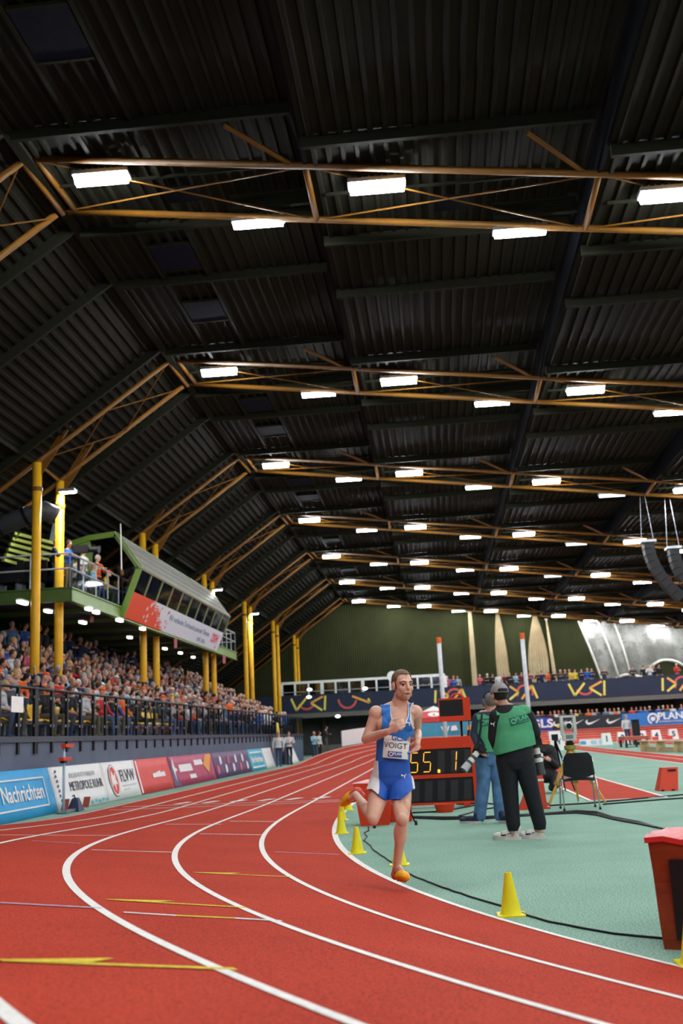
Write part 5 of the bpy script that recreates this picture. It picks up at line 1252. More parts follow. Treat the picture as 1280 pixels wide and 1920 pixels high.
t = thing('camera_tripod', 'black tripod with spread legs behind the runner\'s knees', 'tripod', gp(742, 1545)); tc_ = gp(742, 1545) + Vector((0, 0.05, 0.75))
for (px, py) in ((702, 1553), (780, 1547), (722, 1546)):
    fpt = gp(px, py); MB().tube([tc_, fpt.lerp(tc_, 0.06)], [0.016, 0.01], 8).build('leg', M_BLACK, t, True); MB().lathe([(0.022, 0), (0.018, 0.04), (0.012, 0.06)], fpt, 10).build('foot', M_BLACKP, t)
MB().tube([tc_, tc_ + Vector((0, 0, 0.25))], 0.016, 8).build('centre_column', M_BLACK, t); MB().box(tuple(tc_ + Vector((-0.06, -0.05, 0.25))), tuple(tc_ + Vector((0.06, 0.05, 0.34)))).build('head', M_BLACKP, t)
# red wedge marker behind the photographers
a, c_ = gp(974, 1519), gp(1030, 1519); Y = a.y
t = thing('red_wedge_marker', 'tall red wedge with pale band behind the capped photographer', 'marker', ((a.x + c_.x) / 2, Y, 0)); ht = at(1008, 1432, Y).z; xm = at(1009, 1432, Y).x
MB().hexa([(a.x, Y, 0), (c_.x, Y, 0), (c_.x, Y + 0.35, 0), (a.x, Y + 0.35, 0)], [(xm - 0.05, Y + 0.12, ht), (xm + 0.05, Y + 0.12, ht), (xm + 0.05, Y + 0.2, ht), (xm - 0.05, Y + 0.2, ht)]).build('body', M_RED, t)
zb2 = at(1010, 1465, Y).z; k_ = zb2 / ht
def wx(x, z, s): return x + (xm + s * 0.05 - x) * z / ht
MB().hexa([(wx(a.x, zb2, -1) - .005, Y + 0.12 * k_ - 0.01, zb2), (wx(c_.x, zb2, 1) + .005, Y + 0.12 * k_ - 0.01, zb2), (wx(c_.x, zb2, 1) + .005, Y + 0.3, zb2), (wx(a.x, zb2, -1) - .005, Y + 0.3, zb2)], [(wx(a.x, zb2, -1) - .005, Y + 0.12 * k_ - 0.01, zb2 + 0.03), (wx(c_.x, zb2, 1) + .005, Y + 0.12 * k_ - 0.01, zb2 + 0.03), (wx(c_.x, zb2, 1) + .005, Y + 0.3, zb2 + 0.03), (wx(a.x, zb2, -1) - .005, Y + 0.3, zb2 + 0.03)]).build('band', M_WHITE, t)
MB().box((a.x - 0.02, Y - 0.02, 0), (c_.x + 0.04, Y + 0.38, 0.025)).build('base', M_RED, t)
# red pylon with hand slot at right
a, c_ = gp(1236, 1484), gp(1286, 1486); Y = a.y; h = at(1240, 1440, Y).z; t = thing('red_pylon', 'tapered red block with a hand slot at the right edge', 'block', ((a.x + c_.x) / 2, Y, 0)); xa2, xb2 = at(1239, 1441, Y).x, at(1273, 1439, Y).x
MB().hexa([(a.x, Y, 0), (c_.x, Y, 0), (c_.x, Y + 0.45, 0), (a.x, Y + 0.45, 0)], [(xa2 + 0.04, Y + 0.1, h), (xb2, Y + 0.1, h), (xb2, Y + 0.35, h), (xa2 + 0.04, Y + 0.35, h)]).build('body', M_RED, t)
MB().box((xa2 + 0.13, Y + 0.07, h - 0.07), (xa2 + 0.28, Y + 0.1, h - 0.035)).build('hand_slot', M_BLACKP, t)
for s in (a.x + 0.03, c_.x - 0.12): MB().box((s, Y - 0.005, 0), (s + 0.06, Y + 0.02, 0.03)).build('foot', M_BLACKP, t)

# --- chair
Y = 16.55; xl2, xr2 = at(1057, 1520, 16.6).x, at(1124, 1518, 16.6).x; xc_ = (xl2 + xr2) / 2
t = thing('stacking_chair', 'black stacking chair with chrome legs seen from behind', 'chair', (xc_, Y + 0.2, 0))
M_CHR = mat('chrome', (0.55, 0.57, 0.58), 0.18, 0.95, var=0.03)
hw = (xr2 - xl2) / 2
for s in (-1, 1):
    MB().tube([(xc_ + s * hw, Y - 0.02, 0.0), (xc_ + s * (hw - 0.01), Y + 0.05, 0.43), (xc_ + s * (hw - 0.02), Y + 0.07, 0.46), (xc_ + s * (hw - 0.02), Y + 0.45, 0.46)], 0.0125, 8).build('side_rail', M_CHR, t, True)
    MB().tube([(xc_ + s * (hw - 0.0), Y + 0.5, 0.0), (xc_ + s * (hw - 0.02), Y + 0.42, 0.45), (xc_ + s * (hw - 0.025), Y + 0.1, 0.47)], 0.0125, 8).build('leg', M_CHR, t, True)
    MB().tube([(xc_ + s * (hw - 0.03), Y + 0.1, 0.46), (xc_ + s * (hw - 0.045), Y + 0.02, 0.62), (xc_ + s * (hw - 0.05), Y - 0.02, 0.8)], 0.0115, 8).build('back_post', M_CHR, t, True)
    for yy in (Y - 0.02, Y + 0.5): MB().lathe([(0.018, 0), (0.018, 0.03)], (xc_ + s * hw, yy, 0), 10).build('foot_cap', M_BLACKP, t)
b = MB(); v = []; nx, nz3 = 8, 7
for j in range(nz3 + 1):
    u = j / nz3; wd = hw - 0.03 - 0.03 * u - (0.05 * max(0, u - 0.8) / 0.2 if u > 0.8 else 0)
    for i in range(nx + 1):
        s = -1 + 2 * i / nx; zlow = 0.53 - 0.05 * (1 - s * s) * (1 - u); v.append((xc_ + s * wd, Y - 0.03 - 0.02 * u - 0.03 * (1 - s * s), zlow + (0.86 - zlow) * u))
f = [(j * (nx + 1) + i, j * (nx + 1) + i + 1, (j + 1) * (nx + 1) + i + 1, (j + 1) * (nx + 1) + i) for j in range(nz3) for i in range(nx)]; k0 = len(v); v += [(p[0], p[1] + 0.03, p[2]) for p in v]
f += [tuple(reversed([k0 + q for q in ff])) for ff in f]; rim = list(range(nx + 1)) + [j * (nx + 1) + nx for j in range(1, nz3 + 1)] + [nz3 * (nx + 1) + i for i in range(nx - 1, -1, -1)] + [j * (nx + 1) for j in range(nz3 - 1, 0, -1)]
f += [(rim[q], k0 + rim[q], k0 + rim[(q + 1) % len(rim)], rim[(q + 1) % len(rim)]) for q in range(len(rim))]
b.add(v, f); b.build('backrest', M_BLACKP, t, True, autosm=True)
b = MB(); v = []
for i in range(7):
    for j in range(5): s, w_ = -1 + i / 3, j / 4; v.append((xc_ + s * (hw - 0.03), Y + 0.06 + 0.42 * w_, 0.475 + 0.02 * (1 - s * s) - 0.015 * abs(w_ - 0.5)))
k0 = len(v); f = [(i * 5 + j, (i + 1) * 5 + j, (i + 1) * 5 + j + 1, i * 5 + j + 1) for i in range(6) for j in range(4)]; v += [(p[0], p[1], p[2] - 0.045) for p in v]; f += [tuple(reversed([k0 + q for q in ff])) for ff in f]
rim = list(range(5)) + [i * 5 + 4 for i in range(1, 7)] + [30 + j for j in (3, 2, 1, 0)] + [i * 5 for i in range(5, 0, -1)]; f += [(rim[q], rim[(q + 1) % len(rim)], k0 + rim[(q + 1) % len(rim)], k0 + rim[q]) for q in range(len(rim))]
b.add(v, f); b.build('seat', mat('seat_pad', (0.05, 0.055, 0.07), 0.6), t, True, autosm=True)

# --- surveying instrument on a yellow tripod
t = thing('tripod', 'yellow wooden surveying tripod standing behind the chair', 'tripod', (2.17, 17.7, 0)); M_WOOD = mat('yellow_wood', (0.62, 0.36, 0.06), 0.5, var=0.12, scale=12)
hd_ = Vector((2.16, 17.75, 0.93))
for (px, py) in ((1028, 1513), (1084, 1503), (1137, 1508)):
    fp = gp(px, py); dd = fp - hd_; u_, v_ = frame_from(dd); tn = hd_ + dd * 0.04
    for s in (-1, 1): MB().bar(tn + u_ * 0.035 * s, hd_ + dd * 0.62 + u_ * 0.028 * s, 0.022, 0.03).build('upper_leg', M_WOOD, t)
    MB().bar(hd_ + dd * 0.45, hd_ + dd * 0.96, 0.035, 0.03).build('lower_leg', M_WOOD, t); MB().bar(hd_ + dd * 0.58, hd_ + dd * 0.64, 0.1, 0.05).build('clamp', mat('tripod_metal', (0.35, 0.27, 0.06), 0.45, 0.3), t)
    MB().tube([hd_ + dd * 0.95, fp], [0.02, 0.006], 8).build('spike', M_STEEL, t)
MB().lathe([(0.09, -0.05), (0.1, -0.03), (0.1, 0.02), (0.06, 0.03)], hd_, 18).build('head_plate', mat('tripod_metal', (0, 0, 0)), t)
t = thing('total_station', 'white and grey surveying instrument mounted on the yellow tripod', 'instrument', hd_ + Vector((0, 0, 0.03))); o_ = hd_ + Vector((0, 0, 0.03)); M_TS = mat('instrument_grey', (0.55, 0.58, 0.55), 0.45, var=0.05)
MB().lathe([(0.07, 0), (0.075, 0.03), (0.05, 0.05), (0.065, 0.08)], o_, 16).build('tribrach', M_BLACKP, t)
for s in (-1, 1): MB().box(tuple(o_ + Vector((0.105 * s - 0.025, -0.05, 0.16))), tuple(o_ + Vector((0.105 * s + 0.025, 0.06, 0.45)))).build('yoke_arm', M_TS, t)
MB().box(tuple(o_ + Vector((-0.11, -0.06, 0.07))), tuple(o_ + Vector((0.11, 0.06, 0.19)))).build('keypad_block', M_TS, t); MB().box(tuple(o_ + Vector((-0.06, -0.064, 0.1))), tuple(o_ + Vector((0.06, -0.058, 0.165)))).build('display', mat('lcd', (0.2, 0.25, 0.24), 0.3), t)
MB().box(tuple(o_ + Vector((-0.13, -0.03, 0.45))), tuple(o_ + Vector((0.13, 0.03, 0.485)))).build('carry_handle', M_TS, t)
MB().lathe([(0.06, -0.11), (0.072, -0.08), (0.072, 0.08), (0.05, 0.12)], o_ + Vector((0, 0, 0.31)), 18, Matrix.Rotation(math.pi / 2, 3, 'X')).build('telescope', M_TS, t, True, autosm=True)
MB().lathe([(0.04, 0), (0.045, 0.03)], o_ + Vector((0, -0.1, 0.31)), 16, Matrix.Rotation(math.pi / 2, 3, 'X')).build('eyepiece', M_BLACKP, t, True, autosm=True)

# --- starting block and signal post by the left boards
p = gp(119, 1524); t = thing('signal_post', 'slim pale post with two red cross lights in front of the METROPOLE board', 'post', p)
MB().tube([p, p + Vector((0, 0, 1.42))], 0.028, 10).build('pole', mat('pale_blue_metal', (0.42, 0.55, 0.66), 0.4), t, True)
for z, dy in ((1.36, 0.12), (1.08, -0.02)):
    MB().box((p.x - 0.02, p.y - 0.25 + dy, z), (p.x + 0.09, p.y + 0.25 + dy, z + 0.07)).build('light_bar', M_RED, t); MB().box((p.x - 0.05, p.y - 0.08 + dy, z - 0.05), (p.x + 0.05, p.y + 0.08 + dy, z)).build('bracket', M_BLACKP, t)
MB().lathe([(0.15, 0), (0.15, 0.02), (0.04, 0.04)], p, 14).build('base', M_STEEL, t)
q = gp(135, 1522); t = thing('starting_block', 'dark starting block with red foot pads beside the signal post', 'starting block', q)
MB().box((q.x - 0.06, q.y - 0.5, 0.0), (q.x + 0.06, q.y + 0.55, 0.06)).build('rail', M_STEEL, t)
for dy, dx in ((-0.12, -0.13), (0.5, 0.12)):
    MB().hexa([(q.x + dx - 0.07, q.y + dy, 0.05), (q.x + dx + 0.07, q.y + dy, 0.05), (q.x + dx + 0.07, q.y + dy + 0.03, 0.05), (q.x + dx - 0.07, q.y + dy + 0.03, 0.05)], [(q.x + dx - 0.07, q.y + dy + 0.12, 0.27), (q.x + dx + 0.07, q.y + dy + 0.12, 0.27), (q.x + dx + 0.07, q.y + dy + 0.15, 0.27), (q.x + dx - 0.07, q.y + dy + 0.15, 0.27)]).build('foot_pad', mat('brick_red_pad', (0.30, 0.06, 0.04), 0.6), t)
b = MB()
MB().hexa([(q.x - 0.14, q.y + 0.05, 0), (q.x + 0.14, q.y + 0.05, 0), (q.x + 0.14, q.y + 0.4, 0), (q.x - 0.14, q.y + 0.4, 0)], [(q.x - 0.07, q.y + 0.15, 0.25), (q.x + 0.07, q.y + 0.15, 0.25), (q.x + 0.07, q.y + 0.25, 0.28), (q.x - 0.07, q.y + 0.25, 0.28)]).build('sensor_unit', mat('dark_blue_cover', (0.03, 0.04, 0.08), 0.5), t)
MB().tube([(q.x, q.y + 0.2, 0.25), (q.x, q.y + 0.12, 0.34), (q.x, q.y + 0.02, 0.32)], 0.015, 6).build('handle', M_BLACKP, t)

# --- vault standards, tent, benches and markers further back
for i, (px, py) in enumerate(((822, 1195), (978, 1187))):
    tp_ = at(px, py, 52); t = thing('vault_upright', ['tall white upright with orange tip left of the photographers', 'tall white upright with orange tip right of the capped head'][i], 'pole', (tp_.x, 52, 0), 0, 'vault uprights')
    MB().tube([(tp_.x, 52, 0.1), (tp_.x, 52, tp_.z - 0.3)], 0.105, 12).build('pole', mat('upright_white', (0.62, 0.62, 0.66), 0.45), t, True); MB().lathe([(0.12, -0.3), (0.12, -0.06), (0.1, 0)], tp_, 12).build('tip', mat('orange_tip', (0.75, 0.13, 0.01), 0.5), t)
    MB().box((tp_.x - 0.25, 51.6, 0), (tp_.x + 0.25, 52.6, 0.12)).build('base', M_STEEL, t)
ap = at(812, 1323, 60); t = thing('pavilion_tent', 'red pavilion tent with white peak behind the runner and scoreboard', 'tent', (ap.x, 60, 0)); ze = 2.12; hwd = 1.5
cn = [Vector((ap.x + sx * hwd, 60 + 1.5 + sy * 1.5, ze)) for sx, sy in ((-1, -1), (1, -1), (1, 1), (-1, 1))]; tip = Vector((ap.x, 61.5, ap.z + 0.02))
M_TENT = mat('tent_red', (0.66, 0.06, 0.06), 0.6)
for a, c_ in ((0, 1), (1, 2), (2, 3), (3, 0)):
    m0, m1 = cn[a].lerp(tip, 0.55), cn[c_].lerp(tip, 0.55); dn = Vector((0, 0, -0.02))
    MB().hexa([cn[a], cn[c_], m1, m0], [cn[a] + dn, cn[c_] + dn, m1 + dn, m0 + dn]).build('roof_panel', M_TENT, t); MB().prism([m0, m1, tip], dn).build('peak_panel', M_WHITEF, t)
    MB().hexa([cn[a] - Vector((0, 0, .25)), cn[c_] - Vector((0, 0, .25)), cn[c_] - Vector((0, 0, .25)) + Vector((0.01, 0.01, 0)), cn[a] - Vector((0, 0, .25)) + Vector((0.01, 0.01, 0))], [cn[a], cn[c_], cn[c_] + Vector((0.01, 0.01, 0)), cn[a] + Vector((0.01, 0.01, 0))]).build('valance', M_TENT, t)
for c_ in cn: MB().tube([(c_.x, c_.y, 0), c_], 0.03, 8).build('leg', M_STEEL, t)
ctr = (cn[0] + cn[1]) / 2; up_ = (tip - ctr).normalized()
flat('emblem', [(0.36 * math.cos(a), 0.3 * math.sin(a)) for a in np.linspace(0, 2 * math.pi, 19)[:-1]], M_WHITE, t, ctr + up_ * 0.45, (1, 0, 0), up_, 0.01); flat('emblem', [(-0.05, -0.2), (0.05, -0.2), (0.05, 0.02), (-0.05, 0.02)], M_TENT, t, ctr + up_ * 0.48 + Vector((0, -0.012, 0.005)), (1, 0, 0), up_, 0.008)
# wooden bench
A_, B_ = gp(1196, 1409), gp(1300, 1412); t = thing('wooden_bench', 'long pale wooden bench on the right of the infield', 'bench', A_); h = 0.48; M_PLY = mat('pale_wood', (0.62, 0.47, 0.27), 0.6, var=0.1); dd = (B_ - A_); dd.z = 0; nrm_ = Vector((-dd.y, dd.x, 0)).normalized() * 0.4
if nrm_.y < 0: nrm_ = -nrm_
MB().hexa([A_ + Vector((0, 0, h - .05)), B_ + Vector((0, 0, h - .05)), B_ + nrm_ + Vector((0, 0, h - .05)), A_ + nrm_ + Vector((0, 0, h - .05))], [A_ + Vector((0, 0, h)), B_ + Vector((0, 0, h)), B_ + nrm_ + Vector((0, 0, h)), A_ + nrm_ + Vector((0, 0, h))]).build('seat', M_PLY, t)
for s in (0.05, 0.36, 0.68, 0.97): q = A_ + dd * s; MB().hexa([q, q + dd.normalized() * 0.08, q + dd.normalized() * 0.08 + nrm_, q + nrm_], [p + Vector((0, 0, h - .05)) for p in (q, q + dd.normalized() * 0.08, q + dd.normalized() * 0.08 + nrm_, q + nrm_)]).build('leg', M_PLY, t)
MB().hexa([A_ + nrm_ * 0.5, B_ + nrm_ * 0.5, B_ + nrm_ * 0.55, A_ + nrm_ * 0.55], [p + Vector((0, 0, 0.2)) for p in (A_ + nrm_ * 0.5, B_ + nrm_ * 0.5, B_ + nrm_ * 0.55, A_ + nrm_ * 0.55)]).build('rail', M_PLY, t)
A_ = gp(1172, 1402); t = thing('massage_couch', 'brick red padded couch on dark legs left of the wooden bench', 'couch', A_)
MB().box((A_.x, A_.y, 0.38), (A_.x + 1.25, A_.y + 1.9, 0.56)).build('pad', mat('brick_red', (0.42, 0.09, 0.06), 0.6), t)
for dx, dy in ((0.08, 0.1), (0.6, 0.1), (1.15, 0.1), (0.08, 1.8), (1.15, 1.8)): MB().box((A_.x + dx - 0.04, A_.y + dy - 0.04, 0), (A_.x + dx + 0.06, A_.y + dy + 0.06, 0.38)).build('leg', M_BLACKP, t)
p = at(1194, 1380, 62); t = thing('lectern', 'tall black lectern beside the official in white and blue', 'lectern', (p.x, 62, 0)); MB().hexa([(p.x - 0.2, 62, 0), (p.x + 0.22, 62, 0), (p.x + 0.22, 62.4, 0), (p.x - 0.2, 62.4, 0)], [(p.x - 0.16, 62, 1.35), (p.x + 0.2, 62, 1.35), (p.x + 0.2, 62.4, 1.45), (p.x - 0.16, 62.4, 1.45)]).build('body', M_BLACKP, t); MB().box((p.x - 0.2, 61.9, 1.4), (p.x + 0.24, 62.45, 1.44)).build('top', M_BLACKP, t)
spectator(rng, STD[0], (p.x - 0.5, 62.2, 0.0), -math.pi / 2 + 0.3, 'standing at the black lectern', 'officials on the infield', top='white', hair='grey')
M_NUM = mat('number_ink', (0.06, 0.07, 0.1), 0.6)
for i, px in enumerate((1137, 1167, 1203, 1230, 1262)):
    Yd = 66 + 2 * i; p = at(px, 1394 - 2.6 * i, Yd); t = thing('lane_number_box', '%s white lane number box beyond the bench' % ['leftmost', 'second from left', 'middle', 'second from right', 'rightmost'][i], 'marker', (p.x, Yd, 0), 0, 'lane number boxes'); 
    MB().hexa([(p.x - 0.32, Yd - 0.3, 0.01), (p.x + 0.32, Yd - 0.3, 0.01), (p.x + 0.32, Yd + 0.3, 0.01), (p.x - 0.32, Yd + 0.3, 0.01)], [(p.x - 0.26, Yd - 0.16, 0.72), (p.x + 0.26, Yd - 0.16, 0.72), (p.x + 0.26, Yd + 0.16, 0.72), (p.x - 0.26, Yd + 0.16, 0.72)]).build('box', M_WHITE, t)
    text_on('number', str(i + 1), 0.5, M_NUM, t, (p.x, Yd - 0.25, 0.37), (1, 0, 0), (0, 0.2, 1), bold=0.03)
    t = thing('starting_block', 'small red starting block beside the %s lane number box' % ['leftmost', 'second from left', 'middle', 'second from right', 'rightmost'][i], 'starting block', (p.x + 0.9, Yd, 0), 0, 'starting blocks beside the number boxes'); MB().box((p.x + 0.8, Yd - 0.2, 0.01), (p.x + 1.0, Yd + 0.6, 0.08)).build('rail', M_STEEL, t); MB().hexa([(p.x + 0.7, Yd, 0.06), (p.x + 1.1, Yd, 0.06), (p.x + 1.1, Yd + 0.1, 0.06), (p.x + 0.7, Yd + 0.1, 0.06)], [(p.x + 0.7, Yd + 0.15, 0.3), (p.x + 1.1, Yd + 0.15, 0.3), (p.x + 1.1, Yd + 0.22, 0.3), (p.x + 0.7, Yd + 0.22, 0.3)]).build('foot_pad', M_BDR, t)
A_, B_ = gp(1088, 1399), gp(1140, 1397); t = thing('low_banner', 'low white and light blue banner lying along the runway', 'banner', A_); dd = B_ - A_
MB().hexa([A_, B_, B_ + Vector((0, 0.6, 0)), A_ + Vector((0, 0.6, 0))], [A_ + Vector((0, 0.3, 0.4)), B_ + Vector((0, 0.3, 0.4)), B_ + Vector((0, 0.4, 0.4)), A_ + Vector((0, 0.4, 0.4))]).build('panel', M_BWH, t)
for s in (0.02, 0.4, 0.7): flat('print_patch', [(0, 0), (dd.length * 0.2, 0), (dd.length * 0.2, 0.25), (0, 0.25)], M_TEAL if s < 0.1 else mat('pale_blue_print', (0.35, 0.55, 0.66), 0.6), t, A_ + dd * s + Vector((0, 0.05, 0.1)), dd, (0, 0.6, 0.8), 0.01)
A_ = gp(1040, 1407); hA = at(1040, 1371, A_.y).z; t = thing('white_sign_box', 'white upright box with dark marks behind the surveying instrument', 'sign', A_); MB().hexa([(A_.x - 0.2, A_.y, 0), (A_.x + 0.6, A_.y, 0), (A_.x + 0.6, A_.y + 0.4, 0), (A_.x - 0.2, A_.y + 0.4, 0)], [(A_.x - 0.25, A_.y, hA), (A_.x + 0.55, A_.y, hA), (A_.x + 0.55, A_.y + 0.4, hA), (A_.x - 0.25, A_.y + 0.4, hA)]).build('box', M_WHITE, t)
flat('dark_mark', [(a * 0.4, b_ * 0.4) for a, b_ in PUMA], M_NUM, t, (A_.x + 0.2, A_.y - 0.005, hA * 0.45), (1, 0, 0), (0, 0, 1), 0.006)
t = thing('red_crate', 'small brick red crate on the far runway left of the number boxes', 'crate', gp(1107, 1390)); q = gp(1107, 1390); MB().box((q.x - 0.5, q.y, 0.01), (q.x + 0.5, q.y + 0.6, 0.3)).build('tub', M_BDR, t); MB().box((q.x - 0.55, q.y - 0.05, 0.3), (q.x + 0.55, q.y + 0.65, 0.36)).build('rim', M_BDR, t)
# --- hanging loudspeaker arrays
def array(px, py, Y, lab, n=8):
    top = at(px, py, Y); t = thing('speaker_array', lab, 'speaker', top); a = 0.0; p = Vector(top)
    for i in range(n):
        d = Vector((math.sin(a) * 0.3 + 0.12 * i / n, 0, -0.27)); M = frame_from(d); MB().bar(p, p + d * 0.94, 0.5, 0.42).build('cabinet', M_BLACKP, t); p = p + d; a += 0.06
    MB().box((top.x - 0.3, top.y - 0.3, top.z), (top.x + 0.3, top.y + 0.3, top.z + 0.1)).build('frame', M_STEEL, t)
    for s in (-0.25, 0.25): MB().tube([top + Vector((s, 0, 0.1)), Vector((top.x + s * 0.4, top.y, chord_z(top.x) - 0.1))], 0.012, 5).build('chain', M_STEEL, t)
array(1214, 1018, 43.4, 'left hanging black loudspeaker array under the roof at right', 9); array(1262, 1030, 43.4, 'right hanging black loudspeaker array cut by the picture edge', 8)
# television camera on the platform
p = at(142, 1032, 32.1); t = thing('video_camera', 'black television camera on the platform right of the lit column', 'camera', p)
MB().box((p.x - 0.1, p.y - 0.12, p.z - 0.1), (p.x + 0.45, p.y + 0.12, p.z + 0.15)).build('body', M_BLACKP, t); MB().tube([(p.x + 0.45, p.y, p.z), (p.x + 0.8, p.y - 0.05, p.z - 0.04)], [0.09, 0.11], 12).build('lens', M_BLACKP, t)
MB().tube([(p.x + 0.1, p.y, p.z - 0.1), (p.x + 0.1, p.y, 6.9)], 0.05, 8).build('pedestal', M_BLACK, t)
for a in (0, 2.1, 4.2): MB().tube([(p.x + 0.1, p.y, 6.95), (p.x + 0.1 + 0.4 * math.cos(a), p.y + 0.4 * math.sin(a), 6.28)], 0.025, 6).build('leg', M_BLACK, t)
# ================================================================ the runner
def fingers(b, palm, along, across, nrm, curl=1.0, k=1.0, thumb=1):
    """four unequal bent fingers and a thumb. palm = centre of the palm"""
    along, across, nrm = Vector(along).normalized(), Vector(across).normalized(), Vector(nrm).normalized()
    for i, L in enumerate((0.085, 0.095, 0.088, 0.068)):
        p = palm + along * 0.042 * k + across * (0.031 - 0.0207 * i) * k; d = along.copy(); r = 0.0088 * k
        for s, (f, a) in enumerate(((0.42, 0.55), (0.33, 0.95), (0.25, 0.75))):
            ang = a * curl; d = (d * math.cos(ang) + nrm * math.sin(ang)).normalized(); q = p + d * L * f * k; b.cap(p, r, q, r * 0.93, 8); p = q; r *= 0.93
    p = palm - along * 0.025 * k + across * 0.036 * k * thumb; d = (along * 0.65 + across * 0.6 * thumb + nrm * 0.45).normalized(); q = p + d * 0.05 * k; b.cap(p, 0.012 * k, q, 0.0105 * k, 8)
    d2 = (along * 0.8 + nrm * 0.6 - across * 0.15 * thumb).normalized(); b.cap(q, 0.0105 * k, q + d2 * 0.034 * k, 0.009 * k, 8)
def hand(b, wrist, along, across, nrm, curl=1.0, k=1.0, thumb=1):
    al = Vector(along).normalized(); pc = Vector(wrist) + al * 0.055 * k
    M = Matrix((Vector(across).normalized(), al, Vector(nrm).normalized())).transposed()
    b.ell(pc, (0.042 * k, 0.052 * k, 0.019 * k), M); b.cap(wrist, 0.026 * k, pc, 0.022 * k, 8)
    fingers(b, pc, along, across, nrm, curl, k, thumb)
RY = 9.0
def J(px, py, dy=0.0): return at(px, py, RY + dy)
b = MB()
head_c = J(754, 1285, -0.02); HF = frame((0.50, -0.86, -0.06), (0.02, 0, 1)); HK = 1.06
# trunk
b.loft([(J(733, 1482), 0.10, 0.08), (J(733, 1468), 0.145, 0.108), (J(733, 1452), 0.150, 0.112), (J(735, 1432), 0.137, 0.10), (J(737, 1410), 0.136, 0.098), (J(739, 1388), 0.143, 0.104), (J(741, 1366), 0.152, 0.112), (J(742, 1348), 0.158, 0.11), (J(744, 1334, 0.01), 0.148, 0.092), (J(746, 1326, 0.02), 0.10, 0.07)])
for px in (722, 760): b.ell(J(px, 1358, -0.055), (0.075, 0.055, 0.06))
b.cap(J(748, 1322, 0.03), 0.072, J(754, 1298, 0.0), 0.058, 14)
b.cap(J(746, 1322, 0.03), 0.055, J(712, 1336, 0.02), 0.052); b.cap(J(750, 1322, 0.03), 0.055, J(775, 1333, 0.02), 0.05)
b.cap(J(744, 1333, -0.05), 0.03, J(718, 1337, -0.04), 0.028); b.cap(J(752, 1333, -0.05), 0.03, J(772, 1335, -0.03), 0.026)
head_prims(b, head_c, HF, HK)
# right arm (image left), bent in front of the chest
sh = J(705, 1338, 0.0); el = J(686, 1386, -0.02); wr = J(729, 1371, -0.26)
b.ell(sh, (0.066, 0.066, 0.07)); b.cap(sh, 0.056, J(697, 1362, 0.0), 0.053); b.cap(J(697, 1362, 0.0), 0.052, el, 0.041); b.ell(el, (0.042, 0.045, 0.045)); b.cap(el, 0.041, el.lerp(wr, 0.3), 0.044); b.cap(el.lerp(wr, 0.3), 0.044, wr, 0.028)
ha = (J(747, 1360, -0.30) - wr); hand(b, wr, ha, Vector((-0.35, 0.1, 0.9)), Vector((0.1, 1.0, 0.0)), 1.0, 1.02, 1)
# left arm (image right), elbow behind, hand low beside the bib
sh2 = J(779, 1336, 0.02); el2 = J(781, 1372, 0.22); wr2 = J(783, 1386, -0.03)
b.ell(sh2, (0.062, 0.064, 0.066)); b.cap(sh2, 0.055, el2, 0.041); b.ell(el2, (0.042, 0.042, 0.042)); b.cap(el2, 0.042, el2.lerp(wr2, 0.35), 0.043); b.cap(el2.lerp(wr2, 0.35), 0.043, wr2, 0.029)
hb = J(781, 1406, -0.12) - wr2; hand(b, wr2, hb, Vector((0.9, -0.3, 0.2)), Vector((-0.5, 0.8, 0.3)), 0.8, 1.0, -1)
# left leg (image right), landing
hp = J(751, 1466, 0.0); kn = J(754, 1536, -0.22); an = J(744, 1627, -0.06)
b.ell(hp, (0.092, 0.10, 0.10)); b.cap(hp, 0.092, hp.lerp(kn, 0.45), 0.086, 16); b.cap(hp.lerp(kn, 0.45), 0.086, kn, 0.056, 16); b.ell(kn + Vector((0, -0.012, 0)), (0.052, 0.054, 0.06))
for dx in (-0.035, 0.035): b.ell(hp.lerp(kn, 0.72) + Vector((dx, -0.025, 0)), (0.036, 0.04, 0.08))
cf = kn.lerp(an, 0.3); b.cap(kn, 0.05, cf, 0.05, 14); b.cap(cf, 0.05, kn.lerp(an, 0.72), 0.036, 14); b.cap(kn.lerp(an, 0.72), 0.036, an, 0.033, 14)
b.ell(cf + Vector((-0.018, 0.03, -0.01)), (0.044, 0.046, 0.1)); b.ell(cf + Vector((0.022, 0.028, 0.01)), (0.034, 0.04, 0.09)); b.ell(an, (0.035, 0.042, 0.036))
# right leg (image left), trailing
hp2 = J(716, 1466, 0.01); kn2 = J(699, 1533, -0.22); an2 = J(667, 1490, 0.15)
b.ell(hp2, (0.09, 0.10, 0.10)); b.cap(hp2, 0.09, hp2.lerp(kn2, 0.5), 0.082, 16); b.cap(hp2.lerp(kn2, 0.5), 0.082, kn2, 0.056, 16); b.ell(kn2 + Vector((0, -0.01, -0.01)), (0.05, 0.054, 0.056))
c2 = kn2.lerp(an2, 0.32); b.cap(kn2, 0.05, c2, 0.05, 14); b.cap(c2, 0.05, kn2.lerp(an2, 0.75), 0.036, 14); b.cap(kn2.lerp(an2, 0.75), 0.036, an2, 0.032, 14); b.ell(c2 + Vector((0, 0.015, 0.02)), (0.046, 0.05, 0.05))
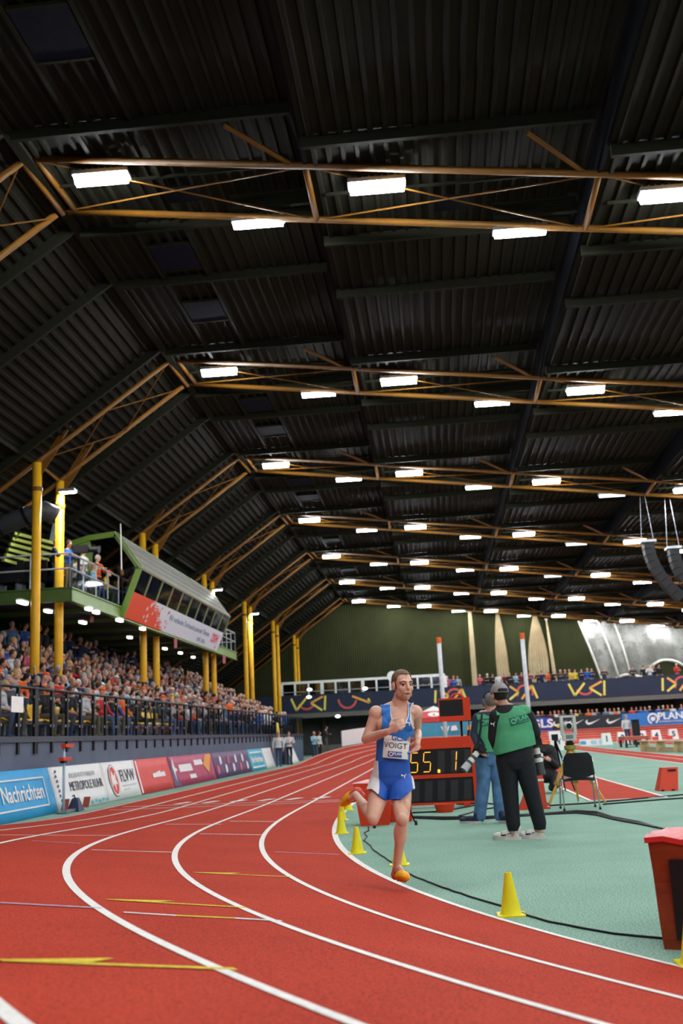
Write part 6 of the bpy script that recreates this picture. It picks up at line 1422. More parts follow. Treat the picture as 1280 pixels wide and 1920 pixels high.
# ankles run on into the shoes
toe = J(760, 1640, -0.25); heel = J(739, 1644, -0.03); b.cap(an, 0.033, an.lerp(toe, 0.5) + Vector((0, 0, 0.0)), 0.03)
toe2 = J(646, 1507, 0.33); heel2 = J(671, 1481, 0.19); b.cap(an2, 0.032, an2.lerp(toe2, 0.4), 0.03)
M_RSK = mat('runner_skin', (0.70, 0.40, 0.285), 0.42, var=0.10, scale=11, bump=0.06, bscale=90, spec=0.4)
rbody = organic(b, 0.0052, 9, [M_RSK], 'runner_body')
RBASE = gp(742, 1672, 0.02)
runner = link('person', rbody); tag(runner, 'runner in blue singlet and shorts with number bib sprinting towards the camera', 'person')
RB = BVHTree.FromPolygons([v.co.copy() for v in rbody.vertices], [tuple(p.vertices) for p in rbody.polygons])
def ax(px, py, dy=0.0): return np.array(J(px, py, dy))
def imgxy(c):
    c = c - np.array([0, 0, CAM_H]); m = np.array([[RM[j][i] for j in range(3)] for i in range(3)]); q = c @ m.T
    return 640 + F_PX * q[:, 0] / -q[:, 2], 960 - F_PX * q[:, 1] / -q[:, 2]
# body-shape predicates, written in the runner's own frontal outline (x across, z up)
o0 = J(742, 1345); 
def RL(c): return c[:, 0] - o0.x - (c[:, 2] - o0.z) * 0.03, c[:, 2] - o0.z, c[:, 1] - o0.y
def arm_mask(c, s, e, w_, r):
    out = np.zeros(len(c), bool)
    for a, bb, rr in ((s, e, r[0]), (e, w_, r[1])):
        a, bb = np.array(a), np.array(bb); t = np.clip(((c - a) @ (bb - a)) / ((bb - a) @ (bb - a)), 0.0, 1.2); out |= np.linalg.norm(c - (a + t[:, None] * (bb - a)), axis=1) < rr
    return out
armR = lambda c: arm_mask(c, sh.lerp(el, 0.0), el, wr, (0.073, 0.062)) | (np.linalg.norm(c - np.array(wr + Vector(ha).normalized() * 0.07), axis=1) < 0.12)
armL = lambda c: arm_mask(c, sh2.lerp(el2, 0.0), el2, wr2, (0.07, 0.06)) | (np.linalg.norm(c - np.array(wr2 + Vector(hb).normalized() * 0.06), axis=1) < 0.10)
def singlet(c):
    x, z, y = RL(c); m = (z < 0.105) & (z > -0.43)
    neck = (np.hypot((x - 0.035) / 0.072, (z - 0.075) / (0.165 if True else 1)) < 1.0) & (y < 0.03)
    neckb = (np.hypot((x - 0.035) / 0.07, (z - 0.12) / 0.07) < 1.0)
    sL = np.hypot((x + 0.185) / 0.075, (z + 0.01) / 0.15) < 1; sR = np.hypot((x - 0.195) / 0.07, (z - 0.0) / 0.13) < 1
    return m & ~neck & ~neckb & ~sL & ~sR & ~armR(c) & ~armL(c) & (x > -0.2) & (x < 0.21)
def shorts(c):
    x, z, y = RL(c); return (z < -0.36) & (z > -0.675 + 0.085 * np.clip((np.abs(x + 0.04) - 0.06) / 0.1, 0, 1)) & (c[:, 1] < RY + 0.3) & ~armR(c) & ~armL(c) & (np.abs(x + 0.04) < 0.28)
M_SING = mat('blue_singlet', (0.035, 0.19, 0.60), 0.55, var=0.10, scale=7, bump=0.35, bscale=16)
M_SHRT = mat('blue_shorts', (0.02, 0.10, 0.47), 0.5, var=0.12, scale=7, bump=0.4, bscale=14)
sg = shell(rbody, singlet, 0.011, 'singlet', M_SING, runner, 3); 
def flare(o):
    o = o.copy(); x = o[:, 0] - o0.x + 0.04; z = o[:, 2] - o0.z; k = np.clip((-0.50 - z) / 0.17, 0, 1)
    o[:, 0] += np.sign(x) * 0.022 * k * np.clip(np.abs(x) / 0.08, 0, 1); o[:, 1] += np.sign(o[:, 1] - RY) * 0.012 * k
    return o
st_ = shell(rbody, shorts, 0.014, 'shorts', M_SHRT, runner, 3, flare=flare)
# white side stripes of the shorts and white binding of the singlet
shell(rbody, lambda c: shorts(c) & (RL(c)[0] < -0.15) & (RL(c)[2] < 0.06), 0.018, 'side_stripe', M_WHITEF, st_, 2, 0.012, flare=flare)
shell(rbody, lambda c: shorts(c) & (RL(c)[0] > 0.105) & (RL(c)[2] < 0.06), 0.018, 'side_stripe', M_WHITEF, st_, 2, 0.012, flare=flare)
def rim_pred(c):
    x, z, y = RL(c); s = singlet(c)
    n1 = np.hypot((x - 0.035) / 0.072, (z - 0.075) / 0.165); a2 = np.hypot((x - 0.195) / 0.07, z / 0.13)
    return s & ((n1 < 1.10) & (y < 0.03) | (a2 < 1.12) & (x > 0.1))
shell(rbody, rim_pred, 0.0135, 'binding', M_WHITEF, sg, 1, 0.009)
def on_body(pts2, origin, ux, uz, off, bv, dirv, extra=None):
    """flat outline laid onto the clothed body along dirv"""
    out = []
    for (a, c_) in pts2:
        p = Vector(origin) + Vector(ux) * a + Vector(uz) * c_; h = bv.ray_cast(p - Vector(dirv) * 1.0, Vector(dirv)); q = h[0] if h[0] else p
        out.append(q - Vector(dirv) * off)
    return out
def decal(name, mesh2, m, parent, origin, ux, uz, off, bv, dirv=(0, 1, 0)):
    pts = on_body([(v.co.x, v.co.y) for v in mesh2.vertices], origin, ux, uz, off, bv, dirv); par = ROOT.get(parent.name, Vector((0, 0, 0)))
    for v, p in zip(mesh2.vertices, pts): v.co = p - par
    mesh2.materials.clear(); mesh2.materials.append(m); mesh2.name = name
    return link(name, mesh2, parent)
def poly_mesh(pts):
    me = bpy.data.meshes.new('outline'); me.from_pydata([(p[0], p[1], 0) for p in pts], [], [tuple(range(len(pts)))]); me.update(); return me
def grid_mesh(w_, h, n=8, m_=6, cut=0.0):
    me = bpy.data.meshes.new('sheet'); v = [(-w_ / 2 + w_ * i / n, -h / 2 + h * j / m_, 0) for i in range(n + 1) for j in range(m_ + 1)]
    me.from_pydata(v, [], [(i * (m_ + 1) + j, (i + 1) * (m_ + 1) + j, (i + 1) * (m_ + 1) + j + 1, i * (m_ + 1) + j + 1) for i in range(n) for j in range(m_)]); me.update(); return me
# smooth torso proxy for the bib so that it hangs as one sheet
tb = MB(); tb.ell(J(737, 1420), (0.17, 0.137, 0.28), n=32, m=24); TB = BVHTree.FromPolygons([Vector(p) for p in tb.v], tb.f)
bux = (J(766, 1405) - J(720, 1401)).normalized(); bux.y = 0; bux.normalize(); buz = Vector((-bux.z, 0, bux.x)) 
M_BIB = mat('bib_white', (0.76, 0.74, 0.72), 0.6, var=0.04, scale=10, bump=0.25, bscale=20)
bibc = J(743.5, 1399)
bib = grid_mesh(0.215, 0.20); bib_o = decal('number_bib', bib, M_BIB, sg, bibc, bux, buz, 0.014, TB); 
sol = [v.co.copy() for v in bib_o.data.vertices]
decal('bib_lettering', text_mesh('GLS.', 0.062, 0.02), mat('bib_blue', (0.05, 0.10, 0.36), 0.6), bib_o, bibc + buz * 0.068 + bux * 0.015, bux, buz, 0.017, TB)
decal('bib_name', text_mesh('VOIGT', 0.066, 0.0), mat('bib_ink', (0.04, 0.04, 0.045), 0.6), bib_o, bibc + buz * 0.004 - bux * 0.005, bux, buz, 0.017, TB)
decal('bib_sponsor', grid_mesh(0.118, 0.046), mat('bib_blue', (0, 0, 0)), bib_o, bibc - buz * 0.066 - bux * 0.005, bux, buz, 0.017, TB)
decal('bib_sponsor_text', text_mesh('PLAN', 0.03, 0.02), M_BIB, bib_o, bibc - buz * 0.062 + bux * 0.018, bux, buz, 0.0195, TB)
me_ = bpy.data.meshes.new('ring'); rp_ = ring2(0.011, 0.018, 0, 350, 18); me_.from_pydata([(p[0], p[1], 0) for p in rp_], [], [(i, i + 1, 36 - i, 37 - i) for i in range(18)]); decal('bib_sponsor_ring', me_, M_BIB, bib_o, bibc - buz * 0.066 - bux * 0.037, bux, buz, 0.0195, TB)
CB = BVHTree.FromPolygons([v.co.copy() for v in sg.data.vertices], [tuple(p.vertices) for p in sg.data.polygons])
decal('cat_mark', poly_mesh([(a * 0.052, c_ * 0.05) for a, c_ in PUMA]), M_WHITE, sg, J(766, 1356), bux, buz, 0.006, CB)
decal('club_mark', poly_mesh([(a * 0.06, c_ * 0.05) for a, c_ in [(-.5, -.1), (-.35, .2), (-.2, -.2), (0, .5), (.2, -.2), (.4, .25), (.5, -.1), (.3, -.4), (-.3, -.4)]]), M_WHITE, sg, J(739, 1354), bux, buz, 0.006, CB)
SB_ = BVHTree.FromPolygons([v.co.copy() for v in st_.data.vertices], [tuple(p.vertices) for p in st_.data.polygons])
decal('cat_mark', poly_mesh([(a * 0.045, c_ * 0.04) for a, c_ in PUMA]), M_WHITE, st_, J(757, 1454), bux, buz, 0.006, SB_)
# hair, eyes, brows, mouth
hx, hf_, hu = [np.array(HF.col[i]) for i in range(3)]; hc = np.array(head_c)
def HL(c): d = (c - hc) / HK; return d @ hx, d @ hf_, d @ hu
def hairp(c):
    x, f_, u_ = HL(c); line = 0.078 - 0.25 * np.clip(f_ + 0.0, 0, 1) * 0 
    top = (u_ > 0.085) & (f_ < 0.062 - 0.5 * np.abs(np.abs(x) - 0.0) + 0.3 * np.maximum(0, 0.03 - np.abs(x))); side = (u_ > 0.035) & (f_ < 0.03) & (np.abs(x) > 0.02) | (u_ > 0.01) & (f_ < -0.02); back = (u_ > -0.055) & (f_ < -0.045); burn = (u_ > -0.03) & (np.abs(f_ - 0.012) < 0.012) & (np.abs(x) > 0.055)
    ear = (np.abs(x) > 0.074) & (u_ < 0.03) & (f_ > -0.035)
    return (top | side | back | burn) & ~ear & (np.linalg.norm(c - hc, axis=1) < 0.17) & (u_ > -0.07)
M_RH = mat('runner_hair', (0.17, 0.105, 0.06), 0.6, var=0.5, scale=55, bump=0.6, bscale=120)
shell(rbody, hairp, lambda bb: 0.004 + 0.007 * np.clip((((bb - hc) / HK) @ hu - 0.03) / 0.05, 0, 1), 'hair', M_RH, runner, 1)
def HP(x, f_, u_): return head_c + HF @ (Vector((x, f_, u_)) * HK)
def surf(x, u_, off=0.0):
    o = HP(x, 0.3, u_); d = -(HF @ Vector((0, 1, 0))); h = RB.ray_cast(o, d); return (h[0] if h[0] else HP(x, 0.08, u_)) - d * off
M_EYE = mat('eye_white', (0.42, 0.36, 0.32), 0.25, var=0); M_IRIS = mat('dark_iris', (0.02, 0.015, 0.012), 0.2, var=0); M_LASH = mat('brow_brown', (0.09, 0.045, 0.025), 0.7, var=0.2); M_LIP = mat('lip', (0.36, 0.12, 0.10), 0.45)
for s in (-1, 1):
    c_ = surf(0.034 * s, 0.0, -0.004); e = MB().ell(c_, (0.0145, 0.007, 0.0062), HF).build('eye', M_EYE, runner, True); MB().ell(c_ + HF @ Vector((0.003, 0.006, 0.0)), (0.0085, 0.005, 0.0075), HF).build('iris', M_IRIS, e, True)
    MB().tube([surf(s * x, 0.0105, 0.001) for x in (0.018, 0.03, 0.044, 0.052)], [0.002, 0.0035, 0.0035, 0.002], 6).build('eyelid', M_LASH, e)
    MB().tube([surf(s * x, u_, 0.001) for x, u_ in ((0.014, 0.026), (0.03, 0.032), (0.046, 0.031), (0.056, 0.024))], [0.004, 0.0055, 0.005, 0.003], 6).build('eyebrow', M_LASH, runner, True)
MB().tube([surf(x, -0.0635 - 0.004 * (abs(x) > 0.02), 0.0) for x in (-0.026, -0.013, 0, 0.013, 0.026)], [0.002, 0.0035, 0.004, 0.0035, 0.002], 6).build('mouth', mat('mouth_dark', (0.14, 0.04, 0.035), 0.5), runner, True)
MB().tube([surf(x, -0.071, 0.0) for x in (-0.018, 0, 0.018)], [0.002, 0.0055, 0.002], 6).build('lower_lip', M_LIP, runner, True)
M_STUB = mat('stubble_skin', (0.53, 0.285, 0.195), 0.55, var=0.2, scale=80)
shell(rbody, lambda c: (lambda x, f_, u_: (u_ < -0.045) & (u_ > -0.125) & (f_ > 0.02) & (np.abs(x) < 0.075) & ~((np.abs(x) < 0.03) & (u_ > -0.078) & (u_ < -0.048)) & (u_ < -0.05 + 0.0 * x))(*HL(c)), 0.0012, 'stubble', M_STUB, runner, 1, 0.0)
# shoes
M_SHO = mat('orange_shoe', (0.80, 0.17, 0.012), 0.45, var=0.12, scale=14); M_SHY = mat('yellow_shoe', (0.86, 0.40, 0.015), 0.4, var=0.12, scale=12); M_SHP = mat('pink_shoe', (0.78, 0.12, 0.10), 0.45, var=0.1)
def shoe(heel, toe, soledir, name='shoe'):
    """spiked running shoe from heel to toe; soledir points out of the sole"""
    f_ = (toe - heel); L = f_.length; f_.normalize(); sd = Vector(soledir); sd = (sd - f_ * sd.dot(f_)).normalized(); r_ = f_.cross(sd)
    b = MB(); M = Matrix((r_, f_, sd)).transposed(); P = lambda x, y, z: heel + r_ * x + f_ * y * L + sd * z
    b.ell(P(0, 0.10, -0.012), (0.038, 0.048, 0.05), M); b.ell(P(0.0, 0.35, -0.01), (0.04, 0.09, 0.05), M); b.ell(P(0.004, 0.7, 0.006), (0.058, 0.095, 0.044), M); b.ell(P(0.0, 0.92, 0.012), (0.048, 0.055, 0.034), M); b.ell(P(0, 0.12, -0.055), (0.036, 0.042, 0.036), M)
    me = organic(b, 0.005, 5, [M_SHO, M_SHY, M_SHP], 'shoe'); h_ = np.array(heel); ff = np.array(f_); ss = np.array(sd)
    assign(me, [(2, lambda c: (c - h_) @ ff < 0.28 * L), (1, lambda c: (c - h_) @ ff > 0.62 * L)])
    o = link('shoe', me, runner)
    sole = shell(me, lambda c: ((c - h_) @ ss > 0.014) & ((c - h_) @ ff > 0.4 * L), 0.005, 'sole', M_SHY, o, 1); bv = BVHTree.FromPolygons([v.co.copy() for v in me.vertices], [tuple(p.vertices) for p in me.polygons])
    for (x, y) in ((-0.022, 0.62), (0.026, 0.62), (-0.03, 0.76), (0.03, 0.78), (-0.018, 0.9), (0.02, 0.9)):
        q = P(x, y, 0.2); h = bv.ray_cast(q, -sd)
        if h[0]: MB().lathe([(0.005, 0.0), (0.0045, 0.008), (0.0015, 0.013)], h[0], 8, Matrix((r_, f_.cross(r_) * -1, sd)).transposed()).build('spike', M_BLACKP, o)
    for k in range(4):
        y = 0.36 + 0.07 * k; pts = []
        for x in (-0.03, -0.012, 0.012, 0.03):
            h = bv.ray_cast(P(x, y + 0.02 * (1 if x > 0 else -1), -0.2), sd); pts.append((h[0] if h[0] else P(x, y, -0.05)) - sd * 0.002)
        MB().tube(pts, 0.003, 6).build('lace', mat('red_lace', (0.70, 0.08, 0.02), 0.6), o)
    for s in (-1, 1):
        pts = []
        for a, c_ in SWOOSH:
            q = P(0.2 * s, 0.52 + a * 0.26 , -0.012 - c_ * 0.1); h = bv.ray_cast(q, -r_ * s)
            if h[0]: pts.append(h[0] + r_ * s * 0.0015)
        if len(pts) == len(SWOOSH): me2 = bpy.data.meshes.new('swoosh'); me2.from_pydata(pts, [], [tuple(range(len(pts)))]); me2.materials.append(M_BLACKP); link('swoosh', me2, o)
    return o
shoe(heel + Vector((0, 0.0, 0.01)), toe, Vector((0.1, -0.72, -0.62)))
shoe(heel2, toe2, Vector((-0.72, 0.1, 0.42)))

# ================================================================ photographers
def camera_gear(base, d, lab, wht=0.26):
    """camera body with a white telephoto lens; d = lens direction"""
    d = Vector(d).normalized(); t = thing('camera', lab, 'camera', base); M = frame(d, (0.1, 0, 1) if abs(d.z) < 0.9 else (0, 1, 0)); R_ = Matrix((M.col[0], M.col[2], M.col[1])).transposed(); P = lambda x, y, z: Vector(base) + M @ Vector((x, y, z))
    MB().hexa([P(-0.075, -0.08, -0.06), P(0.075, -0.08, -0.06), P(0.075, 0.0, -0.06), P(-0.075, 0.0, -0.06)], [P(-0.075, -0.08, 0.05), P(0.075, -0.08, 0.05), P(0.075, 0.0, 0.05), P(-0.075, 0.0, 0.05)]).build('body', M_BLACKP, t)
    MB().hexa([P(-0.03, -0.07, 0.05), P(0.03, -0.07, 0.05), P(0.03, 0.01, 0.05), P(-0.03, 0.01, 0.05)], [P(-0.02, -0.05, 0.09), P(0.02, -0.05, 0.09), P(0.02, 0.0, 0.09), P(-0.02, 0.0, 0.09)]).build('prism_hump', M_BLACKP, t)
    MW = mat('lens_white', (0.66, 0.65, 0.60), 0.4, var=0.04); MG = mat('lens_grey', (0.06, 0.065, 0.07), 0.5); MS = mat('hood_silver', (0.48, 0.49, 0.5), 0.4, var=0.05)
    y = 0.0
    for nm, r0, r1, L, m in (('mount', 0.036, 0.038, 0.03, MG), ('barrel', 0.04, 0.042, 0.07, MW), ('zoom_ring', 0.044, 0.044, 0.045, MG), ('barrel', 0.045, 0.048, 0.05, MW), ('focus_ring', 0.05, 0.05, 0.04, MG), ('hood', 0.05, 0.056, 0.11, MS if wht > 0.2 else MG)):
        MB().tube([P(0, y, 0), P(0, y + L, 0)], [r0, r1], 20).build(nm, m, t, True, autosm=True); y += L
    MB().tube([P(0, y - 0.004, 0), P(0, y + 0.001, 0)], 0.045, 20).build('front_glass', M_SCREEN, t)
    return t, P
M_VEST = mat('green_vest', (0.07, 0.32, 0.155), 0.6, var=0.10, scale=6, bump=0.4, bscale=10)
M_JACK = mat('black_jacket', (0.014, 0.014, 0.017), 0.7, var=0.2, scale=8, bump=0.4, bscale=12); M_TRB = mat('black_trousers', (0.010, 0.011, 0.015), 0.75, var=0.2, scale=8, bump=0.4, bscale=12)
M_DEN = mat('blue_denim', (0.085, 0.18, 0.34), 0.8, var=0.28, scale=9, bump=0.4, bscale=18); M_NVJ = mat('navy_jacket', (0.03, 0.045, 0.08), 0.7, var=0.2, scale=8, bump=0.3, bscale=12)
M_PSK = mat('photographer_skin', (0.56, 0.30, 0.21), 0.5, var=0.1)
def limb(b, pts, rs, n=14):
    for p, q, r, s in zip(pts[:-1], pts[1:], rs[:-1], rs[1:]): b.cap(p, r, q, s, n)
def trainer(b_at, fwd, parent, m_up, m_sole, name='shoe', k=1.0, swoosh=None):
    """casual shoe standing at b_at (heel on the floor), pointing along fwd"""
    f_ = Vector((fwd[0], fwd[1], 0)).normalized(); r_ = Vector((f_.y, -f_.x, 0)); P = lambda x, y, z: Vector(b_at) + r_ * x * k + f_ * y * k + Vector((0, 0, z * k)); M = Matrix((r_, f_, Vector((0, 0, 1)))).transposed(); b = MB()
    b.ell(P(0, 0.05, 0.055), (0.04 * k, 0.055 * k, 0.05 * k), M); b.ell(P(0, 0.13, 0.055), (0.044 * k, 0.09 * k, 0.045 * k), M); b.ell(P(0, 0.22, 0.045), (0.05 * k, 0.08 * k, 0.036 * k), M); b.cap(P(0, 0.04, 0.06), 0.042 * k, P(0, 0.03, 0.11), 0.045 * k)
    me = organic(b, 0.006, 4, [m_up], 'shoe'); 
    for v in me.vertices: v.co.z = max(v.co.z, 0.02)
    o = link(name, me, parent); out = []
    for a in np.linspace(0, 2 * math.pi, 25)[:-1]: out.append(P(0.052 * math.cos(a) * (1 if math.sin(a) > -0.2 else 0.85), 0.14 + 0.165 * math.sin(a), 0.0))
    MB().prism(out, (0, 0, 0.032 * k)).build('sole', m_sole, o)
    if swoosh:
        bv = BVHTree.FromPolygons([v.co.copy() for v in me.vertices], [tuple(p.vertices) for p in me.polygons])
        for s in (-1, 1):
            pts = []
            for a, c_ in SWOOSH:
                h = bv.ray_cast(P(0.2 * s, 0.12 - a * 0.17, 0.065 + c_ * 0.14), -r_ * s)
                if h[0]: pts.append(h[0] + r_ * s * 0.002)
            if len(pts) == len(SWOOSH): me2 = bpy.data.meshes.new('swoosh'); me2.from_pydata(pts, [], [tuple(range(len(pts)))]); me2.materials.append(swoosh); link('swoosh', me2, o)
    return o
# --- A: capped photographer seen from behind
AY = 12.66; Q = lambda px, py, dy=0.0: at(px, py, AY + dy); b = MB(); k = 1.1
hA_ = Q(936, 1303, 0.0); FA = frame((-0.35, 0.93, -0.05)); head_prims(b, hA_, FA, 1.12)
b.cap(Q(944, 1323, 0.0), 0.07, hA_ + Vector((0.02, 0, -0.06)), 0.062)
b.loft([(Q(966, 1442), 0.15, 0.12), (Q(965, 1428), 0.20, 0.145), (Q(964, 1405), 0.212, 0.148), (Q(963, 1380), 0.218, 0.15), (Q(962, 1355), 0.222, 0.148), (Q(961, 1340), 0.20, 0.13), (Q(955, 1328), 0.13, 0.09)]); b.cap(Q(948, 1330), 0.085, Q(983, 1337), 0.075); b.cap(Q(946, 1330), 0.085, Q(932, 1342), 0.075)
limb(b, [Q(931, 1343), Q(926, 1382, 0.03), Q(938, 1418, 0.08)], [0.083, 0.068, 0.045]); limb(b, [Q(988, 1343), Q(1002, 1372, 0.05), Q(1003, 1392, 0.22)], [0.08, 0.065, 0.045])
hand(b, Q(938, 1418, 0.08), Vector((0.1, 0.1, -1)), Vector((0, 1, 0)), Vector((1, 0, 0)), 0.5, 1.1); hand(b, Q(1003, 1392, 0.22), Vector((0.1, 0.4, -0.9)), Vector((0.2, 0.8, 0.3)), Vector((-1, 0.1, 0)), 0.9, 1.1)
limb(b, [Q(950, 1425), Q(955, 1478, 0.0), Q(962, 1545, 0.0), Q(963, 1562, 0.0)], [0.125, 0.09, 0.072, 0.05]); limb(b, [Q(980, 1425), Q(995, 1482, 0.0), Q(1011, 1542, 0.0), Q(1012, 1560, 0.0)], [0.125, 0.09, 0.07, 0.05])
meA = organic(b, 0.0085, 7, [M_PSK], 'photographer_body'); oA = link('person', meA); tag(oA, 'photographer in grey cap, green vest and black tracksuit, back turned', 'person')
zc = lambda py: Q(960, py).z
def armsA(c): return arm_mask(c, Q(931, 1343), Q(926, 1382, 0.03), Q(938, 1418, 0.08), (0.095, 0.09)) | arm_mask(c, Q(988, 1343), Q(1002, 1372, 0.05), Q(1003, 1392, 0.22), (0.09, 0.085))
hA_np = np.array(hA_)
handA = lambda c: (np.linalg.norm(c - np.array(Q(938, 1418, 0.08) + Vector((0.01, 0.01, -0.09))), axis=1) < 0.085) | (np.linalg.norm(c - np.array(Q(1003, 1392, 0.22) + Vector((0, 0.03, -0.09))), axis=1) < 0.085)
jk = shell(meA, lambda c: (c[:, 2] < zc(1322)) & (c[:, 2] > zc(1432)) & ~handA(c), 0.010, 'jacket', M_JACK, oA, 2)
shell(meA, lambda c: (c[:, 2] < zc(1415)) & (c[:, 2] > zc(1557)) & ~armsA(c) & ~handA(c), 0.012, 'trousers', M_TRB, oA, 2)
xA = Q(962, 1370).x
vp = lambda c: (c[:, 2] < zc(1326)) & (c[:, 2] > zc(1406) + 0.05 * np.clip((c[:, 0] - xA) / 0.2, -1, 1)) & ~((np.hypot((c[:, 0] - Q(943, 1325).x) / 0.12, (c[:, 2] - zc(1318)) / 0.13) < 1)) & (~armsA(c) | ((c[:, 2] > zc(1340)) & (np.abs(c[:, 0] - xA - 0.01) < 0.2))) & (np.abs(c[:, 0] - xA) < 0.27)
vA = shell(meA, vp, lambda bb: 0.022 + 0.03 * np.clip((zc(1370) - bb[:, 2]) / 0.24, 0, 1), 'vest', M_VEST, oA, 3, 0.008)
VB = BVHTree.FromPolygons([v.co.copy() for v in vA.data.vertices], [tuple(p.vertices) for p in vA.data.polygons])
tux = Vector((0.97, 0, 0.2)).normalized(); tuz = Vector((-0.2, 0, 0.97)); tc0 = Q(971, 1350); M_VD = mat('vest_print', (0.02, 0.13, 0.08), 0.7); M_VL = mat('vest_print_light', (0.12, 0.46, 0.26), 0.7)
decal('vest_print', grid_mesh(0.23, 0.092, 12, 6), M_VD, vA, tc0, tux, tuz, 0.006, VB); decal('vest_lettering', text_mesh('PLAN', 0.07, 0.02), M_VL, vA, tc0 + tux * 0.045 + tuz * 0.012, tux, tuz, 0.012, VB)
me_ = bpy.data.meshes.new('ring'); rp_ = ring2(0.018, 0.032, 0, 330, 18); me_.from_pydata([(p[0], p[1], 0) for p in rp_], [], [(i, i + 1, 36 - i, 37 - i) for i in range(18)]); decal('vest_emblem', me_, M_VL, vA, tc0 - tux * 0.07, tux, tuz, 0.012, VB)
decal('vest_lettering', text_mesh('INTERNATIONAL', 0.018), M_VL, vA, tc0 + tux * 0.045 - tuz * 0.03, tux, tuz, 0.012, VB)
JB = BVHTree.FromPolygons([v.co.copy() for v in jk.data.vertices], [tuple(p.vertices) for p in jk.data.polygons]); decal('cat_mark', poly_mesh([(a * 0.055, c_ * 0.06) for a, c_ in PUMA]), M_WHITE, jk, Q(923, 1358), Vector((1, 0, 0)), Vector((0, 0, 1)), 0.008, JB)
# cap
ax_, af_, au_ = [np.array(FA.col[i]) for i in range(3)]; M_GCAP = mat('grey_cap', (0.30, 0.28, 0.27), 0.8, var=0.12, scale=30, bump=0.3, bscale=80)
cp = shell(meA, lambda c: (((c - hA_np) @ au_) > 0.025) & (np.linalg.norm(c - hA_np, axis=1) < 0.2), 0.02, 'cap', M_GCAP, oA, 2, 0.004)
HPA = lambda x, f_, u_: hA_ + FA @ Vector((x, f_, u_))
br = MB(); v = []
for i in range(9):
    a = math.pi * i / 8; v += [HPA(0.085 * math.cos(a), 0.075 + 0.03 * math.sin(a), 0.04), HPA(0.08 * math.cos(a), 0.085 + 0.095 * math.sin(a), 0.02)]
k0 = len(v); v += [p + Vector((0, 0, 0.008)) for p in v]; f = [(2 * i, 2 * i + 1, 2 * i + 3, 2 * i + 2) for i in range(8)]; f += [tuple(reversed([k0 + q for q in ff])) for ff in f] + [(2 * i + 1, k0 + 2 * i + 1, k0 + 2 * i + 3, 2 * i + 3) for i in range(8)]
br.add(v, f); br.build('brim', mat('pale_brim', (0.62, 0.58, 0.54), 0.7), cp, True)
shell(meA, lambda c: (((c - hA_np) @ au_) > 0.028) & (((c - hA_np) @ au_) < 0.06) & (((c - hA_np) @ af_) < -0.07) & (np.abs((c - hA_np) @ ax_) < 0.05), 0.0225, 'cap_opening', M_BLACKP, cp, 1, 0.01)
MB().ell(HPA(0, -0.01, 0.155), (0.01, 0.01, 0.006)).build('button', M_GCAP, cp)
shell(meA, lambda c: (((c - hA_np) @ au_) > -0.06) & (((c - hA_np) @ au_) < 0.03) & (((c - hA_np) @ af_) < -0.015) & (np.linalg.norm(c - hA_np, axis=1) < 0.16) & (np.abs((c - hA_np) @ ax_) < 0.083), 0.008, 'hair', M_HAIR['dark'], oA, 1)
M_WSH = mat('white_shoe', (0.66, 0.63, 0.58), 0.55, var=0.06); M_SOL = mat('shoe_sole', (0.58, 0.55, 0.50), 0.6)
for (px, py, fx) in ((966, 1568, -0.35), (1012, 1565, -0.25)):
    g = Q(px, py, 0.0); trainer((g.x + 0.04, AY - 0.02 + 0.0, 0), (fx - 0.5, 0.35), oA, M_WSH, M_SOL, k=1.08, swoosh=M_BLACKP)
    MB().tube([(g.x + 0.02, AY, 0.08), (g.x + 0.015, AY, 0.2)], [0.052, 0.05], 14).build('sock', M_WHITEF, oA, True)
tcam, PC = camera_gear(Q(1004, 1398, 0.12), (0.1, 0.0, -1.0), 'camera with white telephoto lens hanging at the capped photographer\'s hip', 0.1)
# --- B: photographer in jeans, seen from behind
AYB = 15.05; Q2 = lambda px, py, dy=0.0: at(px, py, AYB + dy); b = MB(); hB = Q2(919, 1317); FB = frame((-0.25, 0.96, -0.1)); head_prims(b, hB, FB, 1.12); b.cap(Q2(920, 1334), 0.07, hB, 0.06)
b.loft([(Q2(919, 1434), 0.15, 0.12), (Q2(919, 1420), 0.195, 0.14), (Q2(918, 1400), 0.205, 0.142), (Q2(917, 1380), 0.21, 0.145), (Q2(917, 1360), 0.21, 0.14), (Q2(917, 1348), 0.19, 0.125), (Q2(918, 1338), 0.12, 0.085)]); b.cap(Q2(905, 1342), 0.08, Q2(932, 1342), 0.08)
limb(b, [Q2(897, 1348), Q2(891, 1378, 0.0), Q2(897, 1400, -0.12)], [0.082, 0.066, 0.045]); limb(b, [Q2(938, 1348), Q2(944, 1380, 0.02), Q2(938, 1402, 0.12)], [0.08, 0.066, 0.045]); hand(b, Q2(897, 1400, -0.12), Vector((0.3, -0.4, -0.8)), Vector((0.5, 0.6, 0)), Vector((0.8, 0.2, -0.1)), 0.9, 1.1)
limb(b, [Q2(907, 1418), Q2(906, 1470, -0.02), Q2(899, 1530, 0.0)], [0.125, 0.085, 0.075]); limb(b, [Q2(931, 1418), Q2(934, 1470, -0.02), Q2(938, 1530, 0.0)], [0.125, 0.085, 0.075])
meB = organic(b, 0.0095, 7, [M_PSK], 'photographer_body'); oB = link('person', meB); tag(oB, 'photographer in blue jeans and green vest with ear defenders, back turned', 'person'); zb3 = lambda py: Q2(918, py).z
def armsB(c): return arm_mask(c, Q2(897, 1348), Q2(891, 1378), Q2(897, 1400, -0.12), (0.095, 0.09)) | arm_mask(c, Q2(938, 1348), Q2(944, 1380, 0.02), Q2(938, 1402, 0.12), (0.095, 0.09))
hnB = lambda c: np.linalg.norm(c - np.array(Q2(897, 1400, -0.12) + Vector((0.03, -0.04, -0.08))), axis=1) < 0.09
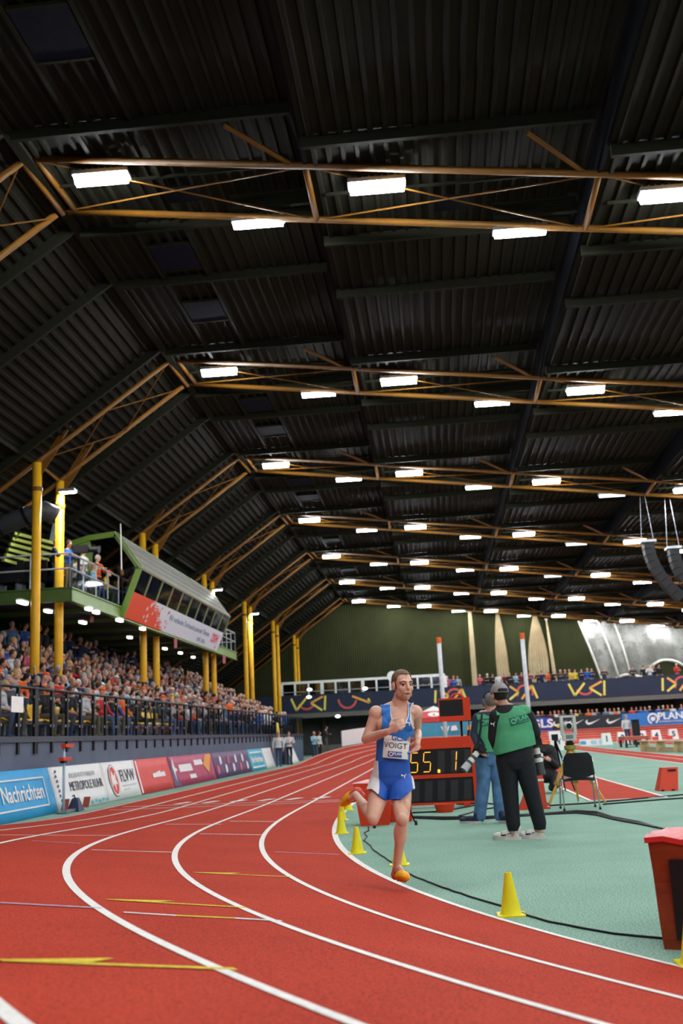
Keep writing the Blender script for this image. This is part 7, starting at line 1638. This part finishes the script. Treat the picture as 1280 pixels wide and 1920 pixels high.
shell(meB, lambda c: (c[:, 2] < zb3(1335)) & (c[:, 2] > zb3(1412)) & ~hnB(c), 0.010, 'jacket', M_NVJ, oB, 2); shell(meB, lambda c: (c[:, 2] < zb3(1408)) & (c[:, 2] > zb3(1538)) & ~armsB(c) & ~hnB(c), 0.013, 'jeans', M_DEN, oB, 2)
xB = Q2(917, 1370).x
vB = shell(meB, lambda c: (c[:, 2] < zb3(1340)) & (c[:, 2] > zb3(1410)) & (~armsB(c) | ((c[:, 2] > zb3(1350)) & (np.abs(c[:, 0] - xB) < 0.16))) & (np.abs(c[:, 0] - xB) < 0.25) & ~(np.hypot((c[:, 0] - Q2(919, 1335).x) / 0.09, (c[:, 2] - zb3(1336)) / 0.07) < 1), 0.026, 'vest', M_VEST, oB, 3, 0.008)
VB2 = BVHTree.FromPolygons([v.co.copy() for v in vB.data.vertices], [tuple(p.vertices) for p in vB.data.polygons]); tux2, tuz2 = Vector((1, 0, 0.03)), Vector((-0.03, 0, 1)); tc2 = Q2(914, 1354)
decal('vest_print', grid_mesh(0.25, 0.10, 12, 6), M_VD, vB, tc2, tux2, tuz2, 0.006, VB2); decal('vest_lettering', text_mesh('PLAN', 0.075, 0.02), M_VL, vB, tc2 + tux2 * 0.05, tux2, tuz2, 0.012, VB2)
me_ = bpy.data.meshes.new('ring'); rp_ = ring2(0.02, 0.035, 0, 330, 18); me_.from_pydata([(p[0], p[1], 0) for p in rp_], [], [(i, i + 1, 36 - i, 37 - i) for i in range(18)]); decal('vest_emblem', me_, M_VL, vB, tc2 - tux2 * 0.075, tux2, tuz2, 0.012, VB2)
hBn = np.array(hB); fu = np.array(FB.col[2]); ff_ = np.array(FB.col[1])
shell(meB, lambda c: (((c - hBn) @ fu) > 0.02 + 0.5 * np.clip((c - hBn) @ ff_ + 0.02, 0, 1)) & (np.linalg.norm(c - hBn, axis=1) < 0.2) | (((c - hBn) @ ff_ < -0.05) & (((c - hBn) @ fu) > -0.05) & (np.linalg.norm(c - hBn, axis=1) < 0.16)), 0.008, 'hair', mat('grey_brown_hair', (0.16, 0.14, 0.125), 0.7, var=0.3, scale=40), oB, 1)
hp_ = MB().tube([hB + FB @ Vector((0.095 * math.cos(a), -0.01, 0.03 + 0.13 * math.sin(a))) for a in np.linspace(0, math.pi, 13)], 0.012, 8).build('ear_defenders', M_BLACKP, oB, True)
for s in (-1, 1): MB().ell(hB + FB @ Vector((0.105 * s, -0.01, 0.0)), (0.026, 0.042, 0.055), FB).build('ear_cup', mat('ear_cup_grey', (0.12, 0.11, 0.11), 0.5), hp_, True)
MB().tube([Q2(903, 1340, -0.12), Q2(901, 1365, -0.165), Q2(896, 1395, -0.18), Q2(893, 1408, -0.2)], 0.014, 8).build('strap', M_BLACKP, oB, True)
M_NSH = mat('navy_shoe', (0.02, 0.03, 0.06), 0.6); 
for (px, fx) in ((898, -0.45), (938, 0.25)):
    g = Q2(px, 1541); trainer((g.x, AYB - 0.05, 0), (fx, 0.3 if fx < 0 else -0.3), oB, M_NSH, M_SOL, k=1.08)
camera_gear(Q2(897, 1408, -0.2), (-0.7, -0.25, -0.75), 'camera with silver hooded lens pointing down beside the blue jeans')
p = Q2(899, 1408, -0.05); t = thing('camera_bag', 'black camera bag at the hip of the jeans photographer', 'bag', p); bb = MB(); bb.ell(p + Vector((0.05, 0.0, -0.02)), (0.16, 0.09, 0.13)); bb.ell(p + Vector((0.12, 0.02, -0.04)), (0.10, 0.09, 0.11)); link('bag_body', organic(bb, 0.012, 5, [M_BLACKP], 'bag_body'), t).location = -p
# --- C: crouching photographer in black behind them
AYC = 21.2; Q3 = lambda px, py, dy=0.0: at(px, py, AYC + dy); b = MB(); hC = Q3(1004, 1380); FC = frame((-0.45, -0.88, 0.0)); head_prims(b, hC, FC, 1.08); b.cap(Q3(1008, 1394), 0.06, hC, 0.055)
b.ell(Q3(1018, 1408), (0.2, 0.15, 0.16)); b.ell(Q3(1022, 1430), (0.23, 0.17, 0.2)); b.ell(Q3(1024, 1452), (0.22, 0.19, 0.16)); b.cap(Q3(1005, 1402), 0.08, Q3(1032, 1405), 0.08)
limb(b, [Q3(1004, 1405), Q3(998, 1432, -0.12), Q3(1006, 1415, -0.3)], [0.075, 0.06, 0.045]); limb(b, [Q3(1034, 1408), Q3(1042, 1436, -0.1), Q3(1030, 1425, -0.28)], [0.075, 0.06, 0.045]); hand(b, Q3(1006, 1415, -0.3), (0.1, -0.8, 0.4), (0.2, 0.3, 0.9), (1, 0.1, 0), 0.9); hand(b, Q3(1030, 1425, -0.28), (-0.5, -0.7, 0.3), (0.2, 0.3, 0.9), (-1, 0.1, 0), 0.9)
limb(b, [Q3(1014, 1455), Q3(1006, 1460, -0.4), Q3(1010, 1478, -0.25)], [0.11, 0.085, 0.06]); limb(b, [Q3(1034, 1455), Q3(1040, 1470, -0.3), Q3(1034, 1477, 0.1)], [0.11, 0.085, 0.06])
meC = organic(b, 0.013, 5, [M_PSK], 'photographer_body'); oC = link('person', meC); tag(oC, 'crouching photographer with glasses in a black coat behind the others', 'person'); zc3 = Q3(1012, 1394).z
hands3 = lambda c: (np.linalg.norm(c - np.array(Q3(1006, 1415, -0.38)), axis=1) < 0.09) | (np.linalg.norm(c - np.array(Q3(1026, 1423, -0.36)), axis=1) < 0.09)
ct = shell(meC, lambda c: (c[:, 2] < zc3) & ~hands3(c), 0.012, 'coat', M_JACK, oC, 2)
cb = BVHTree.FromPolygons([v.co.copy() for v in ct.data.vertices], [tuple(p.vertices) for p in ct.data.polygons]); decal('orange_patch', grid_mesh(0.16, 0.06, 6, 3), mat('orange_patch', (0.7, 0.12, 0.02), 0.6), ct, Q3(1023, 1392), Vector((1, 0, 0)), Vector((0, 0, 1)), 0.02, cb)
shell(meC, lambda c: (((c - np.array(hC)) @ np.array(FC.col[2])) > 0.04) & (np.linalg.norm(c - np.array(hC), axis=1) < 0.2), 0.01, 'hair', M_HAIR['dark'], oC, 1)
gl = MB()
for s in (-1, 1): gl.tube([hC + FC @ Vector((0.034 * s + 0.024 * math.cos(a), 0.105, 0.004 + 0.018 * math.sin(a))) for a in np.linspace(0, 2 * math.pi, 13)], 0.004, 6)
gl.build('glasses', M_BLACKP, oC)
camera_gear(Q3(1014, 1412, -0.42), (-0.15, -0.6, -0.8), 'camera held by the crouching photographer in black', 0.1)
p = Q3(1044, 1430, 0.3); t = thing('folded_tripod', 'black folded camera tripod leaning beside the crouching photographer', 'tripod', (p.x, p.y, 0))
for dx, dy in ((-0.08, 0), (0.12, 0.05), (0.3, -0.05)): MB().tube([(p.x, p.y, 1.0), (p.x + dx, p.y + dy, 0.0)], [0.02, 0.014], 8).build('leg', M_BLACK, t)
MB().box((p.x - 0.06, p.y - 0.06, 1.0), (p.x + 0.06, p.y + 0.06, 1.12)).build('head', M_BLACKP, t)
bpy.data.scenes.remove(TS)
